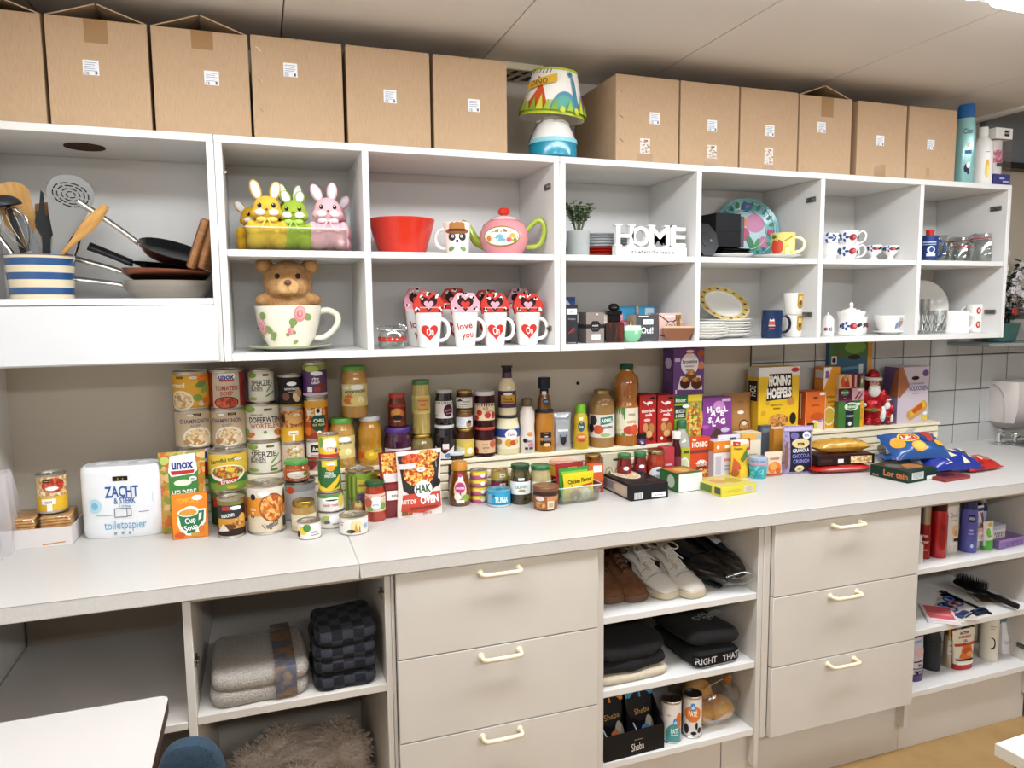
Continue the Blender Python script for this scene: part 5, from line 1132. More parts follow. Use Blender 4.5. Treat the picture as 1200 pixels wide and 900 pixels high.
# lower right compartment
t = thing('plate','large white plate standing on edge behind the glasses','plate',((2.5526,0.5,1.3798)[0]-.01,.52,S0),0); t.rotation_euler = (math.radians(-10),0,math.radians(-22))
M = Matrix.Translation((0,0,.105)) @ Matrix.Rotation(math.pi/2,4,'X'); mb = MB(); mb.lathe([(0,0),(.065,0),(.072,.004),(.105,.012),(.105,.009),(.072,0),(0,-.004)],PORC,40,M); mb.build('dish',t)
cg = clear('cut_glass','#eef0ef',.30,.02,.5)
def cutglass(D,label,cut=True):
    x,y,z,r,h = D; t = thing('drinking_glass',label,'glass',(x,y,S0),face_cam(x,y),'clear drinking glasses')
    mb = MB(); mb.lathe([(0,.001),(r*.85,0),(r*.88,.003),(r,h),(r*.94,h),(r*.8,.012),(0,.01)],cg,26); mb.build('glass_body',t)
    if cut:
        mb = MB()
        for k in range(9):
            a = 2*math.pi*k/9
            for q in (0,1):
                z0,z1 = (h*.12+h*.36*q,h*.46+h*.36*q)
                for s in (-1,1): mb.tube([(r*.94*math.sin(a+s*.3),-r*.94*math.cos(a+s*.3),z0),(r*.99*math.sin(a),-r*.99*math.cos(a),z1)],.0011,mat('#c9cccc',.1,coat=1),5)
        mb.build('cut_pattern',t)
cutglass((2.4329,0.412,1.3758,0.0182,0.1308),'tall clear drinking glass by the divider',False)
cutglass((2.3637,0.3437,1.3798,0.0208,0.0856),'cut crystal tumbler, left one of the pair')
cutglass((2.4443,0.3579,1.3778,0.0276,0.0867),'cut crystal tumbler, right one of the pair')
x,y,z,r,h = (2.5458,0.3662,1.379,0.0412,0.0843)
t = thing('cup','angular plain white cup with its handle to the right','cup',(x,y,S0),face_cam(x,y))
mb = MB(); q = .88; mb.loft([[(r*a*k_,r*b*k_,zz) for a,b in ((-1,-.8),(-.8,-1),(.8,-1),(1,-.8),(1,.8),(.8,1),(-.8,1),(-1,.8))] for k_,zz in ((.92,0),(1.0,.008),(.9,h),(.84,h),(.86,.012))],PORC,smooth=False); mb.build('body',t)
mb = MB(); mb.tube([(r*.9,0,h*.85),(r*1.35,0,h*.75),(r*1.45,0,h*.45),(r*.92,0,h*.15)],.0045,PORC,8); mb.build('handle',t)
for cxk,(u0,u1,nm) in enumerate(((1133,1151,'left'),(1150,1166,'right'))):
    x,y,z,r,h = ((2.6708,0.3889,1.3751,0.0304,0.0533),(2.7698,0.4028,1.3725,0.0291,0.0542))[cxk]
    for k in range(2):
        t = thing('mug','%s white mug with red dot, %s stacked column' % (('bottom','top')[k],nm),'mug',(x+.0,y+.004,S0+k*(h+.0006)),face_cam(x,y),'white mugs with a red dot'); mug_parts(t,r,h,PORC,[('E',.45,.55,.28,.28,'#c4382a'),('E',.45,.55,.10,.15,'#e9cfc6')],taper=.97,handle=(cxk == 0),hand=math.pi,hs=.8)
# ================================================================ on the worktop: tins, jars, bottles, cartons
PS = lambda s,q,k=1: [('E',s,q,.20*k,.035*k,'#eceff0'),('R',s-.1*k,q-.008,s+.1*k,q+.008,'#8a94a0')]
BLK = lambda s,q,k=1: [('R',s-.22*k,q-.035*k,s+.22*k,q+.035*k,'#2c2418'),('R',s-.15*k,q-.008*k,s+.15*k,q+.008*k,'#c9a94c')]
SOUP = food('#d9b98c','#e3c99c','#c9a06a','#b98a52','#e9d8b4',scale=160); TOMS = food('#b8321c','#c94a24','#d96a34','#9a2616',scale=150)
MIXV = food('#d98a2a','#7a9a3a','#c9542a','#e3c24a','#b9c96a','#8a5a2a',scale=130); CRISP = food('#d9892a','#c9541c','#e3b24a','#a8321c','#e9c97a',scale=190)
GREENS = food('#7a9a3c','#9ab85a','#5a7a2c','#c9cf8a',scale=140); NUTS = food('#b87a3a','#8a5424','#d9a25a','#c98a42',scale=140)
GR1 = 'tins stacked on the left of the riser'
# ---- crackers tray, cheese crackers, tin
B = (-0.5603,0.3914,0.9,0.1591,0.0496,-2)
x,y,z,w_,h,th = B
t = thing('cardboard_tray','low white cardboard tray holding two packs of crackers','tray',(x,y+.06,.9005),math.radians(th))
W = w_/2; mb = MB(); wc = mat('#dcd6d4',.6)
for b in ((-W,-.06,0,W,-.058,h),(-W,.058,0,W,.06,h),(-W,-.058,0,-W+.002,.058,h),(W-.002,-.058,0,W,.058,h),(-W,-.058,0,W,.058,.002)): mb.box(*b,wc)
mb.build('tray',t); flat_print(t,(0,-.06,0),(W,0,0),(0,0,h),(0,-1,0),[('P',[(.15,.08),(.8,.16),(.82,.22),(.15,.15)],'#d98a2a')],'orange_stripe')
crk = noisy('cracker',['#c98f4c','#d9a862','#e3bd7c'],60,.8,bump=.3)
ctop = z+.0
for k,(sx,lab) in enumerate(((-.5,'left pack of square cheese crackers in the white tray'),(.5,'right pack of square cheese crackers in the white tray'))):
    t = thing('cracker_pack',lab,'crackers',(x+sx*W*.96,y+.056,.9028),math.radians(-4+6*k),'cracker packs in the white tray')
    for j in range(9):
        mb = MB(); dx = random.uniform(-.0015,.0015); mb.box(-W*.44+dx,-.048,.004+.0078*j,W*.44+dx,.045,.0112+.0078*j,crk,.003); mb.build('cracker',t)
    mb = MB(); mb.box(-W*.465,-.051,.001,W*.465,.048,.0775,clear('wrap_film','#f6f0e6',.14,.12),.006); mb.build('clear_wrapper',t)
x2,y2,_,r,h = (-0.5377,0.3678,1.0205,0.039,0.1061)
can((x2+.004,y+.055,.982,r*.93,h*.96),'single yellow and brown soup tin standing on the cracker packs','#e2b428',[('R',-3.2,.42,3.2,1,SOUP),('E',.1,.75,.8,.22,TOMS)]+BLK(-.35,.88,1.1)+[('E',.0,.66,.42,.06,'#eef0f0'),('R',-.75,.2,.2,.36,'#f3efe4'),('T',-.28,.28,.10,'BRUIN','#7a6a4a',.8),('R',-.4,.0,-.05,.2,'#f3efe4')],GR1)
t = thing('storage_bag','crumpled clear plastic bag leaning on the wall at the left edge','bag',(-.632,.40,.9005),0)
mb = MB(); rnd = random.Random(9)
mb.grid(lambda u,v: ((.022+.004*math.sin(7*v+3*u*6.28))*math.cos(u*6.283)*(1-.5*v*v)+.006*math.sin(9*u*6.28),(.09+.01*math.sin(5*v))*math.sin(u*6.283)*(1-.4*v*v),.20*v),28,14,frosted('milky_bag','#e3dfe2',.4)); mb.build('bag',t)
# ---- toilet paper
B = (-0.3628,0.4058,0.9,0.2051,0.1933,-6)
x,y,z,w_,h,th = B; R_ = w_/4*1.0
t = thing('toilet_paper_pack','white plastic pack of toilet paper lettered in blue beside the cracker tray','toilet paper',(x,y+R_*.9,.9005),math.radians(th))
wrapm = noisy('tp_wrap',['#e3e6ea','#eceef1'],18,.35,bump=.12,coat=.2)
def tp_ring(k,zz,n=48):
    out = []
    for i in range(n):
        a = 2*math.pi*i/n; c,s_ = math.cos(a),math.sin(a)
        px_ = math.copysign(abs(c)**.62,c)*2*R_; py_ = math.copysign(abs(s_)**.55,s_)*R_*.92
        py_ *= 1-.07*math.exp(-(px_/(R_*.35))**2)
        out.append((px_*k,py_*k,zz))
    return out
mb = MB(); mb.loft([tp_ring(.94,0),tp_ring(.985,.006),tp_ring(1,.02),tp_ring(1,h-.02),tp_ring(.985,h-.006),tp_ring(.93,h)],wrapm); mb.build('wrapper',t)
fn = lambda s,q,o: (s*2*R_,-(R_*.92*(1-abs(s)**3.2)**.36*(1-.07*math.exp(-(s*2/.35)**2))+.0008+o) if abs(s) < 1 else 0,h*q)
mb = MB(); S_ = 2*R_
put_print(mb,[('R',-.16,.80,.20,.865,'#2e2616'),('T',.02,.832,.03,'jumbo','#c9a94c',.3),('T',.04,.655,.155,'ZACHT','#2a5fa8',.80),('T',.10,.525,.085,'& STERK','#3a6cae',.52),('T',.1,.45,.035,'4 rollen','#7fb2d0',.3),('T',.08,.19,.125,'toiletpapier','#58a8d0',1.0,0,.0),
    ('E',-.62,.46,.17,.10,'#b4d9ea'),('E',-.62,.46,.08,.05,'#7fbfdd'),('E',.86,.54,.12,.10,'#b4d9ea'),('R',-.62,.325,-.18,.332,'#6b7d8c'),('R',.42,.352,.66,.36,'#6b7d8c')]+
    [('R',a,b,c,d,'#566473') for a,b,c,d in ((-.16,.29,-.145,.42),(.13,.29,.145,.42),(-.16,.29,.145,.3),(-.16,.41,.145,.42),(.24,.31,.252,.42),(.145,.41,.25,.42),(.145,.30,.25,.31))]+[('E',-.16+.17*k,.07,.035,.022,'#9aa3a8') for k in range(3)],fn,S_,h,True)
mb.build('print',t,fix=False)
for sx in (-1,1):
    mb = MB(); M = Matrix.Translation((sx*R_,0,h+.0008)); mb.lathe([(R_*.26,-.004),(R_*.34,.0005),(R_*.72,.001),(R_*.8,-.001)],mat('#c9ccd1',.5),28,M); mb.lathe([(R_*.25,-.006),(0,-.006)],mat('#8f8a84',.8),20,M); mb.build('roll_end',t)
# ---- fresh soup pouch and orange soup box
B = (-0.2085,0.3865,0.9,0.1149,0.2221,4)
pouch((B[0]-.004,B[1]+.004,.9005,B[3]*1.02,B[4]*1.0,B[5]),.05,'clear bag of vegetable soup with a green label behind the orange box',food('#c9742a','#d98f3a','#b9a24a','#8a9a3a','#d9b47a',scale=70),
      [('R',-.62,.28,.70,.78,'#3f8a3c'),('P',[(-.62,.76),(-.5,.95),(.55,.97),(.66,.76),(.5,.72),(-.5,.70)],'#f0f0ee'),('P',[(-.52,.77),(.54,.77),(.5,.73),(-.46,.72)],'#c4281f'),('T',.02,.85,.115,'unox','#1c3f94',.95,0,.04),('E',.0,.62,.4,.04,'#dfe8d6'),('T',.04,.49,.095,'HELDERE','#eef2e6',1.1),('T',.04,.36,.09,'GROENTE','#eef2e6',1.15),('E',-.75,.9,.2,.05,'#b9c96a',.5)]+PS(.45,.66,.9))
B = (-0.1939,0.3334,0.9,0.0875,0.1185,3)
carton((B[0],B[1],.9005,B[3],B[4],B[5]),.022,'orange instant soup box with a green cup picture','#e8871c',
       [('T',-.1,.87,.13,'POMPOEN','#f2c03a',1.15,0,0),('E',.45,.92,.3,.06,'#eef0f2'),('E',.02,.40,.74,.34,'#f3f0e6'),('P',[(.45,.66),(.9,.66),(.85,.35),(.35,.15),(.3,.2),(.62,.45),(.6,.56),(.4,.56)],'#f3f0e6'),('P',[(-.66,.60),(.44,.62),(.80,.62),(.74,.40),(.40,.24),(.2,.12),(-.2,.12),(-.52,.3)],'#1d7a4c'),('E',-.1,.60,.58,.10,'#f3f0e6'),('E',-.1,.595,.50,.075,'#d99a3a'),('P',[(.5,.56),(.66,.58),(.62,.44),(.46,.40)],'#f3f0e6'),
        ('T',.0,.42,.13,'Cup','#f3f5f0',.6,.2),('T',.02,.26,.13,'Soup','#f3f5f0',.75,.2),('E',.25,.09,.25,.05,'#c99a4a'),('E',-.6,.1,.3,.06,'#d9541c'),('E',.62,.2,.18,.08,'#d97a2a')],side=[('R',-1,0,1,1,'#d97a18')])
# ---- tin columns on the riser
c1 = ((-0.1885,0.521,1.025,0.0432,0.0928),(-0.1885,0.521,1.1182,0.0504,0.1075),(-0.1885,0.521,1.2262,0.0501,0.1075))
can(c1[0],'red and white soup tin at the bottom of the leftmost tin column','#b8232c',[('R',-3.2,.55,3.2,1,'#e9e2da'),('E',.1,.5,.5,.2,'#d9542a'),('R',.35,.66,.8,.9,'#2a4a9a')],GR1)
CH = [('T',.08,.74,.125,'CHAMPIGNON','#5a4a78',1.75),('T',.1,.60,.085,'SOEP','#8a7a6a',.7),('E',.2,.26,.80,.30,'#e9e2d2'),('E',.2,.26,.70,.25,SOUP),('E',-.4,.12,.2,.08,'#b98a5a'),('E',.75,.15,.2,.1,'#d9c2a2')]+BLK(.2,.93,1.0)+PS(-.15,.92,.9)
can(c1[1],'beige mushroom soup tin in the leftmost tin column','#cbb596',CH,GR1)
can(c1[2],'yellow orange vegetable soup tin on top of the leftmost tin column','#dfa522',[('R',-3.2,.0,3.2,.05,'#c98a1c'),('E',.7,.85,.35,.12,'#e8702a'),('E',.55,.7,.35,.1,'#6a8a3a',.4),('E',.75,.55,.3,.09,'#8aa04a',.8),('E',-.65,.22,.75,.30,'#e9dcae'),('E',-.65,.22,.64,.24,SOUP),('E',.3,.3,.25,.10,'#7a9a3c'),('T',-.9,.68,.14,'GROENTEN','#f6f2e2',1.3),('E',.5,.12,.18,.08,'#d9ccb0'),('E',.75,.2,.2,.1,'#d9742a')]+PS(.1,.9,1)+BLK(-.65,.9,.9),GR1)
c2 = ((-0.0953,0.5256,1.025,0.0477,0.0886),(-0.0953,0.5256,1.114,0.0512,0.1087),(-0.0953,0.5256,1.2231,0.0509,0.1117))
can(c2[0],'tin at the bottom of the second tin column, hidden by the vegetable soup tin','#c9b79a',[],GR1)
can(c2[1],'beige mushroom soup tin in the second tin column','#cbb596',[(d[0],d[1]-.2)+tuple(d[2:]) if d[0] in 'TE' else d for d in CH],GR1)
can(c2[2],'red tomato soup tin on top of the second tin column','#a92a22',[('R',-.85,.0,.75,1,'#b9b0a2'),('R',-.78,0,.68,.98,'#c9b79c'),('P',[(-.5,.90),(-.4,.98),(.45,.98),(.5,.90),(.4,.78),(-.4,.78)],'#f1efec'),('T',.0,.885,.15,'unox','#1c3f94',.85,0,.04),('P',[(-.42,.80),(.42,.80),(.38,.74),(-.36,.74)],'#c4281f'),('T',-.02,.55,.135,'TOMATEN','#b8322a',1.25),('T',-.02,.40,.115,'SOEP','#b8322a',.7),('E',-.05,.13,.68,.18,'#7a1a14'),('E',-.05,.13,.60,.145,TOMS),('E',1.1,.5,.2,.3,'#7a1f1a')],GR1)
c3 = ((-0.0001,0.529,1.025,0.051,0.097),(-0.0001,0.529,1.1224,0.052,0.1098),(-0.0001,0.529,1.2326,0.0378,0.0975))
BON = [('E',-.75,.90,.4,.10,'#8fae4a'),('T',-.05,.64,.19,'SPERZIE','#4a4a44',1.5),('T',-.4,.46,.15,'BONEN','#5a5a54',.9),('P',[(.35,.35),(.9,.65),(.95,.6),(.4,.3)],'#7a9a4a'),('P',[(.3,.2),(1.1,.36),(1.1,.31),(.3,.15)],'#6a8a3c'),('R',-.9,.36,.1,.38,'#a9a89a'),('E',-.7,.1,.35,.06,'#9ab86a')]+BLK(.35,.9,1.0)
can(c3[0],'white green-bean tin at the bottom of the third tin column','#e2dccc',BON+[('R',.3,.05,.75,.13,'#5a8a3a'),('R',-.7,.76,-.3,.8,'#5a5a54')],GR1)
can(c3[1],'white pea and carrot tin in the middle of the third tin column','#e2dccc',[('E',-.8,.92,.4,.1,'#8fae4a'),('T',-.35,.76,.06,'EXTRA FIJN','#4a4a44',.8),('T',.12,.60,.17,'DOPERWTEN','#35352f',1.85),('T',.1,.42,.15,'WORTELEN','#c96a2a',1.7),('E',-.75,.14,.3,.08,'#d9742a',.3),('E',.9,.18,.3,.1,'#c9702a',-.4),('E',.1,.22,.1,.05,'#6a9a3c'),('E',-1.1,.2,.3,.14,'#8aa65a')]+BLK(.3,.90,1.0),GR1)
can(c3[2],'narrow white green-bean tin on top of the third tin column','#e0dccd',BON,GR1)
c4 = ((0.0813,0.5126,1.025,0.0346,0.0863),(0.0813,0.5126,1.1117,0.0357,0.1037),(0.0813,0.5126,1.2158,0.0368,0.0975))
can(c4[0],'pale red tomato tin at the bottom of the fourth tin column','#d9c2ac',[('E',.2,.75,.8,.2,SOUP),('T',.2,.35,.14,'TOMAAT','#c9402a',1.2),('E',-.5,.3,.3,.2,'#d9802a')]+PS(.2,.85,1.2),GR1)
can(c4[1],'brown and yellow soup tin in the middle of the fourth tin column','#dfa92a',[('R',-3.2,.45,3.2,1,food('#a8622c','#c9824a','#8a4a20','#d9a86a',scale=120)),('E',.3,.75,.7,.2,'#d9a05a'),('R',-.3,.2,.5,.34,'#f3e9cf'),('R',0,.02,.2,.2,'#f3efe4'),('E',-.8,.75,.25,.15,'#5a2a1c'),('T',.1,.27,.08,'RUNDER','#8a6a2a',.7)]+PS(.4,.85,1.3),GR1)
can(c4[2],'black chestnut tin on top of the fourth tin column','#232122',[('E',-.4,.35,.3,.14,'#7a4a2a'),('E',.5,.35,.35,.2,'#d9b890'),('E',.75,.45,.25,.14,'#b98a5a'),('T',.1,.62,.10,'kastanje','#e6e2da',1.2),('E',.1,.78,.4,.07,'#eef0f0'),('R',-3.2,.02,3.2,.06,'#b9962f'),('R',-.2,.48,.5,.52,'#8a8580')],GR1,lid=GOLDL)
c5 = ((0.1507,0.5102,1.025,0.0323,0.0298),(0.1507,0.5102,1.0552,0.0323,0.0589),(0.1507,0.5102,1.1145,0.036,0.1279),(0.1507,0.5102,1.2428,0.0371,0.1057))
can(c5[0],'low dark red tin at the very bottom of the purple tin\'s column','#8a3a3c',[('P',[(-.5,0),(.2,0),(.6,1),(.2,1)],'#c99a94')],GR1)
can(c5[1],'low white and red tin in the purple tin\'s column','#e3dcd6',[('R',-.6,.4,.6,.85,'#3a2a2a'),('T',0,.62,.25,'Aroy','#e6e2da',.9),('R',-3.2,0,3.2,.14,'#b8322a'),('T',0,.25,.12,'mackerel','#b8322a',1.2)],GR1)
can(c5[2],'tall orange chilli bean tin with a dark green round emblem','#b84a1c',[('R',-3.2,.82,3.2,1,'#e2a22a'),('R',-.9,.45,.9,.82,CRISP),('E',.25,.42,.72,.24,'#1f4a3a'),('R',-.05,.62,.5,.80,'#e3e0d4'),('E',.2,.74,.15,.06,'#2a2420'),('T',.25,.48,.09,'CHILI','#e6e9e2',.9),('T',.25,.38,.08,'MEX BEANS','#d9b24a',1.1),('R',-3.2,0,3.2,.14,'#8a3016'),('E',.25,.13,.2,.08,'#e9dcb4'),('E',-.7,.2,.3,.12,'#d9742a'),('R',-.75,.62,-.35,.75,'#e3e0d4')],GR1)
can(c5[3],'tall purple kidney bean tin on top of its column','#5a2f6e',[('R',-3.2,.82,3.2,1,'#8a9a4a'),('E',-.2,.86,.6,.10,'#b9c96a'),('E',.2,.72,.5,.07,'#e6e9e2'),('T',.1,.56,.10,'rode','#eee9f0',.8),('T',.1,.44,.10,'bonen','#eee9f0',.9),('E',.6,.28,.45,.16,'#7a2a24'),('E',.2,.22,.3,.10,'#9a3a2c'),('R',-3.2,.02,3.2,.1,'#c9b8d6'),('R',-.6,.14,-.2,.3,'#e3e0d4')],GR1)
# ---- tins in front
f1 = ((-0.1,0.4518,0.9,0.05,0.0999),(-0.1,0.4518,1.0003,0.0534,0.1135))
can(f1[0],'dark green and red tin under the vegetable soup tin','#274a2c',[('R',-3.2,.82,3.2,1,'#4f7a2c'),('E',.9,.5,.5,.4,'#c9702a'),('R',-1,.6,-.5,.9,'#c4322a'),('T',-.1,.85,.10,'Erasco','#e6e9e2',.9)])
can(f1[1],'green and yellow vegetable soup tin with a bowl picture','#d9b83a',[('R',-3.2,0,3.2,.42,'#3a7a2c'),('R',-3.2,0,3.2,.2,'#7aa23c'),('T',-.25,.84,.11,'Kartoffel topf','#4a5a1c',1.4,.15),('E',.0,.47,.98,.24,'#efe9dc'),('E',.0,.5,.86,.18,MIXV),('P',[(-.55,.16),(-.3,.32),(.6,.36),(.35,.2)],'#c4281f'),('T',.02,.26,.12,'Erasco','#f3efe8',.8,.12),('E',.2,.08,.3,.05,'#c9b03a')]+PS(.55,.86,1.1))
can((-0.0915,0.3293,0.9,0.0358,0.1067),'dark brown ragout tin, narrow, in front of the green soup tins','#3a2a24',[('R',-3.2,.88,3.2,1,'#7a7a3a'),('R',-1.1,.5,.8,.86,'#3a3a3e'),('R',-1.2,.2,1.3,.5,'#c9922c'),('R',-.7,.74,-.1,.86,'#b8322c'),('E',.35,.80,.45,.06,'#eceff0'),('T',-.3,.62,.14,'Gulasch','#e6e3dc',1.0,.12),('E',.55,.36,.5,.16,NUTS),('E',-.2,.27,.5,.08,'#6a3a20'),('E',.85,.5,.3,.12,'#d9a24a'),('P',[(-1.2,.12),(-.6,.36),(-.2,.16)],'#d9d2cc')])
can((-0.0017,0.3417,0.9,0.0507,0.1361),'orange bean soup tin with a round bowl picture, front of the white tins','#e08f2a',[('R',-3.2,0,3.2,.36,'#d9c9ac'),('R',-3.2,.78,3.2,1,'#d9d2c0'),('E',.35,.55,.72,.33,'#8a4a2a'),('E',.35,.55,.66,.30,food('#d98a3a','#c96a24','#e3b26a','#b9521c',scale=110)),('E',-.72,.80,.16,.07,'#2a2a3a'),('T',-.75,.52,.06,'bonen','#f3e6cc',.5),('T',-.75,.44,.05,'soep','#f3e6cc',.4),('T',.2,.17,.14,'Vegetar','#5a5a5e',.9,.3),('R',.95,.06,1.3,.3,'#4a4a4a'),('E',-.85,.35,.05,.02,'#3a2a1c'),('E',-.7,.35,.05,.02,'#3a2a1c'),('E',1.15,.75,.1,.2,'#4a2a1c'),('E',-.1,.88,.3,.06,'#eef0f2')])
x_ = (0.0897,0.4406,0.9,0.0488,0.1123)
can(x_,'wide grey metal tin with an orange tab under the green-lidded jar','#c3bfbe',[('R',-3.2,.8,3.2,1,'#9a9a9a'),('E',-.5,.85,.25,.1,'#d9542a')],rimm=STEEL)
D = (0.0907,0.5526,0.9,0.0381,0.1627)
jar((x_[0]-.004,x_[1],x_[2]+x_[4]+.0005,D[3]*.98,.058),'small orange jam jar with a bright green lid on the grey tin','#b5521f','#4fa34a',[('E',.1,.5,.9,.35,'#e3dcc9'),('T',.1,.62,.16,'Materne','#8a9a5a',1.1),('E',-.1,.7,.5,.1,'#eef0f2'),('T',.1,.36,.12,'abrikoos','#c9742a',1.0),('E',.75,.55,.25,.2,'#6a8a3c')],'#d9a068',(.12,.75),1.2)
can((0.108,0.5033,0.9,0.0348,0.0751),'white tin half hidden behind the small gold-lidded jar','#dcd5cd',BLK(.3,.75,1.2)+[('E',-.6,.6,.4,.12,'#a9b88a'),('T',-.5,.42,.1,'BROUN','#5a5a54',.7)],lid=STEEL)
jar((0.0951,0.3035,0.9,0.0329,0.0852),'small jar with a gold lid at the front of the tins','#a9854a',metal('#b59440',.25),[('T',-.2,.5,.3,'lijn','#7a8a4a',.8),('E',.4,.65,.5,.2,'#eceff0'),('R',-1.4,0,1.4,.3,'#c9b98a')],'#d9d2b8',(.1,.72),1.5,lidh=.014)
can((0.1044,0.2366,0.9,0.0319,0.0461),'tiny white olive tin at the very front of the tins','#e6e2dc',[('E',-.55,.55,.4,.28,'#e3c93a'),('E',-.2,.72,.35,.25,'#4f8a3a'),('E',-1.1,.3,.25,.22,'#3a2420'),('T',.45,.45,.16,'Bresso','#6a3a54',.9),('R',.1,.2,.9,.26,'#9a9590')])
f2 = ((0.1692,0.3234,0.9,0.0396,0.0459),(0.1692,0.3234,0.9463,0.0371,0.0518),(0.1692,0.3234,0.9985,0.0323,0.0965),(0.1692,0.3234,1.0953,0.0285,0.0654))
can(f2[0],'low white tin at the bottom of the sweetcorn stack','#ded9d2',[('E',-.4,.55,.4,.3,'#a9b86a'),('E',.25,.6,.4,.3,'#eef0f2'),('R',-.5,.3,-.1,.5,'#7a4a8a'),('R',.1,.2,.9,.28,'#9a9590')])
can(f2[1],'white and green tin below the green sweetcorn tin','#e1dcd4',[('R',-3.2,.78,3.2,1,'#5a9a4a'),('E',.1,.68,.7,.16,'#eef0f2'),('E',.1,.66,.5,.05,'#3a4a3a'),('T',0,.38,.18,'SOFT CORN','#c9546a',1.2),('E',.9,.6,.3,.4,'#d9c23a')])
can(f2[2],'green sweetcorn tin with yellow cobs','#2a6a34',[('R',-.7,.80,.75,1,'#e3c62a'),('E',.15,.9,.4,.06,'#eef0f2'),('E',.1,.76,.4,.10,'#e39a2a'),('T',.0,.60,.09,'CORN &','#e6efe2',.7),('T',.05,.50,.09,'SWEETCORN','#e6efe2',1.0),('P',[(-.3,.1),(.9,.5),(1.1,.5),(.9,.3),(.1,.0)],'#e3bd2a'),('P',[(-1.2,.38),(-.9,.2),(.2,.02),(-.8,.0),(-1.3,.1)],'#e8c93a'),('P',[(-.2,.0),(.8,.12),(1.2,.3),(1.0,.05)],'#d9aa1c')],lid=STEEL)
can(f2[3],'small yellow sweetcorn tin on top of the green corn tin','#e3c23a',[('R',-3.2,0,3.2,.14,'#c4322a'),('E',.1,.6,.8,.3,'#e9e6da'),('E',.2,.82,.5,.1,'#eef0f2'),('T',.2,.45,.16,'MAIS','#c9545a',.8),('E',-.8,.7,.3,.25,'#7aa24a'),('E',.8,.3,.15,.12,'#5a3a8a')])
# ---- apple sauce jars
AP = noisy('apple_sauce',['#a97a34','#b88a40','#c2984e'],30,.15,coat=.5)
APL = [('R',-.95,.62,1.0,.66,'#4f7a3a'),('T',.05,.70,.20,'Appelmoes','#2e4a24',1.7,.05),('E',.2,.86,.5,.12,'#eef0f2'),('E',-.5,.3,.45,.22,'#d9742a'),('E',.25,.25,.6,.2,'#e3cf7a'),('E',.45,.3,.25,.14,'#f0e6b4'),('E',-.75,.85,.35,.1,'#e6e3c9')]
ja = (0.2262,0.5171,1.025,0.0393,0.1514); jb = (0.3065,0.5148,1.025,0.0371,0.1467)
jar(ja,'apple sauce jar with a green lid, lower left one of three',AP,'#5fae3f',APL,'#d9c884',(.22,.72),1.35,lidh=.016,shape='waist',neck=.84)
jb = (jb[0]+.004,jb[1]+.002,jb[2],jb[3]*.98,ja[4])
jar(jb,'yellow apple sauce jar with a white lid beside the green-lidded one',noisy('orange_sauce',['#b07a22','#bd882c'],20,.15,coat=.5),'#c9ccd1',[('E',.15,.55,.62,.40,'#e0b01f'),('E',.1,.6,.2,.14,'#f0d24a'),('E',.5,.85,.25,.1,'#4f8a3a'),('E',-.9,.55,.4,.3,'#c9541c'),('E',.9,.5,.3,.3,'#d9952a')],'#c08a2c',(.10,.38),1.5,lidh=.014,shape='waist',neck=.84)
Dt = (0.2598,0.5173,1.025,0.0395,0.3017)
Dm = (0.2659,0.5292,1.1698,0.0395,0.1558)
jar(((ja[0]+jb[0])/2,ja[1]-.002,ja[2]+ja[4]+.0006,Dm[3],Dm[4]),'apple sauce jar with a green lid standing on top of two others',AP,'#5fae3f',APL,'#d9c884',(.25,.72),1.35,lidh=.014,shape='waist',neck=.84)
can((0.2655,0.4332,0.9,0.0435,0.1303),'green asparagus tin with a purple band','#8fae3a',[('R',-.2,.55,1.0,.85,'#d3c24a'),('T',.4,.72,.11,'ASPERGES','#6a5a1c',1.0),('R',-.2,.28,1.0,.5,'#7a4a86')]+[('R',-1.0+.18*k,.1,-.92+.18*k,.95,'#b9c96a' if k % 2 else '#6a8a2c') for k in range(5)])
x,y,z,r,h = (0.2482,0.3557,0.9,0.0247,0.0599)
t = thing('salad_cup','small clear cup of corn salad behind the flat white tin','cup',(x,y+.005,.9005),0); mb = MB(); mb.lathe([(0,0),(r*.8,0),(r*1.05,h),(r*1.0,h),(r*.78,.002)],clear(),24); mb.build('cup',t); mb = MB(); mb.ell((0,0,h*.45),(r*.82,r*.82,h*.4),MIXV); mb.build('salad',t)
can((0.2216,0.2389,0.9,0.0396,0.0492),'flat white mushroom tin at the front by the worktop seam','#e3ded8',[('E',.2,.55,.45,.35,'#e3cf9a'),('P',[(.0,.1),(.15,.75),(.3,.1)],'#c9954a'),('P',[(.3,.1),(.42,.6),(.5,.1)],'#b9803a'),('E',-.2,.2,.3,.12,'#4a3a2a'),('R',-1.1,.7,-.75,.75,'#b9746a'),('R',-1.1,.55,-.8,.6,'#9a7a74'),('R',.7,.3,1.1,.6,'#9ab0c9'),('R',-.5,.12,-.2,.25,'#4f7a3a')])
RED = noisy('tomato_sauce',['#8f2414','#a53018','#b5401f'],40,.12,coat=.6)
jar((0.2954,0.3352,0.9,0.0308,0.1139),'tomato sauce jar with a dark green lid in front of the asparagus tin',RED,'#1f5a34',[('E',.15,.72,.5,.16,'#eceae2'),('E',.05,.4,.45,.25,'#dfe8ea'),('T',.05,.4,.10,'pasta','#4a7a4a',.6),('E',-.7,.5,.4,.3,'#c9604a'),('E',.75,.3,.3,.2,'#6aa23c'),('E',-.5,.15,.3,.12,'#7aa84a')],'#d9b7a4',(.30,.80),1.15,lidh=.013)
jar((0.322,0.3941,0.9,0.0266,0.1226),'red pasta sauce jar with a gold lid and yellow label edge',RED,metal('#b59440',.25),[('P',[(.1,0),(.9,0),(.9,.9),(.5,.9)],'#e0b02a'),('E',.5,.5,.3,.3,'#efe0a0')],None,(.15,.75),1.2,lidh=.012)
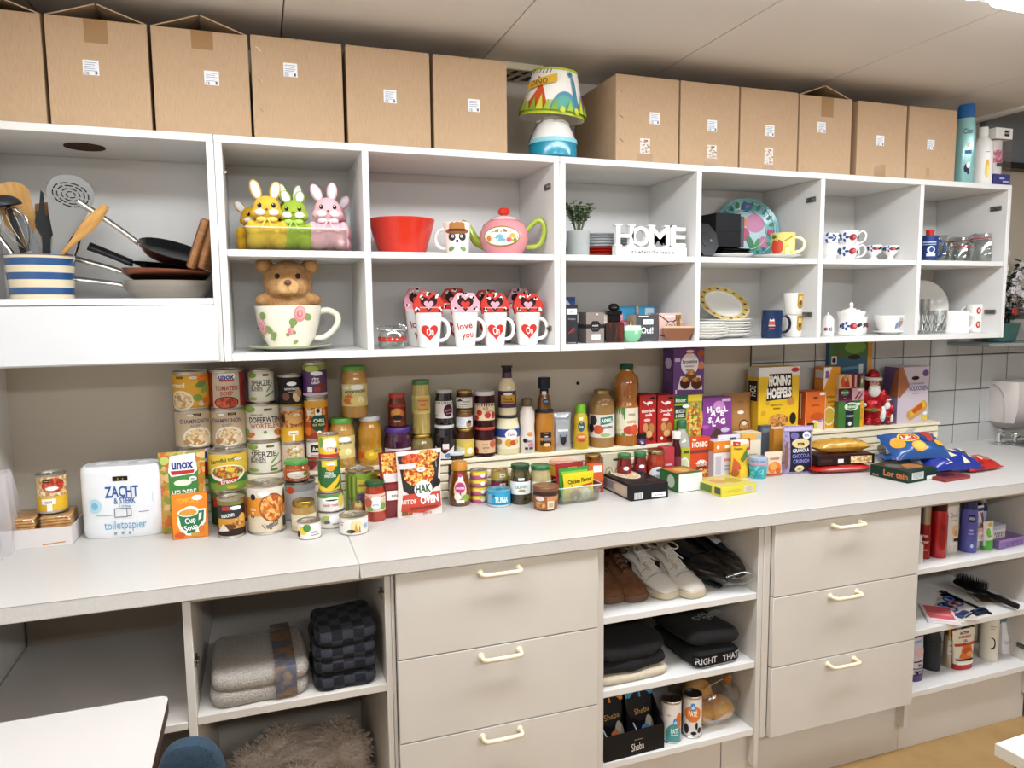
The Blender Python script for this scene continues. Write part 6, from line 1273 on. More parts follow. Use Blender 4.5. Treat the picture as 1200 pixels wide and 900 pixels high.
# ---- nut bag and oven pouch
B = (0.3687,0.3113,0.9,0.1158,0.1927,8)
pouch((B[0],B[1]+.012,.9005,B[3],B[4],B[5]),.045,'dark red tortilla mix pouch behind the white oven pouch','#7a1a1c',[('R',-.9,.62,.9,.98,CRISP),('R',-.85,.55,.3,.68,'#d9cfcf'),('R',-.75,.28,.2,.42,'#e6e0d8'),('T',-.25,.35,.06,'chili','#5a3a3a',.7),('R',-.2,.08,.35,.2,'#8a9a5a'),('R',-.8,.44,.2,.52,'#8f2426')])
t0_ = (0.4346,0.8904,0.9,0.1117,0.0826,-4)
pillow(((0.3384,0.34,1.0369)[0],.385,1.017),(.115,.085,.03),-.1,'colourful pack of crunchy salad topping lying across the tins',CRISP,[('R',-.9,.05,.2,.28,'#e2dcd2'),('R',-.9,.72,.6,.95,'#b8322c')],tilt=(math.radians(58),0)) if False else None
B = (0.4318,0.8916,0.9,0.1072,0.0921,2)
pouch((B[0]-.01,.345,.9005,.090,.117,2),.03,'colourful pack of crunchy salad topping left of the oven pouch',food('#c9542a','#d9a24a','#e3c97a','#8a2a1c','#b9742c',scale=110),[('R',-.95,.70,.6,.80,'#d9d2c9'),('R',-.95,.80,-.55,.98,'#d8862a'),('R',-1,0,1,.6,'#6a1c1e')])
B = (0.4257,0.3079,0.9,0.1375,0.194,6)
pouch((B[0],B[1],.9005,B[3],B[4],B[5]),.04,'white and red oven dish pouch with a round brand disc and baked pasta picture','#e4d9d2',
      [('P',[(-.96,.94),(-.8,.42),(-.3,.30),(.4,.36),(.8,.45),(.96,.94)],'#3a3634'),('E',-.05,.66,.72,.20,CRISP),('E',.35,.9,.5,.10,CRISP),('E',-.35,.88,.45,.08,food('#b8321c','#d9722a','#c94a20',scale=150)),('P',[(-.88,.10),(-.82,.35),(.0,.38),(.92,.36),(.92,.12),(.0,.06)],'#c9442f'),('E',.1,.42,.42,.13,'#eeebe4'),('T',.1,.43,.12,'HAK','#3a5a3c',.72,0,.04),('T',-.55,.25,.065,'UIT DE','#f0e6e0',.6),('T',.36,.26,.11,'OVEN','#f3ece6',.85,.03,.05),('T',.1,.15,.045,'macaroni pastasaus','#6a2a22',1.2),('R',-.85,.04,-.6,.11,'#8a5a2a'),('R',-.58,.04,-.4,.1,'#c9542a'),('T',.25,.055,.045,'400 g','#c9442f',.8),('E',.8,.5,.16,.06,'#2c2826'),('R',-.92,.74,-.2,.82,'#e2c9cc')]+PS(.02,.72,1))
# ---- sauce jars and jam jars on the riser
s1 = ((0.398,0.5204,1.025,0.0431,0.1122),(0.398,0.5204,1.1376,0.0281,0.1037))
PUR = noisy('red_cabbage',['#3a1530','#4a1a3c','#2c1024'],25,.12,coat=.6)
jar(s1[0],'red cabbage jar with a purple lid under the red-lidded sauce jar',PUR,'#4a2a86',[('E',0,.5,.4,.3,'#b8545c'),('E',.6,.5,.3,.3,'#eceae6')],'#d9cfd2',(.22,.5),1.2,lidh=.016,neck=.9)
jar(s1[1],'spicy red sauce jar with a red lid on the purple-lidded jar',noisy('sambal',['#5a2414','#7a301a'],40,.12,coat=.6),'#c4281f',[('E',.0,.5,.8,.30,'#d9742a'),('E',-.1,.6,.5,.18,'#e3a24a'),('E',.0,.3,.6,.14,'#2a2a20'),('T',0,.12,.10,'Oriental','#d9d9c9',1.0),('R',-1.3,.86,1.3,.98,'#b8281c')],'#6a2416',(.15,.78),1.35,lidh=.012)
s2 = ((0.4729,0.5125,1.025,0.0352,0.0859),(0.4729,0.5125,1.1113,0.0284,0.17))
jar(s2[0],'pale pickle jar with a gold lid under the asparagus jar',noisy('pickle',['#7a6a3a','#8f7d48'],15,.12,coat=.6),metal('#b59440',.25),[('R',-1.2,.3,.2,.7,'#b8869a')],'#cfc6cc',(.1,.5),1.2,lidh=.012)
jar(s2[1],'tall white asparagus jar with a green lid',noisy('asparagus',['#a9924c','#bda65e','#cdb878'],30,.12,coat=.6,stretch=(9,9,.6)),'#3f7d3c',[('E',.2,.55,.85,.4,'#d9a25a'),('T',.2,.75,.13,'ASPERGES','#b8322a',1.1),('T',.2,.5,.13,'WIT','#b8322a',.6),('E',-.7,.6,.3,.4,'#a9b86a'),('R',-.4,.18,.9,.26,'#c9402a')],'#d6c476',(.42,.78),1.5,lidh=.014,shape='hex',neck=.93)
s3 = ((0.5464,0.5112,1.025,0.0342,0.1109),(0.5464,0.5112,1.1363,0.0286,0.1124))
DKJ = noisy('black_cherry',['#15121c','#1f1a28'],20,.1,coat=.7)
jar(s3[0],'dark cherry jar with a white label, lower of two',DKJ,'#c9c6c2',[('P',[(-1,.8),(0,.3),(1,.8),(1,0),(-1,0)],'#dcd8d6'),('R',-.2,.6,.4,.95,'#e3dcd6'),('T',.1,.6,.16,'FRUTTA','#b8453c',.7),('E',.3,.2,.3,.15,'#5a86a9')],None,(.05,.55),1.3,lidh=.01)
jar(s3[1],'dark cherry jar with a silver lid, upper of two',DKJ,'#bdb9b2',[('E',.5,.45,.55,.36,'#4a1c2c'),('T',.5,.5,.16,'KERSEN','#c98a9a',.9,.2),('T',.5,.3,.10,'zwart','#c98a9a',.6,.1),('P',[(.7,.75),(1.1,.9),(.9,.7)],'#2a2a22'),('R',-1.1,.1,-.8,.2,'#a9a59f')],'#dcd8d4',(.22,.76),1.25,lidh=.012)
s4 = ((0.6119,0.5073,1.025,0.0303,0.0958),(0.6119,0.5073,1.1212,0.0275,0.0621),(0.6119,0.5073,1.1838,0.0274,0.0595))
HON = mat('#4f2a12',.1,coat=.7)
jar(s4[0],'chestnut spread jar with a yellow label at the bottom of the gold-lidded stack',HON,metal('#a98c4c',.3),[('P',[(-.2,.7),(1.2,.95),(1.2,.1),(-.2,.1)],'#d9bd4a'),('E',.6,.3,.4,.2,'#efe6c4'),('P',[(-1.2,.6),(0,.5),(0,.1),(-1.2,.1)],'#cfcba4')],'#c9b45a',(.1,.72),1.4,lidh=.009)
jar(s4[1],'small honey jar with a gold lid in the middle of the stack',mat('#7a4a1c',.1,coat=.7),metal('#a98c4c',.3),[('E',-.4,.6,.5,.3,'#c9d2dc'),('E',.55,.35,.35,.35,'#b5825a'),('E',.6,.55,.3,.15,'#3a2a24')],'#d6dade',(.08,.7),1.25,lidh=.009)
jar(s4[2],'small honey jar with a gold lid on top of the stack',HON,metal('#b79a4c',.3),[('P',[(-1,.6),(-.5,.9),(-.1,.65)],'#3a3a3a'),('T',.3,.6,.14,'HONING','#5a5650',.9),('R',-.4,.3,.7,.36,'#8a867e')],'#dedbd4',(.08,.75),1.3,lidh=.009)
s5 = ((0.681,0.5114,1.025,0.0349,0.0971),(0.681,0.5114,1.1225,0.0347,0.1153))
JAM = mat('#3c0f18',.1,coat=.7)
jar(s5[0],'cherry jam jar with a red-orange lid, lower of two',JAM,'#b8402a',[('T',.0,.70,.14,'Confiture','#8a4a32',1.1),('T',.1,.45,.17,'kersen','#7a2a22',.9),('E',.8,.7,.35,.3,'#c9604a'),('E',-.9,.2,.3,.25,'#8f2a24'),('T',.1,.2,.12,'jam','#8a4a32',.5)],'#d8b48e',(.15,.62),1.25,lidh=.01,neck=.92)
jar(s5[1],'strawberry jam jar with a white lid, upper of two',JAM,'#cdc9c6',[('T',.1,.74,.20,'LUPI','#c93a2a',1.2),('E',-.5,.45,.28,.18,'#c42a22'),('E',.3,.3,.3,.18,'#c42a22'),('E',-.8,.15,.25,.15,'#c42a22'),('E',.9,.3,.25,.2,'#b8322a'),('T',.35,.55,.1,'CLARISSE','#b84a3a',.9)],'#dccba8',(.22,.76),1.25,lidh=.014,neck=.92)
# mayonnaise jar with squeeze bottle on it, milk bottle, mustard stack
m1 = ((0.7605,0.5155,1.025,0.0395,0.1285),(0.7605,0.5155,1.1539,0.0309,0.1624))
jar(m1[0],'large white mayonnaise jar with a blue-banded label',mat('#e3d8b4',.15,coat=.5),'#2a2c2a',[('R',-1.5,.58,1.5,1,'#2c4a9a'),('E',.35,.72,.55,.26,'#eef0f2'),('T',.35,.72,.14,'Calvé','#b8382c',.8),('E',.1,.3,.3,.2,'#d9a22a'),('E',.5,.3,.3,.14,'#c9542a'),('E',-.75,.35,.3,.14,'#b5825a'),('E',.8,.35,.2,.1,'#e3b84a')],'#e9e0c4',(.18,.72),1.4,lidh=.008,neck=.88)
vessel(m1[1],'cream sauce bottle with a purple label standing on the mayonnaise jar',[(0,0),(.92,0),(.98,.01),(1,.06),(.98,.5),(.9,.62),(.55,.74),(.46,.8),(.46,.84),(0,.84)],mat('#d8cba6',.15,coat=.5),
       [('neck_band',[(.48,.74),(.55,.75),(.5,.86),(0,.86)],'#5a2a5c'),('cap',[(.44,.86),(.5,.87),(.48,.96),(.62,.965),(.62,.99),(0,1)],'#1c1a1c')],[('R',-.7,.25,.9,.75,'#c9962a'),('T',.1,.55,.2,'Remia','#5a2a1c',.9),('E',.1,.82,.5,.08,'#e9e6e0'),('R',-.5,.3,.7,.4,'#8a5a24')],'#4f2a52',(.16,.5),1.25,name='sauce_bottle')
B = (0.8248,0.5019,1.025,0.0255,0.1808)
vessel(B,'white milk-shake bottle with a brown cap on the riser',[(0,0),(.95,0),(1,.01),(1,.3),(.93,.4),(.93,.5),(1,.6),(.95,.75),(.7,.84),(.66,.86),(0,.86)],mat('#dcd4cc',.3),[('cap',[(.70,.86),(.76,.865),(.76,.985),(.7,1),(0,1)],'#6a5238')],
       [('E',.4,.78,.4,.10,'#d98a3a'),('E',-.3,.5,.25,.1,'#2a2830'),('T',.3,.48,.12,'mokka','#3a3040',.9),('E',.5,.3,.4,.1,'#c98aa6'),('R',-.3,.1,.1,.2,'#3a3a4a'),('R',.25,.1,.8,.2,'#4a5a4a')],None,(.04,.45),1.2)
m2 = ((0.889,0.51,1.025,0.0344,0.1409),(0.889,0.51,1.1663,0.0242,0.1059))
jar(m2[0],'orange curry sauce jar with a dark lid',mat('#b5741c',.12,coat=.6),'#2a2a30',[('R',-.4,.1,.75,1,'#2a241f'),('E',.2,.8,.35,.14,'#c9ccd2'),('R',-.1,.45,.6,.6,'#5a86a9'),('E',.25,.15,.35,.12,'#e3c08a')],None,(.14,.52),1.25,lidh=.01,neck=.86,shape='waist')
vessel(m2[1],'small upside-down mustard squeeze bottle on the curry jar',[(0,0),(.9,0),(.98,.02),(.9,.3),(.6,.5),(.58,.62),(0,.62)],mat('#7a4a1c',.15,coat=.5),[('shrink_band',[(.6,.5),(.62,.52),(.6,.64),(0,.64)],'#1f2430'),('cap',[(.6,.64),(.84,.66),(.86,.98),(.78,1),(0,1)],'#232838')],[('E',.3,.6,.5,.25,'#1f2c4a'),('E',.3,.6,.35,.12,'#7a9ab9'),('R',-.5,1.2,.5,1.5,'#d9d5d0')],None,(.05,.4),1.2,name='sauce_bottle')
B = (0.9399,0.49,1.025,0.0994,0.1157,0)
pouch((B[0]+.008,.535,1.0255,B[3],B[4]*1.05,0),.03,'orange snack bag behind the silver pouch','#d9862a',[('R',-1,.85,1,1,'#d97a1c')])
B = (0.9484,0.485,1.025,0.0631,0.1274,-5)
pouch((B[0],B[1],1.0255,B[3],B[4],B[5]),.035,'silver pouch with a dark shield print on the riser',noisy('silver_foil',['#aab2ba','#c9ced4'],30,.25,metal=.6,bump=.2),[('R',-.9,.82,.9,.86,'#8a929a'),('P',[(-.38,.42),(.38,.42),(.34,.22),(0,.12),(-.34,.22)],'#2a2c30'),('R',-.3,.36,.3,.42,'#7a8aa0'),('R',-.6,.5,.6,.56,'#d6dade')])
vessel((1.0193,0.5031,1.025,0.0276,0.1538),'yellow mustard squeeze bottle with a light green cap',[(0,0),(.94,0),(1,.02),(1,.2),(.9,.4),(.82,.5),(.9,.6),(.8,.72),(.55,.82),(0,.82)],mat('#c9a928',.25,coat=.3),[('cap',[(.52,.79),(.62,.8),(.6,.98),(.54,1),(0,1)],'#7cc42c')],[('E',.1,.72,.5,.2,'#2a5a6a'),('T',.1,.72,.09,'Remia','#dfe6c9',.6),('E',.1,.3,.7,.18,'#d9702a'),('T',.1,.36,.1,'curry','#f3e6c0',.8),('T',.1,.22,.08,'MANGO','#4a2a1c',.7),('R',-.2,.95,.3,1.05,'#eceff0')],None,(.08,.68),1.2,name='sauce_bottle')
D = (1.1054,0.5178,1.025,0.0444,0.1962)
vessel(D,'large jar of apple juice concentrate with a gold lid and fruit label',[(0,0),(.94,0),(1,.015),(1,.72),(.9,.83),(.66,.9),(.62,.93),(0,.93)],noisy('cloudy_juice',['#96703c','#a37c46'],8,.12,coat=.6),[('lid',[(.62,.935),(.68,.935),(.68,.99),(.62,1),(0,1)],metal('#a89662',.3))],
       [('R',-1.4,.0,1.4,.2,'#dcd8d4'),('E',-.7,.75,.35,.22,'#3a3440'),('P',[(-.1,.55),(.95,.65),(.95,.95),(-.1,.88)],'#2f7a6a'),('T',.42,.75,.16,'APPEL','#e9f0ea',.95,.05),('E',-.25,.35,.4,.20,'#c9542a'),('T',.5,.48,.16,'MANGO','#2a4a6a',.9,.05),('E',-.9,.4,.3,.2,'#2a2438'),('E',.3,.12,.4,.08,'#9ab86a')],'#d9d2cc',(.18,.58),1.35,name='juice_jar',cat='jar')
D = (1.1957,0.5102,1.0252,0.0433,0.283)
vessel(D,'tall amber apple juice bottle with a dark green cap',[(0,0),(.9,0),(.97,.01),(.97,.06),(.93,.12),(.97,.2),(.97,.48),(.9,.52),(.84,.55),(.96,.64),(1.0,.74),(.92,.83),(.55,.9),(.5,.92),(.5,.94),(0,.94)],mat('#a9661f',.08,coat=.8),
       [('cap',[(.52,.925),(.56,.93),(.56,.99),(.5,1),(0,1)],'#1d4a34')],[('R',-1.4,0,-.3,1,'#7a9a5a'),('R',-1.2,.1,-.6,.6,'#c9d2a4'),('R',-.3,0,-.05,1,'#4f8a44'),('T',.5,.78,.10,'Rauch','#8a7a4a',.8),('E',.3,.2,.5,.16,'#c9402a'),('E',.75,.2,.4,.2,'#d9542a'),('T',.5,.5,.1,'APPEL','#c98a5a',.9)],'#ddd4bd',(.13,.47),1.4)
D = (1.2423,0.9576,0.9,0.0228,0.0601)
jar((D[0],.484,1.0255,.017,.042),'tiny jar with a dark lid and a purple label on the riser edge',mat('#3a2440',.2),'#1f1c22',[('T',.0,.6,.25,'tijm','#d9cfe0',.8),('E',.2,.3,.3,.15,'#d9d2e0')],'#5a3a72',(.05,.8),1.4,lidh=.014,neck=.95)
# ---- front middle: honey, tuna, olives
jar((0.5782,0.5016,0.9,0.0372,0.1514),'dark gherkin jar with a white lid behind the honey bottle',noisy('dark_gherkin',['#3a2a1c','#4a3824'],20,.12,coat=.6),'#cfd3da',[('E',0,.6,.4,.3,'#c98a9a'),('R',-1,.0,1,.5,'#2a2024')],'#8a5a64',(.2,.55),1.25,lidh=.012)
vessel((0.5656,0.4073,0.9,0.0344,0.1352),'amber honey squeeze bottle with a pink flower label',[(0,0),(.93,0),(1,.03),(1,.3),(.85,.55),(.68,.74),(.66,.82),(0,.82)],mat('#7a3f10',.08,coat=.8),[('cap',[(.6,.80),(.74,.81),(.70,.96),(.62,1),(0,1)],'#c9862c')],
       [('E',.05,.5,.62,.34,'#e6c9b4'),('E',.05,.55,.5,.17,'#b8327a'),('T',.05,.55,.10,'Bloemen','#f3dce6',.8),('E',.15,.85,.3,.10,'#f0eae0'),('E',.1,.95,.22,.07,'#c93a86'),('E',-.2,.25,.3,.12,'#eee6d6'),('E',.55,.2,.4,.12,'#8aa83c'),('R',-.3,.04,.4,.14,'#f3f0ea')],None,(.06,.74),1.3,name='honey_bottle')
tb = (0.6307,0.4173,0.9,0.0282,0.0244); q = ((0.6307,0.4173,0.9,0.0282,0.1025)[4])/4
for k in range(4):
    can((tb[0],tb[1],.9003+k*(q),tb[3],q-.0005),['bottom','second','third','topmost'][k]+' yellow and pink tuna tin of the stack of four','#e0c22a',[('R',-3.2,0,3.2,.38,'#c9548a'),('E',.5,.4,.3,.3,'#e9e6e0'),('R',-.6,.5,.1,.8,'#e9d86a')],'yellow and pink tuna tins',tab=(k == 3),lid=STEEL)
gb = (0.7036,0.4328,0.9,0.0286,0.0385); cols = (('#b8a23a','yellow-banded tin at the bottom of the gold tin stack'),('#8a2a44','wine red tin in the middle of the gold tin stack'),('#b59c4c','gold tin with a small label on top of its stack'))
q = .0245
for k in range(3):
    can((gb[0],gb[1],.9003+k*q*1.25,gb[3],q*1.25-.0006),cols[k][1],cols[k][0],[('R',.05,.3,.8,.75,'#e6e0d4'),('R',.2,.45,.6,.55,'#7a6a5a')],None,lid=GOLDL)
can((0.6763,0.3584,0.9,0.0382,0.0502),'blue tuna tin with white lettering at the front','#2f9fc9',[('T',.25,.45,.42,'TUNA','#e9f2f6',1.2),('R',-1.1,.2,-.65,.8,'#8fb2c2'),('R',-3.2,0,3.2,.08,'#cfd6da'),('R',-.6,.6,-.3,.8,'#1f6f9a'),('R',-.5,.15,1.2,.2,'#1f6f9a')],lid=mat('#4fb0d3',.3,.3),rimm=mat('#c9cfd2',.3,.8))
x,y,z,r,h = (0.7655,0.4429,0.9512,0.0455,0.0687)
can((x,y,.9003,r,.072),'wide yellow-green tin behind the olive jars','#a3b032',[('E',0,.5,.5,.3,'#c9cf5a')],lid=mat('#c9b85a',.3,.7),rimm=GOLDL)
OLV = noisy('olives',['#3a341c','#4a4224','#5a5230'],26,.12,coat=.6,kind='voronoi')
jar((0.7466,0.3554,0.9,0.0319,0.1226),'dark olive jar with a dark green lid',OLV,'#1c4a30',[('E',.1,.55,.8,.34,'#dfeaea'),('T',.1,.6,.24,'OLIJVEN','#2a6a5a',1.2,.05),('E',.15,.3,.35,.10,'#c9843c'),('R',-.2,1.1,.4,1.3,'#dfe3e6')],'#e3e6e6',(.30,.66),1.3,lidh=.013)
jar((0.8126,0.3525,0.9,0.0335,0.1155),'pale pickled vegetable jar with a green lid',noisy('pale_pickle',['#a99a6a','#b9ab7c','#978858'],26,.12,coat=.6),'#1f7a4a',[('E',.1,.6,.3,.2,'#3a4a2a'),('T',.1,.3,.12,'ZILVER','#7a8a6a',.8),('E',.2,.85,.4,.1,'#eef0f2')],'#dedad0',(.28,.66),1.3,lidh=.013)
jar((0.7948,0.2648,0.9,0.0399,0.0723),'brown nut spread tub with a brown lid at the front',mat('#3a2016',.15,coat=.5),'#7a4a26',[('E',-.5,.8,.4,.16,'#c9ccd2'),('E',-.5,.35,.5,.25,NUTS),('R',.15,.05,.75,.65,'#dccfb0'),('R',.25,.2,.65,.5,'#b9a98a'),('R',.1,.65,1.3,.95,'#c98a5a')],'#9a5a30',(.06,.80),1.5,lidh=.014,shape='tub')
x,y = (0.846,0.44,0.9903)[:2]
jar((x,.43,.9003,.018,.085),'small brown round-shouldered jar behind the pickle jar',mat('#6a4634',.3,coat=.3),'#8a6a54',None)
# ---- clear tub of noodle packs
B = (0.9132,0.278,0.9,0.1612,0.0484,4)
x,y,z,w_,h,th = B
t = thing('clear_container','clear plastic tub holding packs of noodles','container',(x,y+.055,.9005),math.radians(th))
W = w_/2; H = .052; mb = MB(); cl = clear('tub_plastic','#eff5ee',.2)
mb.loft([[(sx*W*k,sy*.055*k,zz) for sx,sy in ((-1,-.8),(-.86,-1),(.86,-1),(1,-.8),(1,.8),(.86,1),(-.86,1),(-1,.8))] for k,zz in ((.88,0),(.9,.003),(1,H),(.985,H),(.885,.004))],cl); mb.build('tub',t)
mb = MB(); mb.tube([(sx*W*1.01,sy*.0555,H) for sx,sy in ((-1,-.8),(-.86,-1),(.86,-1),(1,-.8),(1,.8),(.86,1),(-.86,1),(-1,.8))],.002,frosted('tub_edge','#e9f0ea',.6),6,closed=True); mb.build('rim',t)
for k,(c,lab,d) in enumerate((('#e0c51f','yellow pack of instant noodles at the front of the clear tub',[('T',.05,.72,.15,'Chicken Flavour','#2a2a1c',1.6,.06),('T',-.5,.56,.10,'mie','#c4402a',.4),('E',.1,.2,.6,.3,'#e3c9a0'),('E',-.3,.2,.35,.22,'#b8946a'),('E',.4,.22,.3,.2,'#efe6d0'),('P',[(-.2,.42),(.2,.55),(.9,.6),(.9,.52),(.3,.48)],'#c4402a')]),
      ('#3f9a34','green pack of instant noodles behind the yellow one',[('R',-.9,.8,.9,.9,'#8ac24a')]),('#a82a34','dark red pack of instant noodles behind the green one',[('T',.2,.86,.10,'Smaak','#e3c24a',.8),('R',-.9,.3,.2,.6,'#c9545a')]))):
    pouch((x+.008-.004*k,y+.014+.027*k,.9056,.112-.004*k,.087+.010*k,th+2),.022,lab,c,d,name='noodle_pack',cat='noodles',group='instant noodle packs')
x,y = (0.9103,0.4,0.9764)[:2]
jar((x+.004,.425,.9003,.040,.108),'yellow and red noodle cup with a clear lid behind the noodle packs','#c42a24',mat('#d9a08a',.2,coat=.5),[('R',-1.6,.62,1.6,1,'#e2b02a'),('T',-.1,.5,.14,'NOODLES','#f0d9a0',1.3)],None,(.05,.98),1.6,lidh=.012,shape='tub')
D = (1.0281,0.427,0.9018,0.0299,0.1284)
jar((D[0],D[1],.9003,D[3],.118),'amber marmalade jar with a gold lid behind the noodle tub',mat('#8a3f14',.1,coat=.7),metal('#a3854a',.3),None,lidh=.014)
B = (1.0157,0.375,0.9077,0.0521,0.099,0)
carton((B[0],.375,.9003,B[3],.095,0),.02,'flat orange and red sachet with a white price tag beside the yellow noodles','#d9622a',[('R',-.4,.72,.8,.95,'#e6eaf0'),('R',-1,0,1,.4,'#b8322a')])
B = (1.102,0.445,0.9273,0.077,0.0909,0)
carton((B[0],.42,.9003,B[3],.105,0),.045,'beige carton with two dark ovals behind the black box','#bdb7a0',[('E',-.45,.42,.4,.26,'#6a6250'),('E',-.45,.42,.36,.23,'#b9b298'),('E',.5,.42,.4,.26,'#6a6250'),('E',.5,.42,.36,.23,'#b9b298'),('E',-.4,.5,.08,.05,'#5a3a30'),('E',.5,.5,.08,.05,'#5a4a30'),('E',-.5,.2,.12,.06,'#5a5240'),('E',.35,.2,.12,.06,'#5a5240'),('E',.2,.9,.3,.03,'#3a3428')])
# ---- taco sauce jars
for k,(u0,u1,lab) in enumerate(((724,741,'taco sauce jar with a green lid, left one of two'),(741,757,'taco sauce jar with a green lid, right one of two'))):
    D = ((1.1409,0.4115,0.8936,0.0244,0.1443),(1.1992,0.4203,0.8916,0.0232,0.1401))[k]
    jar((D[0]-.004+.006*k,D[1],.9003,D[3],.115),lab,mat('#7a1418',.1,coat=.7),'#2f7a3c',[('T',.1,.35,.22,'TACO','#e6dcd6',1.1),('E',.3,.85,.4,.13,'#eef0f2'),('R',-.5,.55,.5,.65,'#5a2a5a')],'#8f1f22',(.25,.75),1.2,lidh=.014,group='taco sauce jars')
D = (1.2574,0.4127,0.8991,0.0321,0.1344)
jar((D[0],D[1],.9003,D[3],.12),'tomato jar with a gold lid and a white half-round label',RED,metal('#b5a06a',.3),[('E',.3,.3,1.05,.50,'#e3e6e6'),('E',.3,.3,.95,.45,'#d3d9dc'),('T',.35,.32,.17,'GEPEL','#3a4a4a',1.1),('E',.3,.62,.25,.06,'#4a5a6a')],None,(.1,.75),1.3,lidh=.014)
# ---- black box and other flat boxes at the front
def flat_box(p,size,th,label,bg,front=(),side=(),top=(),side_bg=None,**k):
    a = math.radians(th); lx_,ly_,hz = size
    return carton((p[0],p[1],.9003 if len(p) < 3 else p[2],lx_,hz,th),ly_,label,bg,front,side,top,side_bg,**k)
P0 = (1.0683,0.2386,0.9); P1 = (1.2032,0.241,0.9); P2 = (1.14,0.5401,0.9)
wd = math.hypot(P1[0]-P0[0],P1[1]-P0[1]); th = math.degrees(math.atan2(P1[1]-P0[1],P1[0]-P0[0])); dp = math.hypot(P2[0]-P0[0],P2[1]-P0[1])
flat_box(((P0[0]+P1[0])/2,(P0[1]+P1[1])/2),(wd,dp*.92,.05),th,'black cake box with a cream oval on top lying at the front','#1f1f22',
         [('R',-.8,.1,-.35,.5,'#d9dadc')]+[('R',-.76+.06*k,.12,-.74+.06*k,.48,'#3a3a3c') for k in range(6)]+[('R',.1,.12,.85,.42,'#e3e4e6'),('T',.48,.27,.12,'23 02 2024','#6a6a70',.6),('R',-.05,.5,-.04,1,'#4a4a4e')],
         [('R',-.6,.12,.85,.85,'#b5aca2'),('R',-.5,.25,.3,.75,'#8a8a8c'),('E',.5,.5,.3,.3,'#c9b7a0')],[('E',-.05,.55,.62,.28,'#dcd2c2'),('E',-.05,.55,.54,.24,SOUP),('R',.2,.1,.7,.22,'#3a3032')])
P0 = (1.262,0.2754,0.9); P1 = (1.3588,0.2853,0.9); P2 = (1.28,0.3785,0.9)
th = math.degrees(math.atan2(P1[1]-P0[1],P1[0]-P0[0])); wd = math.hypot(P1[0]-P0[0],P1[1]-P0[1])
flat_box(((P0[0]+P1[0])/2,(P0[1]+P1[1])/2),(wd,.10,.062),th,'green carton with a blank white end panel facing out','#2f6a34',[('R',-.98,.03,.98,.97,'#e2e1dc'),('R',-.8,.80,.9,.81,'#c9c7c0'),('R',-.8,.60,.9,.61,'#c9c7c0')],[('R',-.9,.1,.9,.9,'#3a7a3c'),('E',.2,.5,.4,.35,'#c9cfbe')],[('R',-.9,.2,.8,.9,'#c9743a'),('E',0,.5,.5,.3,'#d9a25a')])
P0 = (1.3604,0.1797,0.9); P1 = (1.5006,0.1939,0.9); P2 = (1.3824,0.3256,0.9)
th = math.degrees(math.atan2(P1[1]-P0[1],P1[0]-P0[0])); wd = math.hypot(P1[0]-P0[0],P1[1]-P0[1]); dp = math.hypot(P2[0]-P0[0],P2[1]-P0[1])
flat_box(((P0[0]+P1[0])/2,(P0[1]+P1[1])/2),(wd,dp*.95,.030),th,'flat yellow carton with a barcode lying at the front','#d3c434',[('R',.3,.2,.8,.85,'#e6e3d6')]+[('R',.33+.05*k,.22,.345+.05*k,.83,'#3a3a2c') for k in range(9)]+[('R',-.7,.6,.1,.62,'#7a7a3a'),('R',-.7,.45,.05,.47,'#7a7a3a')],[('R',-.9,.1,.3,.9,'#5a7a34'),('R',.5,.2,.9,.9,'#4a5a3c')],[('R',-.9,.1,.9,.95,'#c9c06a'),('E',-.3,.55,.4,.22,'#c99a5a'),('E',.4,.5,.45,.24,'#b9a03a'),('E',.1,.75,.3,.15,'#d9b48a')])
# ---- cartons on the riser
CHM = [('E',.55,.93,.32,.025,'#2a2018'),('P',[(-.6,.86),(-.5,.88),(.1,.80),(.0,.78)],'#e9dcd6'),('T',.0,.68,.065,'Chocolade','#f3ece6',1.55,.05),('T',.1,.60,.065,'melk','#f3ece6',.8,.05),('E',-.1,.49,.4,.03,'#e6b4aa'),('E',.2,.84,.35,.03,'#eceff0'),('E',.1,.30,.75,.14,'#8a4a24'),('E',-.3,.34,.3,.09,'#c98a54'),('E',.4,.32,.35,.10,'#b5743c'),('E',.1,.2,.4,.07,'#d9a86a'),('E',-.5,.1,.16,.035,'#f0e6dc'),('E',.4,.1,.3,.04,'#5a2a18')]
for k in range(2):
    B = ((1.2659,0.482,1.025,0.0675,0.1725,0),(1.3374,0.482,1.025,0.0687,0.1691,0))[k]
    o = carton((B[0],B[1],1.0255,B[3]*.97,B[4],0),.062,['red chocolate milk carton, left one of two','red chocolate milk carton, right one of two'][k],'#b8201c',CHM,[('R',-1,0,1,1,'#a01c1a'),('R',-.7,.4,.7,.7,'#c9342c')],group='red chocolate milk cartons')
    mb = MB(); mb.box(-.02,-.012,B[4],.02,.012,B[4]+.004,'#8f1a18',.001); mb.build('folded_top',o)
B = (1.4293,0.484,1.025,0.1126,0.1644,0)
kn = (B[0],B[1],1.0255,B[3],B[4],0)
carton(kn,.075,'green and yellow meal-mix carton under the purple cake box','#8fae34',[('R',-1,.82,-.05,1,'#1f6a3c'),('T',-.55,.90,.09,'Knorr','#e9efe6',.75),('R',-.05,.86,1,1,'#e3cf3a'),('E',.45,.45,.62,.42,'#c9a04a'),('E',.45,.45,.55,.38,MIXV),('R',-1,.50,-.2,.78,'#2a3a30'),('T',-.6,.66,.08,'BROCCO','#e6e9e2',.65),('T',-.6,.56,.07,'& NOEDEL','#e6e9e2',.65),('E',-.2,.76,.25,.04,'#eceff0'),('R',-1,0,0,.3,'#6a9a2c')],side_bg='#4f7a2c')
Bp = (1.4333,0.487,1.205,0.1225,0.1506,0)
zt_ = 1.0255+B[4]+.0005
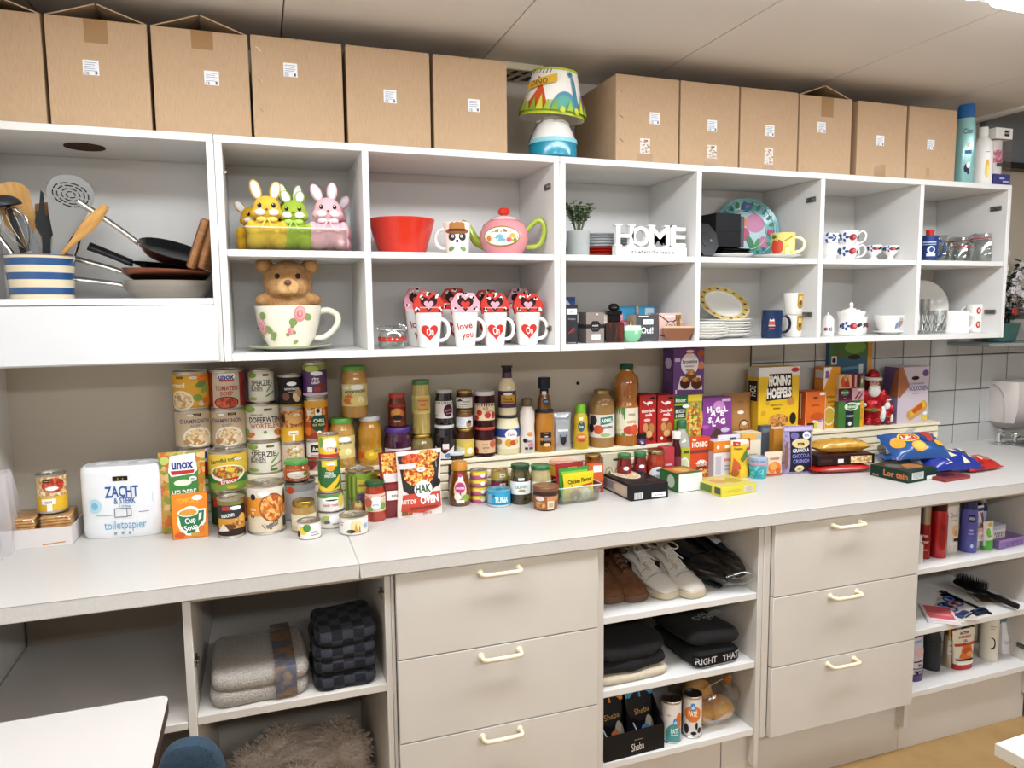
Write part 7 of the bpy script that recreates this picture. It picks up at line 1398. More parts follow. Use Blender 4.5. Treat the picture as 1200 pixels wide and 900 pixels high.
carton((Bp[0]-.004,.484,zt_,Bp[3]*1.02,(1.4265,0.484,1.3559)[2]-zt_,0),.07,'purple brownie baking mix box on top of the green carton','#6a3f86',[('E',.05,.66,.58,.24,'#e6dfe6'),('E',.05,.93,.3,.05,'#c4382c'),('E',.05,.93,.24,.03,'#e6dfe6'),('T',.05,.72,.085,'Brownies','#3a2418',.95,.04),('T',.05,.62,.05,'Walnoot &','#7a4a34',.7),('T',.05,.54,.05,'Caramel','#7a4a34',.65),('P',[(-.75,.12),(.9,.10),(.75,.40),(-.55,.40)],'#dcd2dc'),('E',-.25,.26,.34,.13,'#4a2616'),('E',.5,.24,.36,.13,'#5a3018'),('E',.12,.40,.36,.13,'#6a3a1c'),('E',-.25,.33,.26,.05,NUTS),('E',.5,.32,.28,.05,NUTS),('E',.12,.48,.28,.05,NUTS),('E',.75,.88,.22,.08,'#b9542c'),('E',.78,.62,.2,.09,'#c9785a'),('R',-.95,.72,-.6,.8,'#c9b4d6'),('R',-.9,.03,-.8,.12,'#d9cfe0')],[('R',-1,0,1,1,'#5a3576'),('E',0,.68,.6,.12,'#c9bfe0'),('R',-.6,.3,.6,.5,'#6a4586')])
B = (1.5508,0.484,1.025,0.1233,0.1492,0)
carton((B[0],B[1],1.0255,B[3],B[4],0),.06,'purple chocolate sprinkles carton with bouncing white letters','#8a3f96',[('E',.1,.80,.4,.12,'#c98ac9'),('R',.3,.9,.9,.97,'#c9b9d9'),('P',[(-.5,.04),(.1,.0),(.4,.18),(-.1,.26)],'#5a3a2a'),('E',.55,.2,.3,.06,'#c9c0d9'),('E',-.8,.3,.25,.05,'#b25ab0')]+[('T',s,q,.135,c,'#f0e9f2',.4,a,.06) for c,s,q,a in (('H',-.55,.72,.1),('A',-.28,.63,-.15),('G',.02,.70,.1),('E',.32,.62,-.1),('L',.56,.72,.2),('S',-.52,.46,-.1),('L',-.25,.38,.1),('A',.02,.46,-.1),('G',.36,.42,.1))],[('R',-1,0,1,1,'#6a2f7c'),('R',-.6,.5,.6,.9,'#5a2a6a')])
B = (1.6636,0.5,1.025,0.1235,0.1544,0)
t_ = pouch((B[0],.49,1.0255,B[3]*.98,B[4]*1.02,0),.07,'plain brown paper coffee bag beside the sprinkles carton',noisy('kraft_bag',['#a3713a','#b07d44'],12,.7,bump=.15),[('T',.1,.8,.05,'koffie','#6a4420',.6,0,0),('E',.0,.55,.25,.04,'#e3dcd0'),('E',.2,.22,.4,.16,'#3a2416'),('E',.2,.21,.36,.14,'#b58048'),('E',.2,.3,.2,.05,'#d9c9ae')])
B = (1.8163,0.49,1.025,0.1821,0.2503,0)
carton((B[0],.482,1.0255,B[3],B[4],0),.066,'yellow and white cereal box lettered in white on black','#e0b61f',[('R',-1,.86,1,1,'#dcd8d4'),('E',.78,.95,.2,.035,'#c4322c'),('P',[(-.62,.50),(.66,.53),(.62,.90),(-.5,.90)],'#2a2622'),('T',.03,.80,.135,'HONING','#f0ede8',1.08,0,.06),('T',.02,.62,.135,'HOEPELS','#f0ede8',1.22,.03,.06),('T',-.1,.44,.035,'GLUTEN VRIJE','#6a5216',.7),('T',-.1,.39,.035,'RINGEN','#6a5216',.5),('E',.6,.48,.2,.06,'#c98a3a'),('E',.0,.2,.5,.10,NUTS),('E',.72,.22,.16,.09,'#2a2622'),('E',-.55,.47,.1,.03,'#c99a2a'),('E',-.75,.32,.12,.04,'#c99a2a')],[('R',-1,0,1,1,'#c9a02a'),('R',-1,.86,1,1,'#b5b0aa'),('R',-.8,.5,.8,.8,'#2a2622'),('T',0,.65,.14,'HOE','#e6e3dc',1.2,1.57)])
B = (1.9909,0.487,1.025,0.0928,0.1499,0)
carton((B[0],.487,1.0255,B[3],B[4],0),.075,'orange square crispbread carton in front of the yellow rice box','#dd6a1c',[('E',0,.84,.25,.03,'#6a2a14'),('T',0,.66,.07,'CLIMAX','#8a3410',1.2),('E',.3,.15,.6,.22,'#e3d2c0'),('E',.5,.3,.3,.1,'#a98ac0'),('R',-.8,.05,-.1,.2,'#2a2a22'),('R',-.1,.05,.25,.2,'#d9c93a'),('R',-1,0,-.96,1,'#f0d9c4'),('R',.96,0,1,1,'#f0d9c4'),('R',.4,.9,.9,.97,'#e9e6e6'),('E',.2,.36,.7,.1,'#c9541c')],[('R',-1,0,1,1,'#c4581c'),('R',.2,.3,.4,.95,'#e9d9d0')])
B = (2.0912,0.53,1.025,0.0792,0.2376,0)
carton((B[0],.515,1.0255,B[3],B[4],0),.05,'tall orange yellow rice box behind the orange carton','#e39a1c',[('P',[(-1,1),(0,1),(-1,.62)],'#e9e6e2'),('R',-.8,.82,-.4,.94,'#8a5aa0'),('T',0,.52,.05,'EXPRESS','#8a5416',1.2),('T',0,.44,.05,'RIJSTE','#8a5416',1.0),('T',.1,.36,.05,'MENU','#8a5416',.9),('E',-.2,.2,.7,.16,'#e6d9a4'),('E',-.2,.2,.6,.13,'#c9a93a'),('E',.6,.42,.2,.06,'#e9e3d6')],[('R',-1,0,1,1,'#c9741c'),('R',-1,.6,1,.8,'#d9862a'),('R',-.8,.82,.8,.95,'#c9bcb2')])
# tea boxes
B = (2.1702,0.5,1.025,0.1265,0.1032,0)
tz = 1.0255+B[4]+.0005
carton((B[0],.492,1.0255,B[3],B[4],0),.068,'large green tea box with a black plaque','#3f7a34',[('R',-.45,0,.2,1,'#2a3034'),('E',.0,.80,.55,.16,'#dfe9d9'),('E',.0,.80,.45,.12,'#4f8a3c'),('T',.0,.80,.11,'Pickwick','#eef3ea',.9),('T',-.1,.44,.08,'ENGLISH','#c9ced2',.55),('E',-.1,.15,.14,.08,'#dfe3e6'),('R',.68,0,.95,1,'#dfa21c'),('T',.81,.5,.12,'TEA PACK','#6a4a10',.75,1.57,0),('E',.5,.88,.2,.05,'#eceff0')],[('R',-1,0,1,1,'#4a6a34'),('E',.2,.6,.3,.2,'#8aa874')])
def teab(u0,u1,v1,z,lab,bg,dec,sbg=None):
    return carton((u0,.497,z,u1,v1,0),.06,lab,bg,dec,side_bg=sbg,group='small tea boxes')
w1 = B[3]*.52; xl = B[0]-B[3]/2; h1 = .0495; h2 = .053
teab(xl+w1*.5+.001,w1*.97,h1,tz,'dark purple tea box, lower left of the four small ones','#5a1f3c',[('E',0,.68,.6,.24,'#3f7a3c'),('T',0,.70,.16,'Pickwick','#e6ece2',1.1),('T',0,.25,.1,'FRUIT','#d9a0b4',.9),('R',-1,0,1,.1,'#8a2a5a')],'#b5a98f')
teab(xl+w1*1.5+.001,B[3]*.46,h1,tz,'pink striped tea box, lower right of the four small ones','#d3a0a8',[('P',[(-.6,.2),(.2,.75),(.35,.65),(-.45,.1)],'#5a2a3c'),('P',[(-.1,.1),(.6,.6),(.7,.5),(.1,.0)],'#8a3a4c'),('E',.3,.85,.5,.08,'#f0e6e4')])
teab(xl+w1*.5+.001,w1*.97,h2,tz+h1+.0005,'orange autumn leaf tea box, upper left of the four small ones','#e3b47a',[('P',[(-.8,.5),(-.4,.95),(0,.5),(.4,.9),(.5,.4),(.2,.1),(-.5,.1)],'#d9541c'),('P',[(-.2,.4),(.5,.6),(.7,.1),(.0,.05)],'#c4321c'),('T',0,.86,.2,'AT','#8a1c14',.5)],'#c9b89a')
teab(xl+w1*1.5+.001,B[3]*.46,h2,tz+h1+.0005,'red and green striped tea box, upper right of the four small ones','#8a2a3c',[('R',-.7,.05,-.4,.95,'#d9a8a4'),('R',-.1,.05,.15,.95,'#4a1a24'),('R',.3,.1,.8,.85,'#6a9a54'),('E',.5,.5,.16,.2,'#d9e0c9')])
# picture book leaning on the tiles behind the tea
B = (2.2396,0.56,1.0255,0.2127,0.3455,0)
t = carton((B[0]-.005,.572,1.0255,.215,.335,0),.02,'blue and green picture book standing against the tiles behind the tea','#2f5f7e',[('R',-1,.80,.8,1,'#4a7a3c'),('E',.2,.92,.5,.08,'#7aa83c'),('P',[(-.4,.68),(.6,.70),(.6,.66),(-.4,.64)],'#5a94ae'),('R',-.9,.72,-.65,.82,'#d9d5cc'),('E',-.78,.77,.09,.03,'#3a2a20'),('R',.40,.60,.6,.72,'#c9d3d9'),('E',.15,.80,.3,.03,'#3a3a24'),('P',[(-.62,.82),(-.5,.92),(-.46,.91),(-.56,.80)],'#8a5a2a'),('R',.78,0,1,1,'#d3973a')],name='picture_book',cat='book')
# ---- foil chocolate figures
def foil_man(D,label,small=False):
    x,y,z,r,h = D
    t = thing('chocolate_figure',label,'chocolate figure',(x,y,1.0258),face_cam(x,y)*.7,'foil-wrapped chocolate figures'); k = h/.17
    fr = noisy('red_foil',['#a81420','#c4202a','#8a0f1a'],40,.22,metal=.45,bump=.25); wf = noisy('white_foil',['#d9d6d2','#efece8'],40,.3,bump=.25)
    S = lambda *c: tuple(q*k for q in c)
    mb = MB(); mb.ell(S(0,0,.05),S(.030,.024,.052),fr); mb.ell(S(0,0,.092),S(.031,.023,.03),fr); mb.ell(S(-.027,-.008,.085),S(.012,.013,.028),fr); mb.ell(S(.027,-.008,.085),S(.012,.013,.028),fr); mb.ell(S(-.013,-.004,.010),S(.015,.022,.012),fr); mb.ell(S(.013,-.004,.010),S(.015,.022,.012),fr)
    mb.ell(S(0,0,.128),S(.021,.020,.022),fr); mb.ell(S(0,.003,.150),S(.019,.018,.020),fr); mb.build('body',t,remesh=.0028 if not small else .002)
    mb = MB(); mb.ell(S(0,-.011,.128),S(.015,.011,.013),mat('#d9a58a',.4)); mb.ell(S(0,-.022,.128),S(.0035,.003,.003),mat('#d9947a',.4),8,6); fo = mb.build('face',t)
    for sx in (-1,1):
        mb = MB(); mb.ell(S(sx*.006,-.0208,.132),S(.0018,.001,.0018),'#1c1412',6,5); mb.build('eye',fo)
    mb = MB(); mb.ell(S(0,-.017,.106),S(.018,.011,.021),wf); mb.ell(S(-.008,-.020,.118),S(.009,.006,.006),wf); mb.ell(S(.008,-.020,.118),S(.009,.006,.006),wf); mb.build('white_beard',t,remesh=.0022 if not small else .0018)
    mb = MB(); mb.tube([S(.021*math.cos(a),.020*math.sin(a)-.001,.142) for a in [2*math.pi*j/16 for j in range(16)]],.0055*k,wf,8,closed=True); mb.build('hat_trim',t)
    mb = MB(); mb.tube([S(.029*math.cos(a),.023*math.sin(a),.048) for a in [2*math.pi*j/18 for j in range(18)]],.0042*k,mat('#c9962a',.3,.6),8,closed=True); mb.box(-.006*k,-.029*k,.043*k,.006*k,-.025*k,.054*k,mat('#4a7a3c',.4)); mb.build('belt',t)
    mb = MB(); mb.ell(S(.028,-.006,.035),S(.010,.012,.026),wf); mb.ell(S(-.026,-.012,.062),S(.008,.009,.008),wf); mb.ell(S(.034,.002,.012),S(.010,.010,.010),mat('#4a2a6a',.3,.3)); mb.build('sack_and_mittens',t)
foil_man((2.2975,0.5162,1.025,0.0375,0.2207),'large red foil chocolate figure with a white beard')
foil_man((2.3532,0.5003,1.025,0.0222,0.1202),'small red foil chocolate figure right of the large one',True)
B = (2.4786,0.49,1.025,0.1624,0.2267,0)
carton((B[0],.488,1.0255,B[3],B[4],0),.07,'lilac wholegrain crispbread box with a picture of a topped cracker','#c9bcc6',[('P',[(-1,1),(-.72,1),(-.25,.66),(-.9,.45),(-1,.5)],'#a5633a'),('E',.1,.80,.25,.035,'#2a2016'),('E',.75,.88,.2,.06,'#6a4a8a'),('T',.12,.70,.03,'VOLKOREN KRACKER','#7a6a8a',1.1),('T',.3,.62,.085,'VOLKOREN','#4a3a7a',1.25),('T',.12,.53,.03,'knackebrod','#8a7a9a',.8),('P',[(-.35,.20),(.72,.40),(.95,.32),(.85,.20),(-.15,.04),(-.4,.12)],'#c99a54'),('P',[(-.25,.20),(.65,.40),(.85,.30),(-.1,.10)],'#e0b02a'),('P',[(-.1,.22),(.55,.36),(.65,.26),(.1,.16)],'#c9541c'),('R',.55,.04,.95,.11,'#e3c43a'),('E',.8,.16,.14,.03,'#eceaf0')],[('R',-1,0,1,1,'#8f82a0'),('R',-1,.5,1,1,'#6a4f7c'),('P',[(-.2,.5),(1,.45),(1,.95),(.6,.95)],'#a5633a')])
# ---- in front of the riser, right of the middle
B = (1.3015,0.4,0.8901,0.0434,0.1628,0)
carton((B[0],.40,.9003,B[3],.125,0),.04,'slim red carton with lilac print left of the lemonade bottle','#b83a44',[('R',-.8,.1,.6,.4,'#8a6a9a'),('R',-.6,.5,.6,.55,'#e0b4b4'),('R',-1,0,1,.08,'#a82a5a')])
x,y,z,r,h = (1.3577,0.4452,0.9092,0.0179,0.21)
vessel((x,y,.9003,r,.17),'slim dark red grape bottle with a white cap',[(0,0),(.9,0),(1,.02),(1,.6),(.6,.78),(.55,.84),(0,.84)],mat('#4a1420',.1,coat=.7),[('cap',[(.6,.84),(.85,.85),(.85,.99),(.8,1),(0,1)],'#e9e3de')],[('R',-1,0,1,1,'#8a2a3a')],None,(.1,.5),1.2)
D = (1.3897,0.4629,0.9,0.0332,0.2052)
vessel((D[0],D[1],.9003,D[3],D[4]),'clear lemonade bottle with a green cap and a lime label',[(0,0),(.94,0),(1,.02),(1,.55),(.92,.66),(.5,.80),(.42,.84),(.42,.88),(0,.88)],mat('#a9aca2',.08,coat=.8),[('cap',[(.44,.86),(.52,.865),(.52,.985),(.46,1),(0,1)],'#1c6a3c')],
       [('E',.35,.35,.55,.28,'#dfe0cf'),('E',.35,.35,.42,.21,'#c9cfae'),('R',.2,.78,.9,.88,'#4a4a2a'),('E',-.7,.15,.12,.05,'#3a5a2a')],'#b5b52c',(.10,.55),1.4)
B = (1.4487,0.43,0.9005,0.084,0.1614,0)
carton((B[0],.435,.9003,B[3],.142,0),.04,'orange red carton with white lettering behind the noodle pack','#d9481c',[('T',-.05,.84,.13,'HONIG','#f6e6d6',1.5,0,.04),('E',-.6,.96,.2,.03,'#f3d9c4'),('R',-1,.62,1,.7,'#8a3a2a')])
B = (1.4541,0.4301,0.9,0.0806,0.1252,0)
pouch((B[0],B[1],.9003,B[3],.112,0),.035,'dark red noodle mix pack lettered in white','#8a1c1a',[('R',-1,.86,1,1,'#8a5a54'),('E',0,.78,.55,.10,'#d9a23a'),('E',0,.80,.4,.06,'#c96a24'),('T',.05,.54,.16,'BAMI','#f3ebe0',1.35,0,.06),('T',.05,.41,.08,'GORENG','#f0dcc4',1.1),('E',.1,.15,.75,.15,CRISP),('E',.7,.85,.2,.05,'#e6d2d0')])
B = (1.5205,0.4039,0.9,0.0743,0.1311,0)
carton((B[0],B[1],.9003,B[3],B[4],0),.05,'orange-topped white carton beside the dark red noodle pack','#d8d2d6',[('R',-1,.72,1,1,'#dd8426'),('R',-1,.69,1,.72,'#c95a24'),('E',-.55,.84,.14,.05,'#f3e6d6'),('R',.2,.8,.9,.88,'#f3efe8'),('R',.1,.45,.95,.52,'#d9848a'),('R',-.8,.1,-.2,.6,'#b9b2ba'),('R',.2,.2,.8,.24,'#a9a2aa'),('E',.9,.1,.15,.1,'#7a3a2a'),('R',.2,.3,.8,.34,'#a9a2aa')],[('R',-1,0,1,1,'#b9b3bc'),('R',-1,.72,1,1,'#c9701c')])
B = (1.5706,0.3703,0.9,0.065,0.1364,-3)
pouch((B[0],B[1],.9003,B[3]*1.05,B[4],-3),.022,'yellow pumpkin soup sachet with vegetables on it','#dcb62a',[('R',-1,.88,1,1,'#e6e0c9'),('P',[(-.8,.84),(0,.84),(.1,.94),(-.8,.97)],'#c4322c'),('T',-.35,.90,.05,'Royco','#f3e6d9',.6),('T',-.2,.78,.06,'Pompoen','#6a5a14',1.0),('P',[(0,.5),(.9,.8),(.95,.55),(.3,.42)],'#5a7a34'),('P',[(-.95,.2),(-.8,.55),(-.1,.4),(.1,.25)],'#c9582a'),('E',.5,.12,.62,.22,'#e6c02a'),('E',-.6,.15,.4,.10,'#a9521c')])
x,y = (1.5553,0.43,1.0303)[:2]
pillow((x,.435,1.03),(.10,.05,.025),-.15,'white and purple plastic bag draped over the cartons','#d3d0dc',[('R',-.2,.3,.2,.5,'#4a4a5a')],tilt=(0,0)) if False else None
B = (1.5675,0.42,0.9851,0.1075,0.0737,0)
pouch((B[0],.415,.9003,B[3],.148,0),.025,'tall white bag folded over behind the small cartons','#d6d3dd',[('R',-.8,.85,.8,.9,'#a9a6bc'),('R',-.1,.87,.4,.93,'#4a4a5c')])
CMX = lambda: [('R',-1,.82,1,1,'#dfae4a'),('R',-.9,.60,-.15,.88,'#c4342c'),('R',-.78,.66,-.28,.82,'#e6c9b4'),('T',0,.47,.085,'Cakemix','#3a6a6a',1.2,0,.02),('T',0,.36,.07,'CITROEN','#c4544c',1.3),('E',-.4,.08,.35,.12,'#a85a34'),('R',.5,.84,.95,.94,'#9ab2d2')]
B = (1.6365,0.415,0.9031,0.0913,0.1643,0)
carton((B[0]+.012,.415,.9003,B[3]*.9,.15,0),.055,'cake mix carton with a red emblem, partly hidden rear one','#e2d6bf',CMX(),[('R',-1,0,1,1,'#c9b28a'),('R',-.7,.66,.7,.88,'#c4342c')],group='cake mix cartons')
B = (1.766,0.4686,0.9,0.1071,0.1349,0)
carton((B[0],B[1]+.02,.9003,B[3],.132,0),.06,'cake mix carton with a red emblem, front one','#e8e2d4',CMX(),[('R',-1,0,1,1,'#b59a70'),('R',-.7,.66,.7,.88,'#b8342c'),('R',-.7,.2,.7,.5,'#9a7a52')],group='cake mix cartons')
x,y,z,r,h = (1.639,0.3637,0.9,0.0331,0.0755)
t = thing('candy_cup','small clear cup with turquoise sweets and a lilac lid','cup',(x,y,.9003),face_cam(x,y))
mb = MB(); mb.lathe([(0,0),(r*.8,0),(r*.84,.003),(r*.96,h*.62),(0,h*.62)],food('#3fb5b9','#6fcfd0','#2f9aa8',scale=120),28); mb.build('cup',t)
mb = MB(); mb.lathe([(r*.96,h*.62),(r*1.0,h*.72),(r*.98,h*.98),(r*.9,h),(0,h)],mat('#9fb4cc',.25,coat=.4),28); mb.lathe([(r*1.0,h*.63),(r*1.03,h*.64),(r*1.03,h*.7),(r*1.0,h*.71)],'#c98aa4',28); mb.build('lid',t); wrap_label(t,[(r*.96,h*.62),(r*1.01,h*.72),(r*.99,h)],h*.72,h*.96,[('T',0,.5,.6,'Slagroom','#5a5a8a',1.6,0,0)],None)
B = (1.7,0.347,0.9,0.0726,0.0887,-4)
pouch((B[0],B[1],.9003,B[3],B[4],-4),.028,'small orange bag of dried apricots','#dcc6ae',[('E',0,.35,.75,.26,'#d9762a'),('E',-.2,.42,.4,.14,'#e39a4a'),('E',.35,.25,.3,.12,'#c95a1c'),('T',0,.75,.12,'dadels','#a8642c',1.2),('R',-.9,.05,.9,.14,'#c9541c')])
B = (1.8075,0.3472,0.9,0.1181,0.173,-8)
pouch((B[0],B[1],.9003,B[3]*1.02,B[4],-8),.045,'dark blue chocolate granola bag with a lilac clear edge',noisy('lilac_film',['#8f7fb0','#a796c0','#7a6a98'],60,.3,coat=.3),[('R',-.62,.05,.80,.88,'#20223a'),('E',.1,.64,.62,.10,'#d3bf8a'),('T',.1,.64,.08,'noa','#2a2620',.6,0,.05),('E',-.3,.80,.28,.07,'#6a62a0'),('E',.5,.80,.28,.08,'#d6d9e6'),('T',.5,.80,.05,'50%','#2a2c4a',.35),('T',.08,.50,.075,'GRANOLA','#e6e3ea',1.15,.03),('T',.08,.39,.08,'CHOCOLA','#8a86d0',1.2,.03),('T',.08,.28,.08,'CRUNCH','#8a86d0',1.1,.03),('E',-.05,.12,.3,.07,'#d9cf9a'),('T',-.05,.12,.05,'A5','#4a3f2a',.3),('E',-.85,.4,.1,.3,'#8a5a34'),('R',-.95,.9,.95,.98,'#b9aacb')])
B = (1.8282,0.43,0.9157,0.1498,0.1751,0)
carton((B[0],.425,.9003,B[3],.155,0),.045,'white and orange carton behind the granola bag','#d9cdb8',[('R',-1,.0,-.5,1,'#c98a34'),('R',-.4,.8,.2,.9,'#e9e4da'),('E',.2,.85,.3,.06,'#6a625a'),('R',.4,.75,.6,.95,'#2a2a24'),('R',.6,.75,.9,.95,'#d3c23a')],[('R',-1,0,1,1,'#c9852c')])
B = (1.738,0.445,1.0626,0.045,0.0472,0)
carton((B[0]+.002,.452,.9003,B[3],.165,0),.022,'slim dark blue-grey carton standing behind the cake mix','#4a5664',[('R',-.7,.85,.7,.95,'#6a7a8a')])
# ---- right end: breads, bags of crisps
xA,yA = (2.038,0.5415,0.9)[0:2]
P0 = (1.9403,0.2244,0.9); P1 = (1.9353,0.4168,0.9)
a = math.atan2(P0[1]-P1[1],P0[0]-P1[0])
px,py = (1.9592,0.2871,0.9)[:2]
pillow((px+.01,py+.055,.9003),(.235,.10,.032),-.18,'flat red snack bag at the bottom of the bread pile','#c4241c',[('E',.1,.2,.4,.08,'#d9402c'),('P',[(-.2,.1),(.2,.35),(.6,.3),(.3,.1)],'#e0604c')])
carton((px+.012,py+.015,.9330,.225,.034,-9),.10,'dark brown gingerbread carton on the red bag','#2c1a18',[('R',.15,.1,.9,.85,SOUP),('R',-.3,.15,-.1,.6,'#d9d5d0'),('R',-.9,.3,-.5,.6,'#4a2a26')],[('R',-.5,.2,.5,.8,'#4a2a24')],[('R',-.9,.1,.9,.9,'#6a2a1c'),('E',0,.5,.5,.3,'#8a4a2c')])
pillow((px+.02,py+.062,.9685),(.21,.085,.05),-.16,'yellow bag of long bread rolls on top of the bread pile',noisy('roll_bag',['#b98a2c','#c99a3a','#a8781f'],30,.3,coat=.5),[('R',-.25,.55,.35,.85,'#3a3018'),('E',.75,.3,.05,.06,'#2a2418'),('R',-.6,.3,.6,.34,'#d6b04a')],lump=.10)
x,y = (2.3367,0.4,0.9312)[:2]
for k,(dx,dy,c,lab,sz) in enumerate(((-.045,.0,'#4a4244','dark crinkled cellophane bag of sweets behind the rolls',(.10,.09,.085)),(.045,.02,'#b9bac2','crumpled clear cellophane bag beside the crisps',(.12,.09,.10)))):
    t = thing('cellophane_bag',lab,'bag',(x+dx,.405+dy,.9003),.3*k)
    mb = MB(); rnd = random.Random(20+k); ph = [rnd.uniform(0,6) for _ in range(6)]
    def sg(u,v):
        a_,b_ = u*2*math.pi,math.pi*v
        q = 1+.10*math.sin(5*a_+ph[0]+3*b_)+.10*math.sin(7*b_+ph[1]+2*a_)+.06*math.sin(13*a_+ph[2])*math.sin(11*b_+ph[3])
        return (sz[0]/2*math.sin(b_)*math.cos(a_)*q,sz[1]/2*math.sin(b_)*math.sin(a_)*q,max(.0,sz[2]/2*(1-math.cos(b_))*(.9+.1*q)))
    mb.grid(sg,36,20,frosted('cellophane%d' % k,c,.62 if k == 0 else .5),smooth=False); mb.build('bag',t)
    mb = MB(); mb.ell((0,0,sz[2]*.3),(sz[0]*.36,sz[1]*.33,sz[2]*.28),food('#2a1c18','#4a3028','#1c1412',scale=60) if k == 0 else food('#c9c4c0','#d9d6d2','#a9a4a2',scale=60)); mb.build('contents',t)
    mb = MB(); mb.grid(lambda u,v: ((u-.5)*.07,.004*math.sin(u*20)-.02*v,sz[2]*.85+.035*v),10,4,frosted('cello_top','#d6d8de',.6),smooth=False); mb.build('gathered_top',t)
P0 = (2.0444,0.1039,0.9); P1 = (2.1967,0.1233,0.9); P2 = (2.0591,0.2476,0.9)
th = math.degrees(math.atan2(P1[1]-P0[1],P1[0]-P0[0])); wd = math.hypot(P1[0]-P0[0],P1[1]-P0[1]); dp = math.hypot(P2[0]-P0[0],P2[1]-P0[1])
flat_box(((P0[0]+P1[0])/2,(P0[1]+P1[1])/2),(wd,dp,.040),th,'dark green biscuit box with orange lettering at the front right','#173a2e',[('R',-.75,.25,.05,.85,'#d9dcd8')]+[('R',-.7,.32+.09*k,0,.35+.09*k,'#6a746c') for k in range(6)]+[('R',.25,.06,.9,.4,'#e3e4e2')],[('T',.35,.55,.52,'Lor tein','#c9713a',1.5,0,.03),('T',-.7,.2,.2,'100 g','#b9a98a',.4)],[('R',-.95,.1,.95,.95,'#4a3a2c'),('E',.3,.4,.5,.22,'#b5783a'),('E',-.4,.6,.4,.2,'#6a6a5a'),('R',-.5,.2,.1,.35,'#8a7a6a')])
x,y = (2.2447,0.0908,0.9)[:2]
t = carton((x-.005,y-.012,.9003,.135,.011,6),.09,'flat dark red chocolate tablet lying under the crisp bags','#8a2a26',[('R',-.9,.2,.9,.7,'#a84038')],(),[('R',-.9,.1,.9,.9,'#7a2a22'),('E',-.3,.5,.3,.25,'#2a1512'),('E',.2,.5,.3,.25,'#3a1a14')],name='chocolate_bar',cat='chocolate')
x,y = (2.2747,0.3293,0.9)[:2]
pillow((x+.035,y+.055,.9003),(.15,.09,.035),-.35,'bright blue flat snack bag behind the green biscuit box','#2f6fbc',[('E',0,.5,.5,.3,'#4a8ad0'),('R',.5,.2,.9,.5,'#c98a94')],lump=.15)
x,y = (2.2799,0.1602,0.9)[:2]
pillow((x+.05,y+.045,.913),(.21,.12,.06),-.12,'blue snack bag with pale triangles under the oval crisp bag','#24389c',[('P',[(-.5+.36*k,.1+.25*(k % 2)),(-.25+.36*k,.12+.25*(k % 2)),(-.40+.36*k,.38+.25*(k % 2))],'#d9cfa8') for k in range(4)]+[('P',[(-.3+.4*k,.6),(-.05+.4*k,.62),(-.2+.4*k,.9)],'#e0d6b0') for k in range(3)],tilt=(math.radians(24),0),lump=.12)
pillow((x-.055,y+.10,.962),(.215,.14,.066),-.2,'blue crisp bag with a yellow oval brand badge on top of the pile','#2a5596',[('E',-.25,.62,.38,.19,'#e0c23a'),('E',-.25,.62,.33,.15,'#c4382c'),('T',-.25,.62,.15,"Lay's",'#f6efe0',.5),('E',-.1,.27,.26,.15,'#dc9a2a'),('E',-.1,.27,.2,.1,'#e9b84a'),('E',-.72,.45,.22,.2,'#e0982a'),('E',.45,.65,.2,.2,'#b83a34'),('E',.25,.55,.12,.1,'#1f3f7a'),('E',.75,.4,.2,.12,'#e0a834')],tilt=(math.radians(30),0),lump=.12)
x,y = (2.4486,0.137,0.9)[:2]
pillow((x+.0,y+.05,.9003),(.17,.095,.045),.06,'red snack bag with a pale shield badge at the right end','#c4281c',[('P',[(.0,.55),(.2,.6),(.22,.45),(.1,.32),(-.02,.42)],'#e6d2c6'),('P',[(-.5,.2),(-.1,.3),(.1,.2),(-.2,.12)],'#8a1c14'),('P',[(.3,.2),(.6,.35),(.65,.25),(.4,.15)],'#a02018')],tilt=(math.radians(14),0),lump=.12)
# ================================================================ base cupboards: towels, shoes, clothes, pet food, toiletries
def soft_block(t,w_,d,h,m,folds=3,seed=1,name='fabric',wob=.006,rnd_=.4):
    """a folded cloth: rounded layers piled on each other"""
    rnd = random.Random(seed); mb = MB(); lh = h/folds
    for k in range(folds):
        ph = [rnd.uniform(0,6) for _ in range(4)]; sx = 1-rnd.uniform(0,.03); ox = rnd.uniform(-.004,.004)
        rings = []
        for j in range(9):
            q = -1+2*j/8; zz = lh*(k+.5)+lh*.5*math.sin(q*math.pi/2); e = rnd_*lh*(1-math.cos(q*math.pi/2))
            ring = []
            for i in range(56):
                a = 2*math.pi*i/56; c,s_ = math.cos(a),math.sin(a)
                X = math.copysign(abs(c)**.26,c)*(w_/2*sx-e); Y = math.copysign(abs(s_)**.26,s_)*(d/2-e)
                ring.append((X+ox,Y+wob*math.sin(4*X/w_*3+ph[0])*.5,zz+wob*math.sin(X/w_*5+ph[1])*(k+.5)/folds+wob*.6*math.sin(Y/d*6+ph[2])))
            rings.append(ring)
        mb.loft(rings,m)
    return mb.build(name,t)
terry = noisy('terry_grey',['#9b948c','#a9a299','#b5aea5'],220,.95,bump=.9,bscale=300)
P0 = (-0.1513,0.0175,0.573); P1 = (0.0772,0.0297,0.573);
t = thing('folded_towel','grey terry towel folded flat with a brown paper sleeve','towel',((P0[0]+P1[0])/2+.004,P0[1]+.128,.5735),math.radians(2))
W = (P1[0]-P0[0])*1.02
soft_block(t,W,.25,.078,terry,2,3,'towel',.004,.35)
band = noisy('towel_sleeve',['#5a4a3c','#8a6a4a','#4a5568','#b08a5a'],14,.45)
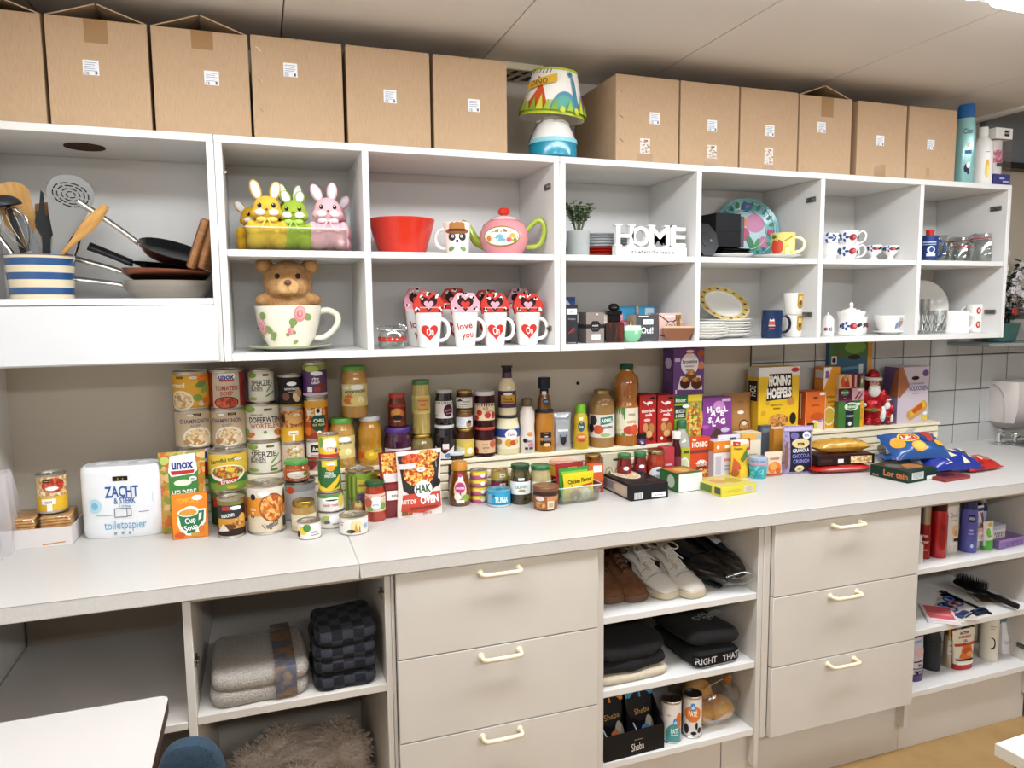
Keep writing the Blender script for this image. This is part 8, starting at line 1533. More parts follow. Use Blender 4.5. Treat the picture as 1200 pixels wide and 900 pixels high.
mb = MB(); mb.loft([[(xx,y_*1.02,z_) for y_,z_ in ((-.120,.002),(-.128,.010),(-.129,.036),(-.128,.064),(-.121,.0795),(-.08,.0835),(.12,.0845),(.12,.083),(-.08,.082),(-.119,.0778),(-.1265,.064),(-.1275,.036),(-.1265,.010),(-.118,.003))] for xx in (W*.13,W*.34)],band,caps=True); mb.build('paper_sleeve',t,label='printed brown paper sleeve')
P0 = (0.0937,0.007,0.573); P1 = (0.2537,0.0167,0.573)
def checkm():
    m,N,L,b = new_mat('checked_towel'); tc = N.new('ShaderNodeTexCoord'); mp = N.new('ShaderNodeMapping'); ck = N.new('ShaderNodeTexChecker'); ck.inputs['Scale'].default_value = 1.0
    mp.inputs['Scale'].default_value = (38,30,52); mp.inputs['Location'].default_value = (.3,.37,.41)
    ck.inputs['Color1'].default_value = lin('#10131f'); ck.inputs['Color2'].default_value = lin('#343640')
    L.new(tc.outputs['Object'],mp.inputs[0]); L.new(mp.outputs[0],ck.inputs[0]); L.new(ck.outputs[0],b.inputs['Base Color']); b.inputs['Roughness'].default_value = .95
    n = N.new('ShaderNodeTexNoise'); n.inputs['Scale'].default_value = 350; bn = N.new('ShaderNodeBump'); bn.inputs['Strength'].default_value = .8; bn.inputs['Distance'].default_value = .003; L.new(tc.outputs['Object'],n.inputs[0]); L.new(n.outputs[0],bn.inputs['Height']); L.new(bn.outputs[0],b.inputs['Normal']); return m
t = thing('folded_towel','dark blue and black checked towels folded in a tall pile','towel',((P0[0]+P1[0])/2-.006,P0[1]+.105,.5735),math.radians(1))
soft_block(t,(P1[0]-P0[0])*.97,.19,.150,checkm(),4,8,'towel',.005,.38)
# fluffy blanket on the bay floor
fluff = noisy('fluff',['#c9b5a3','#d6c3b1','#e0cfbe'],40,1.0,bump=1.0,bscale=160)
t = thing('fluffy_blanket','beige fluffy fur blanket bundled on the floor of the bay','blanket',(.045,.31,.1185),0)
mb = MB(); rnd = random.Random(4); blobs = [((0,0,.08),(.19,.19,.085))]
for k in range(26):
    bc,br = (rnd.uniform(-.15,.15),rnd.uniform(-.16,.14),rnd.uniform(.06,.15)),(rnd.uniform(.05,.07),rnd.uniform(.05,.07),rnd.uniform(.03,.045)); blobs.append((bc,br)); mb.ell(bc,br,fluff,12,8)
mb.ell((0,0,.08),(.19,.19,.085),fluff)
ob = mb.build('blanket',t,remesh=.008)
tx = bpy.data.textures.new('fluff_noise','CLOUDS'); tx.noise_scale = .02
md = ob.modifiers.new('fluff','DISPLACE'); md.texture = tx; md.strength = .012; md.texture_coords = 'LOCAL'
mb = MB(); sv,sf = [],[]
for k in range(9000):
    bc,br = blobs[rnd.randrange(len(blobs))]; n = Vector((rnd.gauss(0,1),rnd.gauss(0,1)-.5,rnd.gauss(0,1)+.4)).normalized()
    p = Vector((bc[0]+br[0]*n.x,bc[1]+br[1]*n.y,bc[2]+br[2]*n.z))
    if p.z < .01: continue
    d = (n+Vector((rnd.uniform(-.7,.7),rnd.uniform(-.7,.7),rnd.uniform(-.6,.3)))).normalized(); w = d.orthogonal().normalized()*.0016; q = len(sv)
    sv += [tuple(p-w-d*.004),tuple(p+w-d*.004),tuple(p+d*rnd.uniform(.010,.022))]; sf.append((q,q+1,q+2))
mb.add(sv,sf,fluff,False); o = mb.build('fur',t,fix=False); o['kind'] = 'stuff'
# ---- shoes
def shoe(loc,rz,label,up,sole,L=.27,lace=None,kind='lace',group=None,mir=1,tongue=None):
    """toe points to local -y"""
    t = thing('shoe',label,'shoe',loc,rz,group)
    st = [(-.135,.018,.010,.022),(-.130,.030,.010,.034),(-.115,.040,.010,.046),(-.085,.046,.010,.056),(-.05,.046,.010,.066),(-.01,.042,.010,.084),(.03,.038,.010,.102),(.07,.036,.010,.100),(.105,.036,.010,.104),(.128,.030,.010,.102),(.136,.020,.012,.094)]
    k = L/.27
    mb = MB(); rings = []
    for y,w,z0,z1 in st:
        ring = []
        for i in range(20):
            a = 2*math.pi*i/20; c,s_ = math.cos(a),math.sin(a)
            zz = (z0+z1)/2+(z1-z0)/2*s_; nar = 1 if s_ < 0 else (1-.38*s_**1.5)
            ring.append((mir*(w*nar*math.copysign(abs(c)**.75,c)+.004*math.sin(y*9)),y*k,zz*k))
        rings.append(ring)
    mb.loft(rings,up); mb.build('upper',t,subsurf=1)
    mb = MB(); rings = []
    for y,w in ((-.138,.018),(-.130,.034),(-.112,.044),(-.08,.049),(-.04,.046),(.01,.039),(.06,.039),(.11,.040),(.132,.034),(.140,.020)):
        rings.append([(mir*(q*w+.004*math.sin(y*9)),y*k,zz) for q,zz in ((-1,.003),(-.9,0),(.9,0),(1,.003),(1.02,.020),(.9,.024),(-.9,.024),(-1.02,.020))])
    mb.loft(rings,sole); mb.build('sole',t,subsurf=1)
    if kind == 'lace':
        mb = MB(); mb.loft([[(mir*q,y*k,z*k) for q,z in ((-w,zz-.002),(w,zz-.002),(w,zz+.004),(-w,zz+.004))] for y,w,zz in ((-.055,.012,.066),(-.02,.016,.082),(.02,.018,.104),(.045,.019,.122))],tongue or up); mb.build('tongue',t)
        for j in range(5):
            y = -.05+.018*j; zz = .0715+.0105*j
            mb = MB(); mb.tube([(-.018,(y-.004)*k,zz*k-.006),(-.008,y*k,zz*k+.003),(.008,(y+.006)*k,zz*k+.004),(.018,(y+.010)*k,zz*k-.004)],.0022,lace,6,flat=.7); mb.tube([(.018,(y-.004)*k,zz*k-.006),(.008,y*k,zz*k+.004),(-.008,(y+.006)*k,zz*k+.005),(-.018,(y+.010)*k,zz*k-.004)],.0022,lace,6,flat=.7); mb.build('lace',t)
        mb = MB()
        for s in (-1,1): mb.tube([(0,.03*k,.118*k),(s*.02,.015*k,.124*k),(s*.03,-.005*k,.112*k),(s*.014,-.002*k,.108*k),(0,.024*k,.116*k)],.0021,lace,6); mb.tube([(0,.028*k,.118*k),(s*.014,.0,.100*k),(s*.028,-.03*k,.082*k)],.0021,lace,6)
        mb.build('lace_bow',t)
    mb = MB(); mb.tube([(.030*math.cos(a),(.088+.040*math.sin(a))*k,(.104+.004*math.cos(2*a))*k) for a in [2*math.pi*q/16 for q in range(16)]],.0045,up,8,closed=True)
    mb.lathe([(0,0),(.026,0)],mat('#1c1512',.9),16,Matrix.Translation((0,.088*k,.1045*k)) @ Matrix.Diagonal((1,1.4,1,1))); mb.build('opening',t)
    return t
sue = noisy('brown_suede',['#5f3a1c','#6d4422','#7a4f2a'],60,.85,bump=.3,bscale=400); ssole = mat('#6a4a30',.7)
SZ1 = .6515
xa,ya = (0.938,0.0806,0.651)[:2]; xb,yb = (1.0112,0.0728,0.651)[:2]
shoe((xa-.002,ya+.13,SZ1),math.radians(-2),'brown suede lace-up shoe, left one of the pair',sue,ssole,.26,mat('#3a2414',.8),group='brown suede shoes',mir=-1)
shoe((xb-.008,yb+.125,SZ1),math.radians(3),'brown suede lace-up shoe, right one of the pair',sue,ssole,.26,mat('#3a2414',.8),group='brown suede shoes')
wl = noisy('white_leather',['#c9c4bb','#d6d1c9'],12,.5,bump=.1); wsole = mat('#bdb096',.6)
xa,ya = (1.1136,0.0545,0.651)[:2]; xb,yb = (1.1975,0.0365,0.651)[:2]
for k,(px,py,rz) in enumerate(((xa,ya,12),(xb+.002,yb,10))):
    s_ = shoe((px-.035,py+.130,SZ1),math.radians(rz),['white worn leather sneaker, left one of the pair','white worn leather sneaker, right one of the pair'][k],wl,wsole,.27,mat('#cfc9bf',.8),group='white leather sneakers',mir=(-1,1)[k],tongue=mat('#c2bcb0',.8))
    mb = MB()
    for yy,wd,zt in ((-.078,.040,.0585),(-.045,.040,.068)): mb.tube([(wd*1.02*math.cos(a),yy+.012*math.cos(a)**2,.026+(zt-.022)*math.sin(a)**.8) for a in [math.pi*(.06+.88*q/10) for q in range(11)]],.0016,'#a39c90',5)
    mb.build('stitched_seam',s_)
    mb = MB(); mb.box(-.0405,.0,.045,-.0385,.02,.075,'#3a3028'); mb.tube([(-.040,-.045,.05),(-.038,-.01,.075),(-.035,.03,.082)],.0015,'#8f867a',5); mb.build('side_slot',s_)
blk_sh = mat('#0f1014',.22,coat=.5)
for k,(u,v,rz,lab) in enumerate(((848,690,30,'black ballerina shoe in clear plastic, left and lower one'),(878,686,28,'black ballerina shoe in clear plastic with a white tag'))):
    x,y = ((1.2916,0.0567,0.651)[:2],(1.362,0.0445,0.651)[:2])[k]
    t = thing('shoe',lab,'shoe',(x-.05+.005*k,y+.118+.01*k,(SZ1+.030,SZ1+.074)[k]),math.radians(rz),'black ballerina shoes in plastic'); t.rotation_euler = (math.radians((12,24)[k]),0,math.radians(rz))
    rings = []
    for y_,w,z1 in ((-.125,.012,.020),(-.118,.026,.032),(-.10,.036,.040),(-.07,.040,.044),(-.03,.036,.040),(.02,.032,.040),(.07,.031,.046),(.11,.028,.056),(.122,.016,.058)):
        rings.append([(w*c*1.0,y_,.006+(z1-.006)*(.5+.5*s_)) for c,s_ in [(math.copysign(abs(math.cos(a))**.7,math.cos(a)),math.sin(a)) for a in [2*math.pi*i/18 for i in range(18)]]])
    mb = MB(); mb.loft(rings,blk_sh); mb.build('upper',t,subsurf=1)
    mb = MB(); mb.lathe([(0,0),(.024,0)],mat('#26262b',.7),20,Matrix.Translation((0,.025,.0485)) @ Matrix.Rotation(math.radians(5),4,'X') @ Matrix.Diagonal((.95,3.0,1,1))); mb.build('insole',t)
    mb = MB(); mb.box(-.03,-.118,0,.03,.118,.006,mat('#1a1a1d',.6),.002); mb.build('sole',t)
    if k:
        mb = MB(); mb.box(-.02,-.01,.0505,.014,.03,.052,'#b9bbc0'); mb.build('white_tag',t)
x,y = (1.3345,0.0406,0.651)[:2]
t = thing('plastic_bag','clear crinkled plastic bag around the black ballerina shoes','bag',(x-.04,y+.115,SZ1+.001),math.radians(29))
mb = MB(); mb.grid(lambda u,v: ((.070+.006*math.sin(9*u*6.28))*max(0,math.sin(math.pi*(.08+.92*v)))**.6*math.cos(u*6.283)*1.15,-.02+.145*math.copysign(abs(math.sin(u*6.283))**.7,math.sin(u*6.283))*max(0,math.sin(math.pi*(.06+.94*v)))**.6,.002+.090*v+.006*math.sin(u*30)*v),40,10,clear('crinkle_film','#f2f3f3',.10,.10)); mb.build('film',t)
# ---- clothes
cl_b = noisy('black_cloth',['#0c0c0f','#131316'],60,.95,bump=.3,bscale=300)
x,y = (0.9732,-0.0089,0.437)[:2]
t = thing('folded_trousers','cream folded cloth under the black garment','cloth',(x-.005,.165,.4375),math.radians(2)); soft_block(t,.245,.28,.022,noisy('cream_cloth',['#bfb29c','#cbbfaa'],50,.9,bump=.2),1,5,'cloth',.002,.4)
t = thing('folded_sweater','plain black garment folded on the cream cloth','garment',(x-.008,.165,.4605),math.radians(2)); soft_block(t,.235,.27,.085,cl_b,2,6,'garment',.010,.7)
x,y = (1.2156,0.0048,0.437)[:2]
t = thing('folded_hoodie','black garment with white letters along its folded band','garment',(x+.028,.145,.4375),math.radians(3))
soft_block(t,.185,.24,.105,cl_b,2,11,'garment',.006,.8)
fn = lambda s,q,o: (s*.085,-(.118+.0072+o)-.0*s+.022*max(0,abs(s)-.62)**2*6,.004+.044*q)
mb = MB(); put_print(mb,[('R',-1.0,.1,1.0,.86,'#0b0b0e'),('T',-.52,.48,.44,'RIGHT','#c9c9cc',.80,.0,.01),('T',.56,.48,.44,"THAT'S",'#c9c9cc',.84,.06,.01)],fn,.085,.044,True); mb.build('lettered_band',t,fix=False)
top = lambda s,q,o: (s*.08,-.10+.16*q,.110+.0045*math.sin(s*2)+o)
mb = MB(); put_print(mb,[('T',-.50,.42,.17,'RIGHT','#b9b9bd',.75,.3,.0),('T',.05,.50,.15,"THAT'S",'#9a9aa0',.8,3.4,.0),('T',.55,.45,.16,"THAT'S RI",'#b9b9bd',.95,.45,.0)],top,.08,.16,False); mb.build('lettered_top',t,fix=False)
# ---- pet food tray, pate tins, bread bag
P0 = (0.8781,0.0065,0.222); P1 = (1.0581,-0.0002,0.222)
xa,xb = .866,1.062
t = thing('display_tray','black cardboard display tray holding two pet food pouches','tray',((xa+xb)/2,.085,.2225),math.radians(2))
W = (xb-xa)/2; bk = mat('#1c1b1e',.5); mb = MB(); mb.box(-W,-.07,0,W,-.068,.075,bk); mb.box(-W,.068,0,W,.07,.17,bk); mb.box(-W,-.068,0,W,.068,.002,bk)
for sg in (-1,1): mb.prism([(-.068,0),(.068,0),(.068,.165),(.03,.165),(-.068,.075)],sg*W-(.002 if sg > 0 else 0),sg*W+(0 if sg > 0 else .002),bk,axis='x')
mb.build('tray',t); flat_print(t,(0,-.07,0),(W,0,0),(0,0,.075),(0,-1,0),[('T',.1,.34,.32,'Sheba','#d6d2cc',.42,.05,0),('R',-.02,.60,.25,.63,'#8a867e')],'tray_print')
for k,(c,c2,lab) in enumerate((('#d9822a','#b56a3a','black and orange pet food pouch in the display tray'),('#3f8fc0','#4a7a9a','black and blue pet food pouch in the display tray'))):
    t2 = pouch(((xa+xb)/2-.049+.098*k,.045,.226,.092,.165,2),.035,lab,mat('#1d1f24',.15,coat=.6),[('R',-1,.82,1,1,c),('E',.0,.68,.92,.26,'#1b1d22'),('T',.05,.60,.10,'Sheba','#b58a4a',1.2,.08,0),('P',[(.0,.08),(.9,.08),(.95,.30),(.75,.45),(.3,.45),(.1,.30)],'#8f867c'),('E',.5,.40,.22,.10,'#a9a094'),('R',.0,.06,.95,.16,c),('P',[(-.7,.4),(-.65,.42),(-.1,.1),(-.15,.08)],'#c9ccd2'),('E',.2,.3,.3,.06,c2)],name='pet_food_pouch',group='pet food pouches',lean=.12)
for k in range(2):
    D = ((1.1079,0.0531,0.222,0.0305,0.127),(1.1799,0.0528,0.222,0.0296,0.1283))[k]
    can((D[0],D[1],.2225,D[3],D[4]),['pate tin with a teal patch, left one of two','pate tin with an orange patch and cow spots, right one of two'][k],'#dcd7d4',([('E',.35,.15,.9,.34,'#4a9a9a'),('E',.9,.55,.4,.22,'#d9722a'),('E',.45,.52,.24,.11,'#2f86c9'),('T',.45,.52,.10,'ah','#e6eef3',.3),('T',.4,.28,.14,'PATÉ','#e9f0ee',.8),('R',.0,.15,.7,.18,'#c9dede'),('T',-.2,.72,.06,'mix','#c9744a',.3)] if k == 0 else [('E',.1,.60,.95,.22,'#dd7a24'),('E',.1,.80,.26,.11,'#2f86c9'),('T',.1,.80,.11,'ah','#e6eef3',.3),('T',.1,.62,.15,'PATÉ','#f6ead9',.9),('E',-.6,.18,.3,.14,'#2a2a2e'),('E',.5,.28,.14,.10,'#2a2a2e'),('E',.2,.08,.3,.05,'#2a2a2e'),('E',.85,.15,.25,.08,'#2a2a2e')]),'pate tins',lid=mat('#4a453e',.3,.8))
x,y = (1.2475,-0.0116,0.222)[:2]
t = thing('bread_bag','clear bag of bread rolls tied shut with a white label','bag',(1.272,.13,.2225),math.radians(-12))
brd = noisy('bread',['#b5803f','#c99650','#dcb680'],18,.8)
for k,(dx,dy,dz,r) in enumerate(((-.035,-.045,.036,.04),(.035,-.03,.038,.042),(0,.045,.036,.045),(-.02,.0,.085,.038))):
    mb = MB(); mb.ell((dx,dy,dz),(r*1.15,r*1.1,r*.85),brd,16,10); mb.build('bread_roll',t)
mb = MB(); mb.grid(lambda u,v: ((.095*math.sin(math.pi*min(1,.12+v*.95))**.5+.008)*math.cos(u*6.283)*(1+.06*math.sin(u*37+v*9)),(.105*math.sin(math.pi*min(1,.12+v*.95))**.5+.008)*math.sin(u*6.283)*(1+.05*math.sin(u*29)),.002+.175*v),44,16,clear('bread_film','#f6f1e8',.16,.14),smooth=False); mb.build('film',t)
mb = MB(); M = Matrix.Translation((.01,-.05,.125)) @ Matrix.Rotation(math.radians(-35),4,'X') @ Matrix.Rotation(math.radians(-20),4,'Y'); mb.box(-.028,-.018,0,.028,.018,.0012,'#d3d0d0',M=M)
lb = mb.build('label',t); mb = MB(); put_print(mb,[('T',.1,.5,.5,'Xtra','#8a1c24',1.2)], lambda s,q,o: tuple(M @ Vector((s*.028,-.018+.036*q,.0013+o))),.028,.036,False); mb.build('label_print',lb,fix=False)
mb = MB(); mb.ell((.075,-.01,.115),(.014,.010,.016),'#c9742a',10,8); mb.build('orange_clip',t)
# ---- toiletries, top shelf
TZ = .6415
TG = 'toiletries on the upper shelf'
vessel((2.0506,0.0516,0.6234,0.01,0.0966)[:2]+(TZ,)+(2.0498,0.0525,0.6236,0.0114,0.0965)[3:],'tiny clear bottle at the drawer edge of the upper shelf',[(0,0),(1,0),(1,.65),(.5,.75),(0,.75)],mat('#c9c2bc',.15,coat=.6),[('cap',[(.55,.76),(.55,1),(0,1)],'#d9d5cf')])
D = (2.1114,0.0864,0.6148,0.0175,0.1813)
vessel(D[:2]+(TZ,)+D[3:],'slim red spray can with a silver cap',[(0,0),(1,0),(1,.62),(.9,.66),(0,.66)],mat('#a01c1c',.2,.4),[('cap',[(.92,.66),(.95,.67),(.95,.99),(.85,1),(0,1)],metal('#b5b0aa',.3))],[('T',.1,.7,.1,'BODY','#d9c9c4',1.0),('T',.2,.5,.1,'SPRAY','#d9c9c4',1.2),('R',-.4,.2,.6,.24,'#d99a8a')],None,(.05,.62),1.2,name='spray_can')
D = (2.1673,0.0829,0.6181,0.0279,0.1935)
vessel(D[:2]+(TZ,)+D[3:],'wide plain red spray can with a dark cap',[(0,0),(.97,0),(1,.01),(1,.74),(.86,.84),(0,.84)],mat('#b8141c',.2,.3,.3),[('cap',[(.86,.84),(.88,.85),(.86,.98),(.7,1),(0,1)],'#4a1418')],[('E',.5,.75,.25,.08,'#7a0f14'),('R',.3,.3,.5,.6,'#8f1218')],None,(.1,.7),1.2,name='spray_can')
B = (2.2453,0.085,0.6016,0.0755,0.1976,0)
def tube_pack(B,label,m,capm,dec,cap_bottom=True,th=.032,name='tube',group=None,z=TZ):
    x,y,_,w_,h,a = B
    t = thing(name,label,'tube',(x,y+th/2,z),math.radians(a),group); ch = h*.14
    sec = lambda zz,k,e: [(w_/2*k*math.copysign(abs(math.cos(q))**.8,math.cos(q)),th/2*e*math.sin(q),zz) for q in [2*math.pi*i/24 for i in range(24)]]
    mb = MB(); mb.loft([sec(ch,.80,1.0),sec(ch+h*.3,.88,.9),sec(h*.75,.95,.5),sec(h*.97,1.0,.08),sec(h,1.0,.05)],asmat(m) if not isinstance(m,str) else mat(m,.3,coat=.2)); mb.build('body',t)
    mb = MB(); mb.loft([sec(0,.78,1.0),sec(.003,.82,1.05),sec(ch,.82,1.05),sec(ch+.001,.7,.9)],asmat(capm) if not isinstance(capm,str) else mat(capm,.35)); mb.build('cap',t)
    fn = lambda s,q,o: (lambda zz,k,e: (w_/2*k*s,-(th/2*e*max(0,1-abs(s)**2.4)**.5+.0006+o),zz))(ch+(h-ch)*q,.80+.2*q,1.0-.95*min(1,max(0,q))**1.4)
    mb = MB(); put_curved(mb,dec,fn,w_/2,h-ch)
    if mb.v: mb.build('print',t,fix=False)
    return t
tube_pack(B,'white cream tube with black script on the upper shelf','#d9d3cb','#d3ccc3',[('T',.1,.62,.10,'Dove','#3a3430',.9,0,0),('R',-.3,.5,.5,.52,'#b9a98a'),('E',.1,.3,.4,.12,'#d9b98a'),('E',.2,.25,.2,.06,'#c98a3a'),('R',-.1,.08,.7,.14,'#2a2420')])
D = (2.3128,0.0866,0.6161,0.027,0.1853)
vessel(D[:2]+(TZ,)+D[3:],'lilac blue deodorant can with a dark cap',[(0,0),(.97,0),(1,.01),(1,.70),(.88,.82),(0,.82)],mat('#5a5cb0',.3,.1),[('cap',[(.88,.82),(.9,.83),(.82,.97),(.6,1),(0,1)],'#26306a')],[('R',-.1,.72,.75,.9,'#1d1f3a'),('T',.3,.81,.07,'NIVEA','#d3d6e6',.7),('T',.3,.52,.06,'fresh','#c9cdf0',.6),('T',.3,.42,.05,'flower','#c9cdf0',.6),('E',.45,.1,.18,.05,'#c9cdf0'),('R',.0,.3,.7,.32,'#8a8cd0')],None,(.06,.8),1.2,name='deodorant_can')
tube_pack((2.3806,0.09,0.6045,0.0453,0.1489,0),'white toothpaste tube with a red and blue wave, standing on its cap','#dcdfe3','#e3e5e6',[('P',[(-.2,.2),(.2,.15),(.6,.45),(.3,.8),(.0,.85),(.3,.5)],'#c4322c'),('P',[(.2,.15),(.5,.12),(.9,.45),(.6,.85),(.3,.8),(.6,.45)],'#2a5ab0'),('R',-.9,.86,.9,.95,'#2a3a6a')],th=.028)
D = (2.4683,0.1614,0.6206,0.0188,0.1595)
vessel((D[0],D[1],TZ,D[3],.165),'dark blue mouthwash bottle with a white cap at the back',[(0,0),(1,0),(1,.75),(.7,.84),(0,.84)],mat('#26305a',.12,coat=.6),[('cap',[(.66,.84),(.7,.85),(.68,1),(0,1)],'#c9c9c6')],[('R',-1,.6,1,.95,'#b9bcc9')],None,(.1,.7),1.2)
tube_pack((2.3882,0.06,0.6196,0.0492,0.1014,0),'small green and white tube beside the purple box','#dcdcd4','#4fae3a',[('R',-.9,0,.9,.25,'#4fae3a'),('E',.2,.85,.4,.1,'#d9b43a'),('R',-.5,.3,.5,.8,'#e9e9e3'),('E',-.3,.55,.4,.2,'#7ac24a'),('R',-.2,.4,.4,.44,'#6a8a5a')],th=.025)
B = (2.4886,0.06,0.6166,0.143,0.025,0)
carton((B[0]+.012,.06,TZ,.155,.032,4),.09,'flat lilac carton under the two white packs','#8f6fb0',[('R',-1,.75,1,1,'#a98ac6'),('T',-.05,.40,.40,'LE PETIT','#4a2a6a',1.1,0,0)])
for k in range(2):
    carton(((2.375,2.448)[k],.075-.0*k,TZ+.0325,.066,.046,4),.055,['small white and pink tissue pack, left one on the lilac carton','small white and blue tissue pack, right one on the lilac carton'][k],'#d8d2d2',[('R',-1,.7,1,1,('#d9a0a8','#a9b6d0')[k])]+[('E',-.7+.35*j,.4,.14,.12,('#c97a84','#8a8fb0')[k]) for j in range(5)]+[('E',-.5+.4*j,.2,.08,.08,'#5a5a5a') for j in range(3)],top=[('R',-.9,.1,.9,.9,('#d98a94','#c9d0de')[k])],name='tissue_pack',group='small tissue packs')
# ---- brush shelf
BZ = .4315
P0 = Vector((2.4595,0.0001,0.437)); P1 = Vector((2.4267,0.2147,0.452))
d = (P1-P0); L = .25; ang = math.atan2(d.y,d.x)
t = thing('hairbrush','black hairbrush lying bristles up on the middle shelf','hairbrush',(P0.x,P0.y,BZ+.004),ang)
bl = mat('#121214',.4); L = d.length
mb = MB(); rings = []
for k in range(19):
    q = k/18; w = .010+.006*math.sin(min(1,q/.5)*math.pi)*.6 if q < .5 else .012+.024*math.sin(math.pi*min(1,(q-.46)/.56))**.6
    hgt = .010 if q < .5 else .009
    rings.append([(L*q,w*math.cos(a),.014+.02*q+hgt*math.sin(a)) for a in [2*math.pi*i/14 for i in range(14)]])
mb.loft(rings,bl); mb.build('handle_and_head',t)
mb = MB()
for i in range(15):
    for j in range(7):
        q = .52+.44*i/14; wv = .012+.024*math.sin(math.pi*min(1,(q-.46)/.56))**.6; yy = (-1+2*j/6)*wv*.8
        mb.tube([(L*q,yy,.02+.02*q),(L*q+.001,yy*1.15,.048+.02*q)],.0009,bl,4)
o = mb.build('bristles',t); o['kind'] = 'stuff'
P0 = Vector((2.3499,0.013,0.436)); P1 = Vector((2.3646,0.2189,0.436)); d = P1-P0; L = d.length
t = thing('comb','black comb with a looped end beside the hairbrush','comb',(P0.x,P0.y,BZ+.001),math.atan2(d.y,d.x))
mb = MB(); mb.box(0,-.004,0,L*.55,.004,.006,bl,.001); mb.box(L*.55,-.002,0,L*.93,.006,.008,bl,.001); mb.tube([(L*.96+.014*math.cos(a),.009*math.sin(a),.004) for a in [2*math.pi*k/12 for k in range(12)]],.003,bl,6,closed=True); mb.build('spine',t)
for k in range(16):
    mb = MB(); mb.box(L*(.56+.022*k),.006,.001,L*(.56+.022*k)+.002,.030,.005,bl); mb.build('tooth',t)
t = thing('hair_clip','blue patterned hair clip at the shelf front','hair clip',(2.2489,0.0404,0.431)[:2]+(BZ,),.3)
mb = MB(); mb.box(-.035,-.012,0,.03,.012,.012,mat('#25386a',.5),.003); mb.build('clip',t)
mb = MB(); mb.box(-.02,-.016,.0,.04,-.0125,.010,mat('#a99f8a',.4)); o = mb.build('toothed_edge',t)
for k in range(9):
    mb = MB(); mb.box(-.018+.0062*k,-.0175,.001,-.015+.0062*k,-.0158,.009,'#2a2620'); mb.build('tooth',o)
t = thing('hair_clip','dark navy hair clip beside the patterned one','hair clip',(2.3226,0.0355,0.431)[:2]+(BZ,),.1); mb = MB(); mb.box(-.035,-.014,0,.03,.014,.014,mat('#141a2c',.5),.004); mb.tube([(-.03,0,.014),(0,0,.02),(.028,0,.014)],.003,mat('#2a3a6a',.4),6); mb.build('clip',t)
t = thing('hair_tie_card','bunch of blue hair ties behind the clips','hair ties',((2.2789,0.098,0.431)[0],(2.2789,0.098,0.431)[1]+.015,BZ),.4)
for k in range(6):
    mb = MB(); rr_ = .016+.002*(k % 3); mb.tube([(-.03+.013*k+rr_*math.cos(a),.012*((k*3) % 4-1.5)+rr_*.8*math.sin(a),.004+.003*k*.6) for a in [2*math.pi*j/14 for j in range(14)]],.0032,['#2a3f7a','#3f5aa0','#1c2440','#c98a7a'][k % 4],6,closed=True); mb.build('hair_tie',t)
carton(((2.4547,0.1129,0.431)[0],(2.4547,0.1129,0.431)[1]-.04,BZ,.12,.003,-28),.09,'brown picture card lying under the hairbrush handle','#b5a99f',top=[('R',-.8,.1,.8,.9,'#4a342a'),('R',-.1,.2,.7,.6,'#7a5a4a'),('E',-.3,.6,.3,.2,'#2a1c18')],name='picture_card',cat='card')
P = (2.133,0.0614,0.431)
carton((P[0]+.0,P[1]-.05,BZ,.10,.006,-38),.15,'pink and white packaged hair accessory at the drawer edge','#d9cfd0',top=[('R',-.8,.08,.8,.95,'#d9606a'),('R',-.7,.4,.7,.55,'#e38a8a'),('R',-.8,.08,.8,.2,'#e6d9d6')],name='accessory_pack',cat='packet')
carton((P[0]+.095,P[1]-.055,BZ,.10,.003,-20),.10,'white card with a small red print beside the pink pack','#cfc9c4',top=[('E',-.3,.6,.25,.18,'#a8323a'),('R',-.6,.15,.6,.3,'#b9bfc9')],name='white_card',cat='card')
t = thing('hair_scrunchie','dark red scrunchie behind the pink pack','scrunchie',(2.055,.17,BZ),0); mb = MB(); mb.tube([(.024*math.cos(a),.024*math.sin(a),.012+.003*math.sin(9*a)) for a in [2*math.pi*j/24 for j in range(24)]],.011,noisy('scrunchie',['#7a1c28','#9a2c38'],40,.9,bump=.5),8,closed=True); mb.build('scrunchie',t)
t = thing('toothbrush_pack','small blue and white packet at the drawer edge','packet',(2.016,.055,BZ),.2); mb = MB(); mb.box(-.022,-.012,0,.022,.012,.014,mat('#26407a',.4),.003); mb.box(-.004,-.0125,.0,.004,.0125,.0143,'#d9dde3'); mb.build('packet',t)
# ---- lower shelf
LZ = .2185
B = (2.0763,0.055,0.1871,0.0689,0.1769,0)
x,y,_,w_,h,a = B
tube_pack((x+.006,y,LZ,w_*1.05,h,6),'purple and white lotion tube at the drawer edge of the lower shelf','#c9c3d0','#4a2a7a',[('R',-1,.82,1,1,'#4a2480'),('R',-.9,.70,.6,.76,'#7aa8d0'),('R',-.9,.28,.9,.31,'#2a2228'),('T',.0,.22,.08,'48H','#2a2228',1.0),('R',-.9,.13,.9,.15,'#2a2228'),('T',.0,.05,.11,'SMOOTH','#1c181c',1.5),('E',.1,.5,.8,.1,'#d6b4b8')],th=.04,z=LZ)
B = (2.1733,0.09,0.1727,0.0753,0.1566,0)
D = (2.1954,0.1085,0.1695,0.0288,0.1597)
vessel(D[:2]+(LZ,)+D[3:],'plain dark grey bottle with rounded shoulders',[(0,0),(.96,0),(1,.02),(1,.72),(.9,.82),(.75,.86),(0,.86)],mat('#33363a',.45),[('cap',[(.76,.86),(.8,.87),(.78,.98),(.7,1),(0,1)],'#2a2c30')],[('R',-.5,.8,.6,.82,'#22252a')],None,(.1,.8),sx=.7)
D = (2.2726,0.1024,0.1729,0.0198,0.1644)
